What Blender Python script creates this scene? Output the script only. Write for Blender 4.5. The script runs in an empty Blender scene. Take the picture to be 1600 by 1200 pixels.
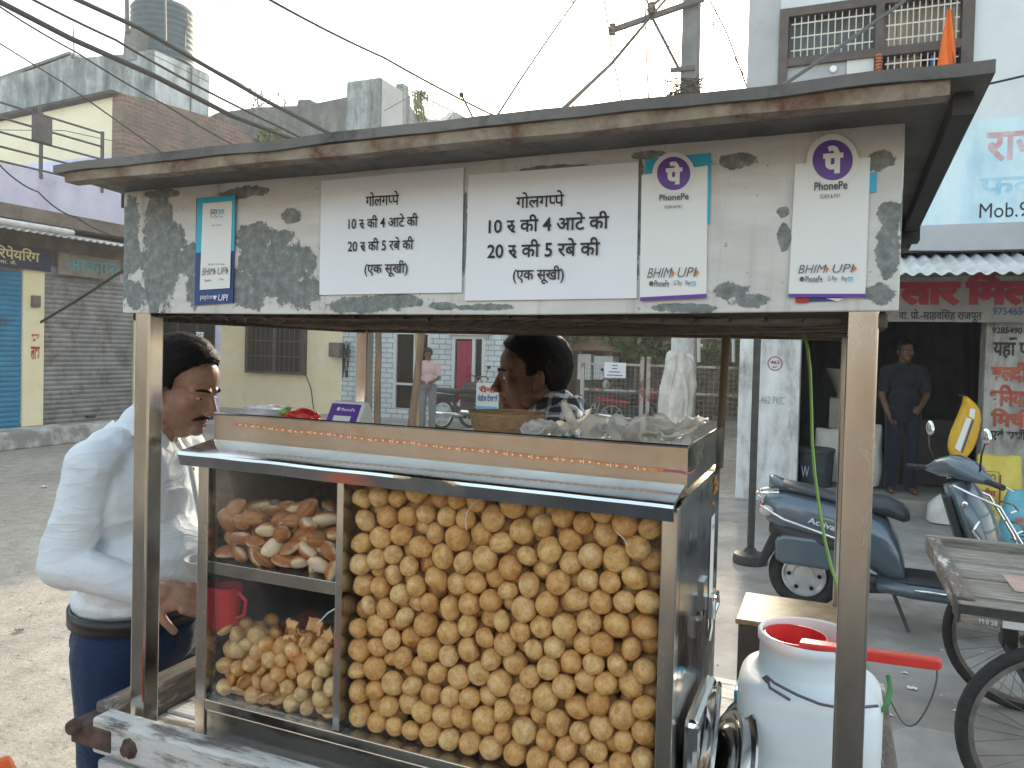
import bpy, bmesh, math, random
from mathutils import Vector, Matrix, Quaternion, noise
random.seed(7)
PI = math.pi
S = bpy.context.scene
COL = S.collection
# ------------------------------------------------------------------ camera, sky, sun, exposure
CAM = Vector((1.3471, -1.1448, 1.62))
cam_d = bpy.data.cameras.new('camera'); cam = bpy.data.objects.new('camera', cam_d); COL.objects.link(cam)
CROT = Matrix.Rotation(math.radians(22.7), 3, 'Z') @ Matrix.Rotation(PI/2 - math.radians(1.3), 3, 'X') @ Matrix.Rotation(math.radians(1.45), 3, 'Z')
cam.matrix_world = Matrix.Translation(CAM) @ CROT.to_4x4()
cam_d.sensor_width = 36; cam_d.lens = 27; cam_d.shift_y = -25/1600
cam_d.clip_start = 0.05; cam_d.clip_end = 2000
S.camera = cam
SUN_EL, SUN_AZ = math.radians(20), math.radians(-7)      # azimuth measured from +Y, positive towards +X
world = bpy.data.worlds.new("World"); S.world = world; world.use_nodes = True
wt = world.node_tree; bg = wt.nodes['Background']; sky = wt.nodes.new('ShaderNodeTexSky')
sky.sky_type = 'NISHITA'; sky.sun_disc = False; sky.sun_elevation = SUN_EL; sky.sun_rotation = SUN_AZ
sky.air_density = 1.0; sky.dust_density = 2.2; sky.ozone_density = 0.5; sky.altitude = 300
gm = wt.nodes.new('ShaderNodeGamma'); gm.inputs[1].default_value = .72; tn = wt.nodes.new('ShaderNodeMixRGB'); tn.blend_type = 'MULTIPLY'; tn.inputs[0].default_value = 1; tn.inputs[2].default_value = (1.72, 1.61, 1.38, 1)    # gamma evens out the sky, tint warms and lifts its light
wt.links.new(sky.outputs[0], gm.inputs[0]); wt.links.new(gm.outputs[0], tn.inputs[1]); wt.links.new(tn.outputs[0], bg.inputs[0]); bg.inputs[1].default_value = 0.15
sun_d = bpy.data.lights.new('sun', 'SUN'); sun_d.energy = 2.0; sun_d.angle = math.radians(1.5); sun_d.color = (1, .88, .70)
sun = bpy.data.objects.new('sun', sun_d); COL.objects.link(sun)
sdir = Vector((math.sin(SUN_AZ)*math.cos(SUN_EL), math.cos(SUN_AZ)*math.cos(SUN_EL), math.sin(SUN_EL)))
sun.rotation_euler = sdir.to_track_quat('Z', 'Y').to_euler()
sun.location = (0, 0, 20)
S.view_settings.view_transform = 'Standard'; S.view_settings.look = 'None'
S.view_settings.exposure = 1.85; S.view_settings.gamma = 1
S.cycles.use_denoising = True
S.cycles.max_bounces = 10; S.cycles.transparent_max_bounces = 12
# ------------------------------------------------------------------ measuring: where the sight line of a photo point meets a real plane
def ray(px, py): return CROT @ Vector(((px-800)/1200, -(py-575)/1200, -1))
def pv(px, py, v):
    d = ray(px, py); return CAM + d*((v-CAM.y)/d.y)
def pu(px, py, u):
    d = ray(px, py); return CAM + d*((u-CAM.x)/d.x)
def pg(px, py, z=0.0):
    d = ray(px, py); return CAM + d*((z-CAM.z)/d.z)
# ------------------------------------------------------------------ materials
M = {}
class NT:
    def __init__(s, name):
        s.m = bpy.data.materials.new(name); s.m.use_nodes = True; s.t = s.m.node_tree
        s.b = s.t.nodes['Principled BSDF']; s.out = s.t.nodes['Material Output']; M[name] = s.m
    def n(s, typ, **kw):
        x = s.t.nodes.new(typ)
        for k, v in kw.items():
            if isinstance(k, str) and hasattr(x, k): setattr(x, k, v)
        return x
    def l(s, a, b): s.t.links.new(a, b)
    def coord(s, scale=(1, 1, 1), jitter=False):
        tc = s.n('ShaderNodeTexCoord'); mp = s.n('ShaderNodeMapping'); mp.inputs['Scale'].default_value = scale
        s.l(tc.outputs['Object'], mp.inputs[0])
        if jitter:
            oi = s.n('ShaderNodeObjectInfo'); mu = s.n('ShaderNodeMath', operation='MULTIPLY'); mu.inputs[1].default_value = 37
            s.l(oi.outputs['Random'], mu.inputs[0]); s.l(mu.outputs[0], mp.inputs['Location'])
        return mp.outputs[0]
    def noise(s, co, scale=5, detail=6, rough=.6, dist=0):
        x = s.n('ShaderNodeTexNoise'); x.inputs['Scale'].default_value = scale; x.inputs['Detail'].default_value = detail
        x.inputs['Roughness'].default_value = rough; x.inputs['Distortion'].default_value = dist; s.l(co, x.inputs['Vector']); return x.outputs[0]
    def ramp(s, fac, stops, interp='LINEAR'):
        x = s.n('ShaderNodeValToRGB'); x.color_ramp.interpolation = interp; e = x.color_ramp.elements
        while len(e) < len(stops): e.new(.5)
        for i, (p, c) in enumerate(stops):
            e[i].position = p; e[i].color = (c, c, c, 1) if not hasattr(c, '__len__') else tuple(c[:3])+(1,)
        s.l(fac, x.inputs[0]); return x.outputs[0]
    def mix(s, f, a, b, typ='MIX'):
        x = s.n('ShaderNodeMixRGB'); x.blend_type = typ
        for k, v in ((0, f), (1, a), (2, b)):
            if hasattr(v, 'is_output') or hasattr(v, 'links'): s.l(v, x.inputs[k])
            elif k == 0: x.inputs[0].default_value = v
            else: x.inputs[k].default_value = tuple(v[:3])+(1,)
        return x.outputs[0]
    def math(s, op, a, b=None, clamp=False):
        x = s.n('ShaderNodeMath', operation=op); x.use_clamp = clamp
        for k, v in ((0, a), (1, b)):
            if v is None: continue
            if hasattr(v, 'links'): s.l(v, x.inputs[k])
            else: x.inputs[k].default_value = v
        return x.outputs[0]
    def bump(s, h, strength=.3, dist=.01):
        x = s.n('ShaderNodeBump'); x.inputs['Strength'].default_value = strength; x.inputs['Distance'].default_value = dist
        s.l(h, x.inputs['Height']); s.l(x.outputs[0], s.b.inputs['Normal'])
    def col(s, c):
        if hasattr(c, 'links'): s.l(c, s.b.inputs['Base Color'])
        else: s.b.inputs['Base Color'].default_value = tuple(c[:3])+(1,)
    def set(s, rough=None, metal=None, spec=None, coat=None, trans=None):
        for k, v in (('Roughness', rough), ('Metallic', metal), ('Specular IOR Level', spec), ('Coat Weight', coat), ('Transmission Weight', trans)):
            if v is None: continue
            if hasattr(v, 'links'): s.l(v, s.b.inputs[k])
            else: s.b.inputs[k].default_value = v
def mat(name, c1, c2=None, rough=.6, metal=0, scale=6, lo=.38, hi=.62, bump=0, bscale=40, stretch=(1, 1, 1), spec=.5, coat=0, jitter=False, c3=None, s3=2, t3=(.55, .62), emit=0, dist=.004):
    x = NT(name); co = x.coord(stretch, jitter)
    c = c1
    if c2 is not None: c = x.ramp(x.noise(co, scale, 8, .65), [(lo, c1), (hi, c2)])
    if c3 is not None:
        f = x.ramp(x.noise(co, s3, 10, .7), [(t3[0], 0), (t3[1], 1)]); c = x.mix(f, c, c3)
    x.col(c); x.set(rough, metal, spec, coat)
    if bump: x.bump(x.noise(co, bscale, 5, .6), bump, dist)
    if emit: x.b.inputs['Emission Color'].default_value = tuple(c1)+(1,); x.b.inputs['Emission Strength'].default_value = emit
    return x.m
def steel(name, c, rough, wob=.25, wscale=7, smear=(1, 1, 1), stain=None):
    x = NT(name); co = x.coord(smear)
    n = x.noise(co, 9, 8, .7); x.set(rough=x.ramp(n, [(.3, max(.03, rough-.1)), (.7, rough+.14)]), metal=1)
    cc = x.ramp(x.noise(co, 3.5, 8, .65), [(.3, [k*.72 for k in c]), (.65, c)])
    if stain: cc = x.mix(x.ramp(x.noise(co, 5, 10, .75), [(.56, 0), (.66, .7)]), cc, stain)
    x.col(cc); x.bump(x.noise(co, wscale, 3, .5), wob, .01); return x.m
steel('steel_sheet', (.62, .61, .59), .14, .10, 9); steel('steel_hood', (.60, .62, .64), .12, .12, 5)
steel('steel_post', (.60, .565, .52), .20, .06, 5, (1, 1, .35))
steel('steel_tray', (.52, .495, .46), .17, .14, 3)
steel('steel_dark', (.36, .36, .36), .16, .45, 5)
steel('steel_plate', (.72, .71, .69), .08, .05, 6)
mat('chrome', (.8, .8, .8), rough=.12, metal=1)
# peeled fascia paint: off-white skin over grey primer, lost in patches that have places of their own
def fascia_mat():
    x = NT('fascia_paint'); co = x.coord(); tc = x.n('ShaderNodeTexCoord'); pos = tc.outputs['Object']
    spots = []
    for (cx, cy, rx, ry) in ((252, 405, 30, 78), (250, 335, 20, 28), (204, 345, 13, 36), (209, 400, 10, 32), (207, 458, 18, 20), (298, 410, 24, 22), (301, 455, 12, 26), (430, 415, 60, 45), (400, 372, 32, 22), (385, 452, 32, 28), (462, 458, 40, 24), (440, 372, 20, 14), (455, 338, 16, 12), (388, 300, 40, 9), (255, 303, 26, 7), (560, 476, 58, 12), (625, 470, 50, 10), (690, 478, 22, 6), (760, 480, 40, 5), (726, 360, 4, 60), (999, 330, 4, 80), (1070, 481, 52, 7), (1140, 455, 30, 13), (1170, 470, 32, 12), (1155, 252, 34, 12), (1226, 372, 9, 18), (1224, 330, 8, 8), (1388, 390, 18, 48), (1388, 335, 20, 18), (1374, 252, 18, 16), (1378, 458, 30, 18), (870, 262, 55, 4), (195, 420, 5, 60), (1412, 350, 5, 50), (1010, 242, 30, 6)):
        p = pv(cx, cy, 0); a = pv(cx+rx, cy, 0); b = pv(cx, cy-ry, 0); spots.append((p.x, p.z, a.x-p.x, b.z-p.z))
    acc = None
    for (u, w, ru, rw) in spots:
        mp = x.n('ShaderNodeMapping'); mp.vector_type = 'POINT'; mp.inputs['Location'].default_value = (-(u-.7)/ru, 0, -w/rw); mp.inputs['Scale'].default_value = (1/ru, 0, 1/rw)
        x.l(pos, mp.inputs[0]); ln = x.n('ShaderNodeVectorMath', operation='LENGTH'); x.l(mp.outputs[0], ln.inputs[0])
        acc = ln.outputs['Value'] if acc is None else x.math('MINIMUM', acc, ln.outputs['Value'])
    n1 = x.noise(co, 14, 12, .72, .3); n2 = x.noise(co, 55, 8, .7)
    f = x.math('ADD', acc, x.math('MULTIPLY', x.math('SUBTRACT', n1, .5), 2.6)); f = x.math('ADD', f, x.math('MULTIPLY', x.math('SUBTRACT', n2, .5), 1.3))
    n4 = x.noise(co, 120, 6, .7); f = x.math('ADD', f, x.math('MULTIPLY', x.math('SUBTRACT', n4, .5), .45)); f = x.math('MULTIPLY', f, .5); peel = x.ramp(f, [(.50, 1), (.525, 0)])
    prim = x.ramp(n2, [(.34, (.11, .125, .125)), (.52, (.20, .22, .215)), (.68, (.33, .35, .34))])
    dust = x.noise(x.coord((1, 1, 4)), 6, 8, .7)
    pale = x.ramp(dust, [(.3, (.55, .535, .51)), (.7, (.72, .705, .68))])
    bits = x.ramp(n2, [(.66, 0), (.70, 1)]); prim = x.mix(x.math('MULTIPLY', bits, .6), prim, pale)
    drip = x.noise(x.coord((26, 1, 1.6)), 1.5, 6, .6); pale = x.mix(x.ramp(drip, [(.56, 0), (.72, .45)]), pale, (.33, .29, .24)); spk = x.noise(co, 75, 4, .5); pale = x.mix(x.ramp(spk, [(.68, 0), (.71, .7)]), pale, (.22, .20, .18)); edge = x.ramp(f, [(.46, 0), (.515, .55), (.57, 0)]); cc = x.mix(peel, pale, prim); x.col(x.mix(edge, cc, (.16, .15, .135))); x.set(rough=.55)
    h = x.math('ADD', x.math('MULTIPLY', peel, -1.0), x.math('MULTIPLY', x.noise(co, 5, 4, .6), 1.5)); x.bump(h, .35, .004)
fascia_mat()
mat('roof_sheet', (.10, .095, .088), (.17, .16, .145), rough=.6, scale=6, bump=.2, bscale=12, c3=(.045, .045, .045), s3=9, t3=(.52, .66))
mat('roof_under', (.03, .03, .034), (.06, .058, .056), rough=.7, scale=4)
mat('rusty_batten', (.25, .20, .145), (.37, .32, .25), rough=.75, scale=9, c3=(.12, .055, .028), s3=11, t3=(.44, .64), bump=.3, bscale=60)
mat('wire_brown', (.075, .055, .042), (.13, .10, .075), rough=.8, scale=20, bump=.5, bscale=50)
mat('reed_brown', (.05, .04, .033), (.12, .09, .065), rough=.9, scale=30, stretch=(.3, 3, 1), bump=.8, bscale=40)
def wood(name, paint, bare, stretch, thr=(.46, .54), dark=(.05, .045, .04)):
    x = NT(name); co = x.coord(stretch)
    g = x.noise(co, 22, 8, .7, .4); base = x.ramp(g, [(.3, dark), (.5, bare), (.75, [min(1, k*1.7) for k in bare])])
    f = x.ramp(x.noise(co, 9, 12, .75, .2), [(thr[0], 0), (thr[1], 1)])
    x.col(x.mix(f, base, paint)); x.set(rough=.8); x.bump(x.math('ADD', g, x.math('MULTIPLY', f, .4)), .6, .006)
wood('wood_cart', (.62, .62, .60), (.16, .14, .12), (.45, 2.2, 2.2), (.40, .50))
wood('wood_side', (.55, .54, .52), (.15, .12, .10), (2.2, .45, 2.2), (.54, .62))
wood('wood_grey', (.42, .40, .36), (.22, .19, .155), (.35, 4, 4), (.5, .62), (.07, .06, .05))
mat('rust', (.065, .042, .034), (.14, .085, .06), rough=.85, scale=30, bump=.4, bscale=60)
mat('paper', (.80, .82, .87), (.84, .86, .90), rough=.7, scale=3, spec=.3)
mat('card', (.80, .81, .80), rough=.35, spec=.4)
mat('ink', (.02, .02, .025), rough=.6)
mat('ink_grey', (.10, .10, .11), rough=.6)
mat('purple', (.13, .045, .33), rough=.4); mat('cyan', (.015, .42, .66), rough=.4); mat('navy', (.012, .05, .20), rough=.4)
mat('orange_ink', (.65, .22, .04), rough=.5); mat('red_ink', (.42, .03, .03), rough=.6); mat('white_ink', (.8, .8, .8), rough=.5)
mat('rubber', (.018, .018, .019), (.035, .034, .033), rough=.75, scale=30)
mat('black_plastic', (.02, .021, .024), rough=.45); mat('black_iron', (.03, .03, .032), (.06, .055, .05), rough=.6, scale=20)
mat('cable', (.02, .02, .022), rough=.6); mat('cable_grey', (.10, .10, .105), rough=.6)
# food
def food(name, ca, cb, cc, f=1):
    x = NT(name); co = x.coord((1, 1, 1), True)
    n = x.noise(co, 1.3*f, 8, .65); n2 = x.noise(co, 5*f, 5, .6); n3 = x.noise(co, 13*f, 3, .6)
    c = x.ramp(n, [(.36, ca), (.52, cb), (.66, cc)])
    oi = x.n('ShaderNodeObjectInfo'); tint = x.ramp(oi.outputs['Random'], [(0, (.84, .60, .38)), (.13, (1.0, .95, .84)), (.32, (1.0, .90, .70)), (.5, (.88, .66, .42)), (.66, (1.0, .98, .94)), (.86, (.90, .68, .44)), (1, (1.0, .94, .76))])
    c = x.mix(1.0, c, tint, 'MULTIPLY')
    c = x.mix(x.ramp(n2, [(.53, 0), (.65, .42)]), c, [k*.66 for k in ca])
    c = x.mix(x.ramp(n3, [(.54, 0), (.64, .32)]), c, [min(1, k*1.15) for k in cc]); n5 = x.noise(co, 9*f, 2, .5); c = x.mix(x.ramp(n5, [(.63, 0), (.68, .42)]), c, [k*.45 for k in ca])
    x.col(c); x.set(rough=.42, spec=.5); x.bump(x.math('ADD', n2, x.math('ADD', x.math('MULTIPLY', n, .6), x.math('MULTIPLY', n3, .4))), .42, .0014)
    pass
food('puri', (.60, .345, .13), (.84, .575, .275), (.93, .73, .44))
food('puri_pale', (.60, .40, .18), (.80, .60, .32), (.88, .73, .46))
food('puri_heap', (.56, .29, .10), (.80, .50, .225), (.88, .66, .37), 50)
def bread_mat():
    x = NT('bread'); tc = x.n('ShaderNodeTexCoord'); sp = x.n('ShaderNodeSeparateXYZ'); x.l(tc.outputs['Object'], sp.inputs[0])
    co = x.coord((1, 1, 1), True); n = x.noise(co, 60, 6, .65)
    h = x.math('ADD', x.math('MULTIPLY', sp.outputs['Z'], 28), x.math('MULTIPLY', n, .5))
    x.col(x.ramp(h, [(.0, (.84, .70, .52)), (.17, (.80, .62, .42)), (.30, (.50, .20, .065)), (.42, (.34, .12, .04)), (.8, (.52, .26, .10))])); x.set(rough=.5); x.bump(n, .3, .002)
bread_mat()
# thin glass: clear pass-through plus a fresnel mirror, the same for every ray
def glass(name, tint, rough, gloss):
    x = NT(name); tr = x.n('ShaderNodeBsdfTransparent'); tr.inputs[0].default_value = tuple(tint)+(1,); gl = x.n('ShaderNodeBsdfGlossy'); gl.inputs['Roughness'].default_value = rough
    fr = x.n('ShaderNodeFresnel'); fr.inputs[0].default_value = 1.45; f = x.math('ADD', x.math('MULTIPLY', fr.outputs[0], gloss), .0)
    mx = x.n('ShaderNodeMixShader'); x.l(f, mx.inputs[0]); x.l(tr.outputs[0], mx.inputs[1]); x.l(gl.outputs[0], mx.inputs[2]); x.l(mx.outputs[0], x.out.inputs[0])
glass('case_glass', (.97, .97, .96), .03, .25); glass('window_glass', (.25, .27, .28), .05, 1.0)
# ------------------------------------------------------------------ mesh builder
WOFF = {}
class MB:
    def __init__(s): s.v = []; s.f = []; s.mi = []; s.cm = 0; s.X = None
    def add(s, vs, fs):
        k = len(s.v)
        s.v += [tuple(s.X @ Vector(p)) for p in vs] if s.X is not None else [tuple(p) for p in vs]
        s.f += [tuple(i+k for i in f) for f in fs]; s.mi += [s.cm]*len(fs); return s
    def box(s, a, b, rot=None, piv=None):
        x0, y0, z0 = a; x1, y1, z1 = b
        vs = [Vector(p) for p in ((x0,y0,z0),(x1,y0,z0),(x1,y1,z0),(x0,y1,z0),(x0,y0,z1),(x1,y0,z1),(x1,y1,z1),(x0,y1,z1))]
        if rot is not None:
            c = Vector(piv) if piv else (vs[0]+vs[6])/2; vs = [c + rot @ (p-c) for p in vs]
        return s.add(vs, [(0,3,2,1),(4,5,6,7),(0,1,5,4),(1,2,6,5),(2,3,7,6),(3,0,4,7)])
    def prism(s, pts, d):
        n = len(pts); d = Vector(d); a = [Vector(p) for p in pts]
        nn = Vector((0, 0, 0))
        for i in range(n): nn += a[i].cross(a[(i+1) % n])
        if nn.dot(d) > 0: a.reverse()
        vs = a + [p+d for p in a]
        return s.add(vs, [tuple(range(n)), tuple(range(2*n-1, n-1, -1))] + [((i+1) % n, i, n+i, n+(i+1) % n) for i in range(n)])
    def quad(s, *p): return s.add(p, [tuple(range(len(p)))])
    def tube(s, pts, r, n=8, cap=True):
        pts = [Vector(p) for p in pts]; m = len(pts); rs = r if hasattr(r, '__len__') else [r]*m
        vs = []; up = None
        for i, p in enumerate(pts):
            t = (pts[min(i+1, m-1)] - pts[max(i-1, 0)]); t = t.normalized() if t.length > 1e-9 else Vector((0, 0, 1))
            if up is None: up = t.orthogonal().normalized()
            up = (up - t*up.dot(t)); up = up.normalized() if up.length > 1e-6 else t.orthogonal().normalized(); w = t.cross(up)
            vs += [p + (up*math.cos(2*PI*k/n) + w*math.sin(2*PI*k/n))*rs[i] for k in range(n)]
        fs = [(i*n+k, i*n+(k+1) % n, (i+1)*n+(k+1) % n, (i+1)*n+k) for i in range(m-1) for k in range(n)]
        if cap: fs += [tuple(range(n-1, -1, -1)), tuple(range((m-1)*n, m*n))]
        return s.add(vs, fs)
    def lathe(s, prof, c=(0, 0, 0), n=32, ax='z', power=2.0, sx=1, sy=1):
        vs = []; c = Vector(c)
        for r, z in prof:
            for k in range(n):
                a = 2*PI*k/n; ca, sa = math.cos(a), math.sin(a)
                if power != 2.0:
                    q = (abs(ca)**power + abs(sa)**power)**(-1/power); ca *= q; sa *= q
                x, y = r*ca*sx, r*sa*sy
                vs.append(c + (Vector((x, y, z)) if ax == 'z' else Vector((x, z, y)) if ax == 'y' else Vector((z, x, y))))
        m = len(prof); fs = []
        for i in range(m-1):
            for k in range(n):
                q = (i*n+k, i*n+(k+1) % n, (i+1)*n+(k+1) % n, (i+1)*n+k); fs.append(q if ax != 'y' else q[::-1])
        return s.add(vs, fs)
    def ell(s, c, r, n=16, m=10, rot=None):
        c = Vector(c); r = r if hasattr(r, '__len__') else (r, r, r); vs = [Vector((0, 0, -r[2]))]
        for i in range(1, m):
            t = -PI/2 + PI*i/m
            vs += [Vector((r[0]*math.cos(t)*math.cos(2*PI*k/n), r[1]*math.cos(t)*math.sin(2*PI*k/n), r[2]*math.sin(t))) for k in range(n)]
        vs.append(Vector((0, 0, r[2]))); L = len(vs)-1
        fs = [(0, 1+(k+1) % n, 1+k) for k in range(n)] + [(1+(i)*n+k, 1+i*n+(k+1) % n, 1+(i+1)*n+(k+1) % n, 1+(i+1)*n+k) for i in range(m-2) for k in range(n)]
        fs += [(L, 1+(m-2)*n+k, 1+(m-2)*n+(k+1) % n) for k in range(n)]
        if rot is not None: vs = [rot @ p for p in vs]
        return s.add([c+p for p in vs], fs)
    def cap(s, a, b, ra, rb=None, n=14):      # tapered limb between two joints
        a = Vector(a); b = Vector(b); rb = ra if rb is None else rb; t = (b-a).normalized()
        pts, rs = [], []
        for k in range(1, 5): q = -PI/2 + k*PI/8; pts.append(a + t*ra*math.sin(q)); rs.append(ra*math.cos(q))
        for k in range(0, 4): q = k*PI/8; pts.append(b + t*rb*math.sin(q)); rs.append(rb*math.cos(q))
        return s.tube(pts, rs, n)
    def loft(s, rings, cap=True):
        n = len(rings[0]); vs = [p for r in rings for p in r]
        fs = [(i*n+k, i*n+(k+1) % n, (i+1)*n+(k+1) % n, (i+1)*n+k) for i in range(len(rings)-1) for k in range(n)]
        if cap: fs += [tuple(range(n-1, -1, -1)), tuple(range((len(rings)-1)*n, len(rings)*n))]
        return s.add(vs, fs)
    def build(s, name, mats, parent=None, smooth=False, bevel=0, local=False, label=None, seg=2):
        me = bpy.data.meshes.new(name); off = Vector((0, 0, 0))
        if parent is not None and not local: off = WOFF.get(parent.name, Vector((0, 0, 0)))
        me.from_pydata([tuple(Vector(p)-off) for p in s.v], [], s.f)
        mats = mats if isinstance(mats, (list, tuple)) else [mats]
        for q in mats: me.materials.append(M[q])
        for p, k in zip(me.polygons, s.mi): p.material_index = k
        if smooth: me.polygons.foreach_set('use_smooth', [True]*len(me.polygons))
        bm = bmesh.new(); bm.from_mesh(me); bmesh.ops.recalc_face_normals(bm, faces=bm.faces); bm.to_mesh(me); bm.free()
        o = bpy.data.objects.new(name, me); COL.objects.link(o)
        if parent is not None: o.parent = parent; WOFF[o.name] = off
        if bevel:
            b = o.modifiers.new('bevel', 'BEVEL'); b.width = bevel; b.segments = seg; b.limit_method = 'ANGLE'; b.angle_limit = .7
        if smooth and smooth != 1:
            e = o.modifiers.new('split', 'EDGE_SPLIT'); e.split_angle = smooth
        if label: o['label'] = label
        return o
SH = .6     # smooth shading with sharp edges kept
def tag(o, label, cat, group=None, kind=None):
    o['label'] = label; o['category'] = cat
    if group: o['group'] = group
    if kind: o['kind'] = kind
    return o
def thing(name, label, cat, loc=(0, 0, 0), group=None, rotz=0):
    o = bpy.data.objects.new(name, None); COL.objects.link(o); o.location = loc; o.rotation_euler = (0, 0, rotz); o.empty_display_size = .1
    WOFF[o.name] = Vector(loc); return tag(o, label, cat, group)
def copy_tree(o, parent=None):
    c = o.copy(); COL.objects.link(c); c.parent = parent
    for ch in list(o.children): copy_tree(ch, c)
    return c
def structure(o): o['kind'] = 'structure'; return o
def remesh(mb, voxel, it=3, fac=.5):
    me = bpy.data.meshes.new('tmp'); me.from_pydata(mb.v, [], mb.f)
    bm = bmesh.new(); bm.from_mesh(me); bmesh.ops.recalc_face_normals(bm, faces=bm.faces); bm.to_mesh(me); bm.free()
    o = bpy.data.objects.new('tmp', me); COL.objects.link(o)
    r = o.modifiers.new('r', 'REMESH'); r.mode = 'VOXEL'; r.voxel_size = voxel
    q = o.modifiers.new('s', 'SMOOTH'); q.factor = fac; q.iterations = it
    dg = bpy.context.evaluated_depsgraph_get(); ev = o.evaluated_get(dg); m2 = bpy.data.meshes.new_from_object(ev)
    out = MB(); out.v = [tuple(v.co) for v in m2.vertices]; out.f = [tuple(p.vertices) for p in m2.polygons]; out.mi = [0]*len(out.f)
    bpy.data.objects.remove(o); bpy.data.meshes.remove(me); bpy.data.meshes.remove(m2); return out
# ------------------------------------------------------------------ writing
_tc = {}
def glyphs(t, bold=0.0):
    key = (t, bold)
    if key in _tc: return _tc[key]
    c = bpy.data.curves.new('t', 'FONT'); c.body = t; c.size = 1; c.offset = bold; c.resolution_u = 3; c.fill_mode = 'FRONT'
    o = bpy.data.objects.new('t', c); COL.objects.link(o)
    dg = bpy.context.evaluated_depsgraph_get(); me = bpy.data.meshes.new_from_object(o.evaluated_get(dg))
    vs = [Vector((v.co.x, v.co.y, 0)) for v in me.vertices]; fs = [tuple(p.vertices) for p in me.polygons]
    bpy.data.objects.remove(o); bpy.data.meshes.remove(me)
    # overlapping glyphs of one word are stepped apart so that no two faces share a plane
    par = list(range(len(vs)))
    def find(i):
        while par[i] != i: par[i] = par[par[i]]; i = par[i]
        return i
    for f in fs:
        for i in f[1:]: par[find(i)] = find(f[0])
    roots = {}
    for i in range(len(vs)): roots.setdefault(find(i), []).append(i)
    for k, ids in enumerate(sorted(roots.values(), key=lambda q: min(vs[i].x for i in q))):
        for i in ids: vs[i].z = (k % 4)*1.0
    _tc[key] = (vs, fs); return vs, fs
def adv(t, bold):                       # pen advance of a run of text
    a = glyphs(t+'\u0964', bold)[0]; b = glyphs('\u0964', bold)[0]
    return max(v.x for v in a) - max(v.x for v in b)
def stroke(pts, w):
    pts = [Vector((p[0], p[1], 0)) for p in pts]; L, R = [], []
    for i, p in enumerate(pts):
        t = (pts[min(i+1, len(pts)-1)]-pts[max(i-1, 0)]).normalized(); n = Vector((-t.y, t.x, 0))*w/2; L.append(p+n); R.append(p-n)
    k = len(pts); return L+R, [(i, i+1, k+i+1, k+i) for i in range(k-1)]
def layout(tokens, bold=0.0):           # text runs plus half letters and joined signs the plain font run cannot give
    V, F = [], []; x = 0.0
    def put(vs, fs, dx, dz=0):
        k = len(V); V.extend([Vector((v.x+dx, v.y, v.z+dz)) for v in vs]); F.extend([tuple(i+k for i in f) for f in fs])
    w = .085+bold*1.6
    for t in ([tokens] if isinstance(tokens, str) else tokens):
        if isinstance(t, str): vs, fs = glyphs(t, bold); put(vs, fs, x); x += adv(t, bold); continue
        kind, ch = t
        if kind == 'half':              # letter without its upright
            vs, fs = glyphs(ch, bold); lim = max(v.x for v in vs) - .19
            bm = bmesh.new(); bv = [bm.verts.new(v) for v in vs]
            for f in fs:
                try: bm.faces.new([bv[i] for i in f])
                except ValueError: pass
            bmesh.ops.bisect_plane(bm, geom=bm.verts[:]+bm.edges[:]+bm.faces[:], plane_co=(lim, 0, 0), plane_no=(1, 0, 0), clear_outer=True)
            bm.verts.index_update(); put([v.co.copy() for v in bm.verts], [tuple(v.index for v in f.verts) for f in bm.faces], x, .3); bm.free(); x += lim - .02
        elif kind == 'ruu':             # ra with the long-u hook at its side
            vs, fs = glyphs('\u0930', bold); put(vs, fs, x); a = adv('\u0930', bold)
            p = [(x+a*.38, .30), (x+a*.62, .36), (x+a*.88, .37), (x+a*1.02, .31), (x+a*1.0, .22), (x+a*.84, .17), (x+a*.90, .08), (x+a*1.16, -.03)]
            vs, fs = stroke(p, w); put(vs, fs, 0, 1.6); x += a*1.25
        elif kind == 'reph':            # small hook over the last letter
            p = [(x-.16, .64), (x-.20, .74), (x-.13, .84), (x-.02, .83)]; vs, fs = stroke(p, w); put(vs, fs, 0, 1.6)
        elif kind == 'sub':             # slanting ra under the last letter
            p = [(x-.22, .22), (x-.38, .05)]; vs, fs = stroke(p, w); put(vs, fs, 0, 1.6)
        elif kind == 'ksha':
            for q in ([(x, .62), (x+.62, .62)], [(x+.5, .62), (x+.5, 0)], [(x+.12, .62), (x+.1, .48), (x+.22, .40), (x+.1, .33), (x+.1, .2), (x+.25, .16), (x+.38, .28), (x+.5, .34)], [(x+.22, .18), (x+.12, .02)]):
                vs, fs = stroke(q, w); put(vs, fs, 0, 1.6+random.random())
            x += .62
    return V, F
def write(mb, tokens, o, right, up, n, width, height=None, bold=0.0, step=.00025):
    V, F = layout(tokens, bold); x0 = min(v.x for v in V); x1 = max(v.x for v in V); y0 = min(v.y for v in V); y1 = max(v.y for v in V)
    sx = width/(x1-x0); sy = sx if height is None else height/(y1-y0)
    o = Vector(o); right = Vector(right); up = Vector(up); n = Vector(n)
    mb.add([o + right*((v.x-x0)*sx) + up*((v.y-y0)*sy) + n*(v.z*step) for v in V], F)
def writepx(mb, tokens, box, v, bold=0.0, shear=0):       # on an upright sheet facing -Y at depth v, sized from the photo
    x0, yt, x1, yb = box; a = pv(x0, yb, v); b = pv(x1, yb, v); c = pv(x0, yt, v)
    write(mb, tokens, a, (1, 0, 0), (shear, 0, 1), (0, -1, 0), b.x-a.x, c.z-a.z, bold)
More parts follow.
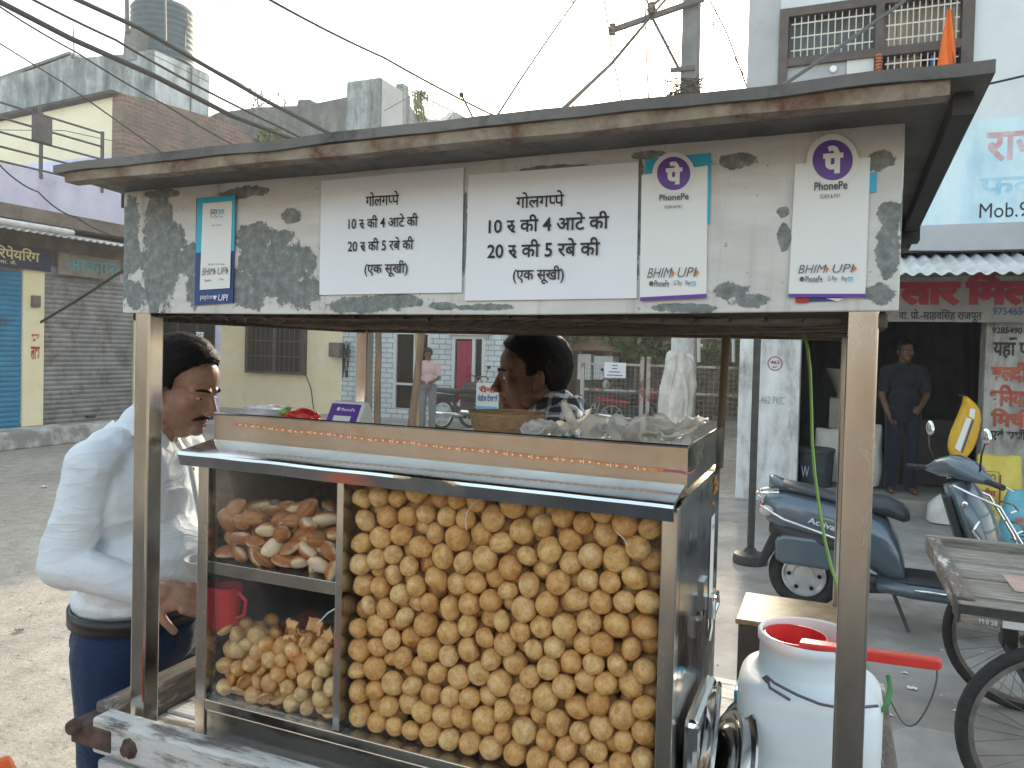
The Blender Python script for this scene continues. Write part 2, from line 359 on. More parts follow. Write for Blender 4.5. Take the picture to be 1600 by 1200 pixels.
def writepu(mb, tokens, box, u, bold=0.0):                 # on a wall facing +X
    x0, yt, x1, yb = box; a = pu(x0, yb, u); b = pu(x1, yb, u); c = pu(x0, yt, u)
    write(mb, tokens, a, (0, 1, 0), (0, 0, 1), (1, 0, 0), b.y-a.y, c.z-a.z, bold, .002)

# crumpled thin plastic lets the low sun through
def crinkle_mat():
    x = NT('crinkle'); co = x.coord(); x.col((.86, .86, .84)); x.set(rough=.3); x.bump(x.noise(co, 60, 5), .4, .004); tl = x.n('ShaderNodeBsdfTranslucent'); tl.inputs[0].default_value = (.93, .92, .89, 1); mx = x.n('ShaderNodeMixShader'); mx.inputs[0].default_value = .6
    x.l(x.b.outputs[0], mx.inputs[1]); x.l(tl.outputs[0], mx.inputs[2]); x.l(mx.outputs[0], x.out.inputs[0])
crinkle_mat()
# ------------------------------------------------------------------ setting: ground, added lane strip, apron
mat('dust_road', (.36, .325, .27), (.49, .45, .385), rough=.95, scale=1.3, c3=(.24, .22, .19), s3=.5, t3=(.50, .72))
def road_mat():
    x = NT('dust_road'); co = x.coord(); big = x.noise(co, .55, 8, .65, .4); mid = x.noise(co, 7, 8, .7); fine = x.noise(co, 38, 6, .75); v = x.n('ShaderNodeTexVoronoi'); v.inputs['Scale'].default_value = 26; x.l(co, v.inputs['Vector'])
    c = x.ramp(big, [(.3, (.37, .325, .265)), (.5, (.51, .455, .375)), (.7, (.60, .55, .465))])
    c = x.mix(x.ramp(mid, [(.35, .55), (.6, 0)]), c, (.21, .19, .165)); c = x.mix(x.ramp(fine, [(.55, 0), (.68, .75)]), c, (.60, .56, .49)); c = x.mix(x.ramp(fine, [(.34, .8), (.44, 0)]), c, (.12, .11, .10))
    c = x.mix(x.ramp(v.outputs[0], [(.0, .5), (.22, 0)]), c, (.58, .55, .50))
    x.col(c); x.set(rough=.95); x.bump(x.math('ADD', x.math('MULTIPLY', fine, 1.2), x.math('MULTIPLY', mid, .8)), .9, .02); return x.m
M['dust_road'] = road_mat()
mat('concrete_ground', (.25, .23, .205), (.36, .335, .30), rough=.9, scale=2.2, c3=(.18, .165, .15), s3=1.2, t3=(.52, .66), bump=.5, bscale=30)
g = MB(); g.quad((-150, -60, 0), (150, -60, 0), (150, 240, 0), (-150, 240, 0)); structure(g.build('ground', 'dust_road'))
g = MB(); ap = [(-.35, -.75, .004), (9, -.75, .004), (9, 7.75, .004), (.2, 7.9, .004), (.05, 6.2, .004), (-.25, 4.4, .004), (-.1, 2.5, .004)]; g.quad(*ap); structure(g.build('concrete_pavement', 'concrete_ground'))
mat('added_asphalt', (.05, .05, .05), (.085, .08, .075), rough=.9, scale=3, bump=.4, bscale=60)
g = MB(); g.quad((-14, -4.2, .004), (14, -4.2, .004), (14, -.752, .004), (-14, -.752, .004)); structure(g.build('added_dark_strip', 'added_asphalt'))  # unseen dark strip added behind the viewer to darken reflections in the steel
# ------------------------------------------------------------------ building materials
mat('lilac', (.56, .53, .68), (.66, .63, .76), rough=.8, scale=2, c3=(.42, .40, .48), s3=1.6, t3=(.55, .75))
mat('cream', (.86, .72, .46), (.90, .79, .55), rough=.85, scale=2, c3=(.66, .55, .36), s3=2.2, t3=(.58, .76))
mat('cream_room', (.72, .64, .42), (.80, .73, .52), rough=.85, scale=1.5)
mat('plinth', (.30, .28, .26), (.62, .60, .58), rough=.9, scale=3, lo=.42, hi=.56, bump=.5, bscale=14)
mat('slab_brown', (.13, .10, .08), (.22, .18, .15), rough=.9, scale=3)
def stained(name, a, b, c, sz=1.6):
    x = NT(name); co = x.coord((1, 1, .22)); n = x.noise(co, sz*2, 10, .75, .4); m = x.noise(x.coord(), sz, 8, .7)
    c1 = x.ramp(x.math('ADD', x.math('MULTIPLY', n, .6), x.math('MULTIPLY', m, .4)), [(.38, a), (.5, b), (.62, c)]); x.col(c1); x.set(rough=.9); x.bump(n, .3, .02)
stained('weathered', (.07, .085, .09), (.21, .24, .245), (.46, .50, .52), 1.3)
stained('weathered_white', (.16, .17, .17), (.50, .53, .54), (.66, .69, .70), 1.1)
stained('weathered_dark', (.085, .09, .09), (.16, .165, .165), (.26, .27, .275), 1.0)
stained('pier_white', (.22, .21, .21), (.60, .60, .60), (.78, .78, .79), 2.2)
mat('facade_pale', (.60, .64, .67), (.68, .72, .75), rough=.8, scale=1, c3=(.52, .55, .58), s3=.8, t3=(.55, .75))
mat('facade_grey', (.36, .37, .39), (.44, .45, .47), rough=.8, scale=1.5)
def brick(name, c1, c2, mortar, scale, bw=.5, rh=.25, rot=None, soil=.5, msz=.02):
    x = NT(name); tc = x.n('ShaderNodeTexCoord'); sp = x.n('ShaderNodeSeparateXYZ'); x.l(tc.outputs['Object'], sp.inputs[0]); cb = x.n('ShaderNodeCombineXYZ')
    x.l(sp.outputs['Y' if rot else 'X'], cb.inputs[0]); x.l(sp.outputs['Z'], cb.inputs[1])
    b = x.n('ShaderNodeTexBrick'); b.inputs['Scale'].default_value = scale; b.inputs['Color1'].default_value = tuple(c1)+(1,); b.inputs['Color2'].default_value = tuple(c2)+(1,); b.inputs['Mortar'].default_value = tuple(mortar)+(1,)
    b.inputs['Mortar Size'].default_value = msz; b.inputs['Brick Width'].default_value = bw; b.inputs['Row Height'].default_value = rh; x.l(cb.outputs[0], b.inputs[0])
    n = x.noise(x.coord(), 1.6, 8, .7); c = x.mix(x.ramp(n, [(.42, 0), (.62, soil)]), b.outputs[0], [k*.55 for k in mortar]); x.col(c); x.set(rough=.9); x.bump(b.outputs['Fac'], -.4, .01)
brick('red_brick', (.20, .10, .075), (.27, .17, .14), (.24, .21, .19), 1, .23, .075, True, .75, .012)
brick('grey_brick', (.60, .65, .67), (.68, .73, .74), (.30, .32, .33), 1, .30, .115, False, .3, .012)
mat('shutter_blue', (.02, .17, .30), (.03, .22, .37), rough=.5, scale=3, c3=(.04, .10, .14), s3=2)
mat('shutter_grey', (.21, .205, .20), (.31, .30, .29), rough=.55, scale=2, metal=.3, c3=(.13, .115, .10), s3=3, t3=(.48, .66))
mat('tin', (.50, .50, .48), (.68, .68, .66), rough=.5, scale=4, c3=(.35, .30, .24), s3=3, t3=(.58, .7))
mat('sign_navy', (.015, .02, .055), (.03, .035, .075), rough=.5); mat('sign_rust', (.20, .16, .13), (.30, .26, .22), rough=.8, scale=5)
mat('yellow_ink', (.75, .62, .30), rough=.6); mat('teal_ink', (.08, .30, .36), (.14, .38, .43), rough=.7); mat('shadow_ink', (.02, .03, .03), rough=.7)
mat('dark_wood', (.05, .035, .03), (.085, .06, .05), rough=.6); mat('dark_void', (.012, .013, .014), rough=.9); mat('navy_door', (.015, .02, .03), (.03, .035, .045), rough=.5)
mat('rail_iron', (.06, .055, .06), (.10, .09, .09), rough=.6); mat('brown_frame', (.075, .055, .05), (.11, .085, .075), rough=.6)
mat('grille', (.62, .58, .52), rough=.5); mat('curtain_red', (.38, .02, .07), rough=.8); mat('white_frame', (.62, .63, .62), rough=.6)
mat('tank', (.035, .075, .10), (.055, .105, .135), rough=.55, scale=3)
mat('bamboo', (.12, .075, .045), (.24, .15, .085), rough=.7, scale=3, stretch=(3, 3, .4)); mat('bamboo_yellow', (.42, .30, .10), rough=.6)
mat('pole_concrete', (.16, .17, .175), (.22, .23, .235), rough=.85, scale=3)
# ------------------------------------------------------------------ left: shop block with shutters along x = -10
B = thing('shop_building', 'lilac and concrete shop block with two roller shutters, brick room and stained terrace on top', 'building', (-11, 6, 0))
m = MB(); m.box((-15, -2, 0), (-10.08, 6.8, 4.1)); m.box((-15, 6.8, 0), (-10.08, 10.9, 4.1)); m.box((-10.08, 1, 3.55), (-10.0, 8.5, 4.18)); m.build('wall', 'lilac', B)
m = MB(); m.box((-10.08, -2, 0), (-9.52, 8.9, .27)); m.build('plinth', 'plinth', B, bevel=.03)
m = MB(); m.box((-10.08, -2, 3.30), (-9.35, 8.8, 3.50)); m.prism([(-10.08, -2, 2.78), (-10.0, -2, 2.78), (-10.0, -2, 3.30), (-10.08, -2, 3.30)], (0, 10.75, 0)); m.build('balcony_slab', 'slab_brown', B)
def shutter(y0, y1, z0, z1, x, mt, parent):
    m = MB(); prof = []; n = int((z1-z0)/.075)
    for i in range(n*4+1):
        z = z0+(z1-z0)*i/(n*4); prof.append((x+.016*abs(math.sin(PI*i/4)), z))
    vs = [(a, y0, z) for a, z in prof]+[(a, y1, z) for a, z in prof]; k = len(prof)
    m.add(vs, [(i, k+i, k+i+1, i+1) for i in range(k-1)]); o = m.build('roller_shutter', mt, parent, smooth=SH)
    h = MB(); h.box((x+.02, (y0+y1)/2-.08, z0+.06), (x+.05, (y0+y1)/2+.08, z0+.10)); h.build('handle', 'black_iron', o); return o
shutter(4.0, 6.72, .27, 2.62, -10.02, 'shutter_blue', B)['label'] = 'blue roller shutter'
shutter(7.08, 8.72, .27, 2.62, -10.02, 'shutter_grey', B)['label'] = 'grey roller shutter'
m = MB(); m.box((-10.08, 6.72, .27), (-9.97, 7.06, 2.78)); m.build('pillar', 'cream', B, bevel=.015); m = MB(); m.box((-10.08, 8.74, .27), (-9.98, 8.92, 2.78)); m.build('pillar', 'cream', B, bevel=.015)
m = MB(); m.box((-10.08, 9.2, .1), (-9.99, 10.65, 2.5)); d = m.build('door', 'navy_door', B); m = MB()
for k in range(3): m.box((-9.99, 9.28+k*.47, 1.25), (-9.975, 9.66+k*.47, 2.3))
m.build('pane', 'window_glass', d)
m = MB(); write(m, ['\u0930\u093e\u092e'], pu(306, 530, -9.96), (0, 1, 0), (0, 0, 1), (1, 0, 0), .2, .14, .03, .002); m.build('lettering', 'white_ink', d)
# painted red marks on the cream pillar
m = MB(); writepu(m, '\u0936\u0941\u092d', (49, 522, 61, 533), -9.965, .03); writepu(m, '\u0932\u093e\u092d', (48, 541, 62, 562), -9.965, .03); m.build('painted_mark', 'red_ink', B)
# corrugated awning
def corrugated(x0, x1, y0, y1, z0, z1, mt, name, parent, along='y', pitch=.075, amp=.014):
    m = MB(); L = (y1-y0) if along == 'y' else (x1-x0); n = int(L/pitch*6); vs = []
    for i in range(n+1):
        t = i/n; w = amp*math.sin(2*PI*t*L/pitch)
        if along == 'y': vs += [(x0, y0+L*t, z0+w), (x1, y0+L*t, z1+w)]
        else: vs += [(x0+L*t, y0, z0+w), (x0+L*t, y1, z1+w)]
    m.add(vs, [(2*i, 2*i+1, 2*i+3, 2*i+2) for i in range(n)]); o = m.build(name, mt, parent, smooth=True)
    s = o.modifiers.new('solid', 'SOLIDIFY'); s.thickness = .004; return o
zaw = pu(60, 363, -9.25).z
corrugated(-10.0, -9.25, -2, 8.75, zaw+.17, zaw, 'tin', 'awning', B, 'y', .12, .02)
m = MB(); m.tube([(-9.3, 1, zaw+.07), (-9.28, 6.9, zaw+.08), (-9.3, 7.0, zaw+.08)], .045, 10); m.build('awning_pipe', 'tin', B)
s = MB(); a, b = pu(-60, 372, -9.9), pu(80, 415, -9.9); s.box((-9.94, a.y, 2.66), (-9.90, b.y, 3.0)); o = s.build('signboard', 'sign_navy'); tag(o, 'dark navy shop signboard with cream Hindi lettering above the blue shutter', 'signboard')
t = MB(); writepu(t, ['\u093f\u0930\u092a\u0947\u092f\u093f\u0930\u0902\u0917'], (-8, 381, 62, 402), -9.895, .02); t.build('lettering', 'yellow_ink', o)
t = MB(); writepu(t, '\u092e\u093e. \u0915\u0947.', (0, 404, 26, 411), -9.895, .01); t.build('small_lettering', 'yellow_ink', o)
s = MB(); a, b = pu(92, 385, -9.9), pu(184, 425, -9.9); s.box((-9.94, a.y, 2.64), (-9.90, b.y+.05, 2.98)); o = s.build('signboard', 'sign_rust'); tag(o, 'rusty brown sign panel with teal Hindi lettering above the grey shutter', 'signboard')
w_ = ['\u0906\u0915\u093e\u0902', ('ksha', ''), '\u093e']
t = MB(); writepu(t, w_, (104, 397, 186, 422), -9.89, .012); t.build('lettering', 'teal_ink', o)
# terrace room: cream front, brick flank
m = MB(); zl = pv(0, 190, 8.46).z; zr = pv(192, 148, 8.46).z
m.prism([(-14.5, 8.46, 4.1), (-10.02, 8.46, 4.1), (-10.02, 8.46, zr), (-13.2, 8.46, zl), (-14.5, 8.46, zl-.1)], (0, .2, 0)); m.build('room_wall', 'cream_room', B)
m = MB(); m.box((-13.9, 8.452, 4.1), (-10.03, 8.46, pv(150, 245, 8.46).z)); m.build('room_dado', 'lilac', B)
m = MB(); z2 = pu(352, 186, -10).z; m.prism([(-10.0, 8.44, 3.9), (-10.0, 12.2, 3.9), (-10.0, 12.2, z2-.25), (-10.0, 11.0, z2-.02), (-10.0, 10.2, 6.0), (-10.0, 9.2, 5.93), (-10.0, 8.44, zr+.01)], (-.24, 0, 0)); m.build('brick_wall', 'red_brick', B)
m = MB(); m.prism([(-14.5, 8.3, zl-.08), (-13.2, 8.3, zl+.02), (-10.1, 8.3, zr+.0), (-10.1, 8.3, zr+.05), (-13.2, 8.3, zl+.07), (-14.5, 8.3, zl-.03)], (0, 1.6, 0)); m.build('roof', 'roof_under', B)
# stained parapet and stair tower behind, tank on it
v0 = 11.2; P = lambda x, y: pv(x, y, v0)
T2 = thing('stair_tower_building', 'grey weather-stained concrete parapet and stair tower behind the brick room', 'building', (P(240, 75).x, v0, 0))
m = MB(); m.prism([P(-60, 215), P(240, 200), P(240, 98), P(215, 84), P(172, 86), P(112, 92), P(108, 84), P(60, 102), P(0, 124), P(-60, 140)], (0, .25, 0)); m.build('parapet', 'weathered', T2)
m = MB(); m.prism([P(-60, 136), P(0, 119), P(60, 97), P(108, 80), P(118, 88), P(118, 93), P(108, 87), P(60, 105), P(0, 127), P(-60, 145)], (0, .35, 0)); m.build('coping', 'weathered_dark', T2)
xc = P(240, 75).x; zt = P(240, 72).z; vb = pu(327, 100, xc).y
m = MB(); m.box((xc-2.2, v0+.01, 3.5), (xc, vb, zt-.05)); m.build('tower_wall', 'weathered', T2, bevel=.03)
m = MB(); m.box((xc, v0+.03, 3.5), (xc+.03, v0+(vb-v0)*.62, zt-.10)); m.box((xc, v0+(vb-v0)*.66, 3.5), (xc+.03, vb-.02, zt-.10)); m.build('painted_flank', 'weathered_white', T2)
m = MB(); m.box((xc-.9, v0-.02, zt-.25), (xc-.45, v0+.3, zt+.45), Matrix.Rotation(.06, 3, 'Y')); m.build('chimney_stub', 'weathered_dark', T2, bevel=.05)
tv = v0+.9; c0 = pv(254, 84, tv); rr_ = (pv(292, 50, tv).x-pv(217, 50, tv).x)/2*.93; zt1 = pv(254, 14, tv).z
TK = thing('water_tank', 'dark blue ribbed plastic water tank on the stair tower', 'water tank', (c0.x, tv, c0.z-.15))
prof = [(0, c0.z-.25), (rr_, c0.z-.25)]
for k in range(18): z = c0.z-.2+(zt1-c0.z+.1)*k/17; prof += [(rr_*(1 if k % 2 else .965), z)]
prof += [(rr_*.9, zt1+.0), (rr_*.45, zt1+.10), (rr_*.42, zt1+.16), (0, zt1+.17)]
m = MB(); m.lathe(prof, (c0.x, tv, 0), 36); m.build('body', 'tank', TK, smooth=SH)
m = MB(); m.tube([pv(291, 20, tv), pv(294, 35, tv), pv(289, 50, tv), pv(289, 75, tv)], .02, 6); m.build('pipe', 'cable_grey', TK)
for (px, y0, y1, r, lab) in ((199, -60, 52, .045, 'grey steel pipe rising from the tower corner with the stub'), (259, -60, 72, .022, 'thin pale rod standing in front of the water tank'), (116, 36, 90, .015, 'thin rod standing on the stained parapet left of the tank')):
    m = MB(); m.tube([pv(px-2, y0, v0-.05), pv(px, y1, v0-.05)], r, 8); tag(m.build('roof_pipe', 'cable_grey' if r > .02 else 'rail_iron'), lab, 'pipe')
# terrace railing with a board hung on it
R_ = thing('terrace_railing', 'dark iron terrace railing with five bars above the lilac wall', 'railing', (-10.0, 5, 4.1))
m = MB()
for z in (5.06, 4.84, 4.63, 4.42, 4.21): m.tube([(-10.0, 0, z-.02), (-10.0, 8.06, z)], .019, 6)
m.build('bar', 'rail_iron', R_)
for y in (8.06, 6.99, 5.7, 4.3):
    m = MB(); m.box((-10.02, y-.02, 4.08), (-9.98, y+.02, 5.09)); m.build('post', 'rail_iron', R_)
a, b = pu(50, 183, -9.96), pu(81, 227, -9.96); m = MB(); m.box((-9.975, a.y, b.z), (-9.945, b.y, a.z+.06)); m.box((-9.98, a.y+.1, a.z+.05), (-9.95, a.y+.15, a.z+.2)); tag(m.build('hanging_board', 'rail_iron', bevel=.01), 'dark square board hung on the terrace railing', 'board')
# ------------------------------------------------------------------ middle: cream house and grey brick shop at y = 14
Hs = thing('cream_house', 'cream painted house with dark grilled window and weathered parapet', 'house', (-11, 14, 0))
xa, xb = pv(338, 560, 14).x, pv(535, 560, 14).x
m = MB(); m.box((xa-3.5, 14, 0), (xa-.4, 19, 5.2)); m.box((xa-.4, 14, 0), (xb, 19, 5.2)); m.build('wall', 'cream', Hs)
m = MB(); m.prism([(xa-3, 13.98, 5.2), (xb, 13.98, 5.2), (xb, 13.98, pv(540, 152, 14).z), pv(486, 163, 13.98), pv(484, 155, 13.98), pv(466, 156, 13.98), pv(464, 165, 13.98), pv(400, 168, 13.98), pv(340, 176, 13.98), (xa-3, 13.98, 6.7)], (0, .3, 0)); m.build('parapet', 'weathered_dark', Hs)
a, b = pv(388, 505, 13.9), pv(472, 582, 13.9); a.z = max(a.z, 2.45)
m = MB(); m.box((a.x-.06, 13.86, b.z-.06), (b.x+.06, 13.995, b.z)); m.box((a.x-.06, 13.86, a.z), (b.x+.06, 13.995, a.z+.07)); m.box((a.x-.06, 13.86, b.z), (a.x+.03, 13.995, a.z)); m.box((b.x-.03, 13.86, b.z), (b.x+.06, 13.995, a.z)); wn = m.build('window', 'dark_wood', Hs)
m = MB(); m.box((a.x+.03, 13.955, b.z), (b.x-.03, 13.99, a.z)); m.build('pane', 'dark_void', wn)
m = MB()
for k in range(11): x = a.x+.1+(b.x-a.x-.2)*k/10; m.tube([(x, 13.90, b.z), (x, 13.90, a.z)], .011, 5)
for k in (1, 2, 3): z = b.z+(a.z-b.z)*k/4; m.box((a.x, 13.885, z-.012), (b.x, 13.895, z+.012))
m.box(((a.x+b.x)/2-.04, 13.87, b.z), ((a.x+b.x)/2+.04, 13.94, a.z)); m.build('grille', 'brown_frame', wn)
m = MB(); a, b = pv(518, 535, 13.9), pv(534, 558, 13.9); m.box((a.x, 13.78, b.z), (b.x, 13.99, a.z)); me_ = m.build('meter_box', 'slab_brown', bevel=.02); tag(me_, 'brown electricity meter box with tangled wires on the cream wall', 'meter box')
m = MB()
for k in range(7):
    p = [pv(534+random.uniform(0, 4), 545+random.uniform(-8, 8), 13.85)]
    for j in range(4): p.append(pv(540+random.uniform(-5, 8), 545+random.uniform(-12, 14), 13.8))
    p.append(pv(536+random.uniform(-2, 8), 590, 13.93)); m.tube(p, .012, 5)
m.build('wire', 'cable', me_)
G = thing('grey_brick_shop', 'grey painted brick shop with two doorways, one with a red curtain', 'shop', (-7.2, 14, 0))
xe = pv(785, 560, 14).x
def opening_wall(x0, x1, y, z1, ops, th, name, mt, parent):
    m = MB(); ops = sorted(ops); x = x0
    for (a, b, z0, zz) in ops:
        m.box((x, y, 0), (a, y+th, z1)); m.box((a, y, zz), (b, y+th, z1))
        if z0 > 0: m.box((a, y, 0), (b, y+th, z0))
        x = b
    m.box((x, y, 0), (x1, y+th, z1)); return m.build(name, mt, parent)
d1 = (pv(615, 600, 14).x, pv(672, 600, 14).x); d2 = (pv(706, 600, 14).x, pv(757, 600, 14).x)
opening_wall(xb+.005, xe, 13.985, 5.0, [(d1[0], d1[1], .25, 2.0), (d2[0], d2[1], .1, 1.92)], .3, 'wall', 'grey_brick', G)
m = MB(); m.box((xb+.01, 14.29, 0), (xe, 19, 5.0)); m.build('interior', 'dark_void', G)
for (a, b, z0, z1, split) in ((d1[0], d1[1], .25, 2.0, .55), (d2[0], d2[1], .1, 1.92, .62)):
    fr = MB()
    for x in (a, a+(b-a)*split, b-.07): fr.box((x, 13.97, z0), (x+.07, 14.08, z1))
    fr.box((a, 13.975, z1-.07), (b, 14.075, z1)); fr.box((a, 13.975, z0+(z1-z0)*.3), (b, 14.075, z0+(z1-z0)*.3+.05)); f_ = fr.build('door_frame', 'white_frame', G)
    m = MB(); m.box((a+.02, 14.02, z0), (b-.02, 14.03, z1)); m.build('pane', 'window_glass', f_)
m = MB(); x0, x1 = d2[0]+.12, d2[0]+.62*(d2[1]-d2[0]); n = 24
vs = []
for i in range(n+1): x = x0+(x1-x0)*i/n; w = .03*math.sin(i*1.9); vs += [(x, 13.98+w, .45), (x, 13.98+w, 1.8)]
m.add(vs, [(2*i, 2*i+2, 2*i+3, 2*i+1) for i in range(n)]); m.build('curtain', 'curtain_red', G, smooth=True)
m = MB(); z0 = pv(543, 205, 14).z; xk = pv(598, 160, 14).x; vk = pu(640, 160, xk).y; m.box((xb, 13.9, 5.0), (xk, vk, pv(570, 122, 13.9).z)); m.build('roof_block', 'weathered', G, bevel=.08)
m = MB(); m.box((xk, 13.95, 5.0), (xk+.02, vk, pv(570, 126, 13.9).z)); m.build('smooth_flank', 'facade_grey', G)
q = lambda x, y: pu(x, y, xk+.03)
m = MB(); m.prism([q(630, 240), q(760, 240), q(735, 188), q(712, 175), q(694, 190), q(672, 186), q(650, 178), q(641, 165), q(638, 135), q(630, 130)], (-.2, 0, 0)); m.build('curved_parapet', 'weathered', G)
m = MB()
A_, B_, C_, D_ = q(643, 137), q(710, 172), q(694, 190), q(648, 178)
for k in range(15):
    t = k/14; p0 = A_.lerp(B_, t); p1 = D_.lerp(C_, t); m.tube([p0, p1], .018, 4)
for k in range(8):
    t = k/7; m.tube([A_.lerp(D_, t), B_.lerp(C_, t)], .018, 4)
m.build('lattice', 'white_frame', G)
m = MB(); a, b = pv(699, 505, 13.9), pv(766, 524, 13.9); m.box((a.x, 13.88, b.z), (b.x, 13.96, a.z+.12)); o = m.build('signboard', 'pier_white'); tag(o, 'white signboard with red Hindi lettering over the curtained doorway', 'signboard')
t = MB(); writepx(t, '\u0930\u0940\u092e\u093e \u092e\u0948\u093f\u091a\u0902\u0917', (703, 508, 762, 521), 13.875, .03); t.build('lettering', 'red_ink', o)
m = MB(); a, b = pv(745, 598, 12.6), pv(778, 655, 12.6); m.box((a.x, 12.58, b.z), (b.x, 12.62, a.z)); o = m.build('standing_sign', 'white_frame', bevel=.004); tag(o, 'blue and white ladies tailor board standing by the motorcycles', 'sign board')
m = MB(); m.box((a.x+.01, 12.572, b.z+.01), (b.x-.01, 12.579, b.z+(a.z-b.z)*.35)); mat('sign_blue', (.12, .38, .55), rough=.5); m.build('blue_panel', 'sign_blue', o)
t = MB(); writepx(t, '\u0930\u0940\u0928\u093e', (748, 602, 775, 613), 12.57, .05); t.build('name_lettering', 'red_ink', o)
t = MB(); writepx(t, ['\u0932\u0947\u0921\u0940\u091c'], (746, 616, 760, 627), 12.57, .03); writepx(t, ['\u091f\u0947\u0932\u0938', ('reph', '')], (761, 616, 777, 627), 12.57, .03); t.build('trade_lettering', 'navy', o)
for (p0, p1, r, mt, v, lab) in (((592, 505), (589, 690), .07, 'bamboo', 11.6, 'straight brown wooden pole in front of the grey brick shop'), ((662, 520), (640, 690), .075, 'bamboo', 11.0, 'leaning brown bamboo pole beside the pink-shirted pedestrian'), ((650, 540), (652, 690), .04, 'bamboo_yellow', 11.1, 'slim yellowish bamboo pole beside the leaning pole')):
    m = MB(); a, b = pv(*p0, v), pv(*p1, v); b.z = max(b.z, 0); a.z = min(max(a.z, 2.2), 2.6); m.tube([a.lerp(b, k/6)+Vector((random.uniform(-.01, .01), 0, 0)) for k in range(7)], [r*(.85+.15*k/6) for k in range(7)], 10); tag(m.build('wooden_pole', mt, smooth=SH), lab, 'pole')
# ------------------------------------------------------------------ trees and plants
mat('leaf', (.045, .09, .025), (.10, .16, .045), rough=.6, scale=1.4, jitter=True); mat('leaf_light', (.10, .16, .03), (.17, .22, .06), rough=.6, scale=3); mat('bark', (.10, .075, .055), (.17, .13, .10), rough=.9, scale=6, bump=.5)
for k_ in ('leaf', 'leaf_light'):
    M[k_].node_tree.nodes['Principled BSDF'].inputs['Transmission Weight'].default_value = 0
def leaves(m, blobs, n, sz, rnd):
    for _ in range(n):
        c, r = rnd.choice(blobs); d = Vector((rnd.gauss(0, 1), rnd.gauss(0, 1), rnd.gauss(0, 1))).normalized()*(rnd.random()**.45)
        p = Vector(c)+Vector((d.x*r[0], d.y*r[1], d.z*r[2])); a = Vector((rnd.gauss(0, 1), rnd.gauss(0, 1), rnd.gauss(0, .6))).normalized(); b = a.orthogonal().normalized()
        b = Quaternion(a, rnd.uniform(0, 6.28)) @ b; s = sz*rnd.uniform(.6, 1.4)
        m.quad(p-a*s, p+b*s*.42, p+a*s, p-b*s*.42)
def tree(x, y, h, r, label, seed, n=3600, mt='leaf', extra=()):
    rnd = random.Random(seed); T = thing('street_tree', label, 'tree', (x, y, 0), 'trees behind the gate')
    m = MB(); top = Vector((x+rnd.uniform(-.3, .3), y, h*.62)); base = Vector((x, y, 0))
    m.tube([base, base.lerp(top, .4)+Vector((.08, 0, 0)), top], [.16, .12, .08], 10); blobs = []
    for k in range(7):
        a = k*2.4+rnd.random(); p = base.lerp(top, rnd.uniform(.55, 1)); e = Vector((x+math.cos(a)*r*.75, y+math.sin(a)*r*.75, h*rnd.uniform(.62, .98)))
        m.tube([p, p.lerp(e, .5)+Vector((0, 0, .15)), e], [.06, .04, .015], 6); blobs.append((e, (r*.42, r*.42, h*.13)))
    blobs.append((Vector((x, y, h*.85)), (r*.6, r*.6, h*.18))); m.build('trunk', 'bark', T, smooth=True)
    if extra: blobs += [(pv(*e), (.75, .5, .28)) for e in extra]*2
    c = MB(); leaves(c, blobs, n, .11, rnd); c.build('crown', mt, T); return T
tree(-3.4, 17.2, 4.4, 2.0, 'dark green tree left of the brown stall behind the gate', 1, extra=((805, 512, 15.2), (872, 518, 15.2)))
tree(-1.6, 18.6, 4.6, 2.3, 'wide dark green tree above the brown stall roof', 2, extra=((985, 522, 15.4), (1012, 545, 15.6)))
tree(.6, 16.6, 4.2, 1.9, 'green tree behind the white pipe frame of the gate', 3, 4200, extra=((1118, 545, 14.5), (1135, 560, 14.8)))
m = MB(); rnd = random.Random(5); leaves(m, [(pu(432, 212, -9.9), (.1, .35, .22)), (pu(412, 216, -9.9), (.08, .2, .15))], 420, .05, rnd)
m.tube([pu(425, 232, -9.95), pu(428, 214, -9.9), pu(436, 205, -9.9)], .012, 5); tag(m.build('wall_plant', 'leaf_light'), 'light green weed growing out of the brick wall behind the canopy', 'plant')
for (px, py, lab) in ((398, 160, 'dry twiggy bush on the dark parapet'),):
    m = MB(); rnd = random.Random(8)
    for k in range(26):
        b = pv(px+rnd.uniform(-16, 60)*.8, py+12, 14.1); p = b.copy(); pts = [p.copy()]
        for j in range(4): p = p+Vector((rnd.uniform(-.13, .13), rnd.uniform(-.1, .1), rnd.uniform(.05, .2))); pts.append(p.copy())
        m.tube(pts, .008, 4)
    leaves(m, [(pv(px+10, py+4, 14.1), (.5, .2, .18))], 160, .03, rnd); tag(m.build('dry_bush', 'bark'), lab, 'bush')
m = MB(); rnd = random.Random(9)
b = pu(648, 140, xk+.1)
for k in range(14):
    p = b.copy()+Vector((0, rnd.uniform(0, .4), 0)); pts = [p.copy()]
    for j in range(4): p = p+Vector((rnd.uniform(-.03, .06), rnd.uniform(-.04, .10), rnd.uniform(-.28, -.02))); pts.append(p.copy())
    m.tube(pts, .016, 4)
leaves(m, [(b+Vector((.05, .3, -.05)), (.1, .3, .12))], 90, .05, rnd); tag(m.build('hanging_creeper', 'leaf'), 'dark creeper hanging over the white lattice on the roof', 'plant')
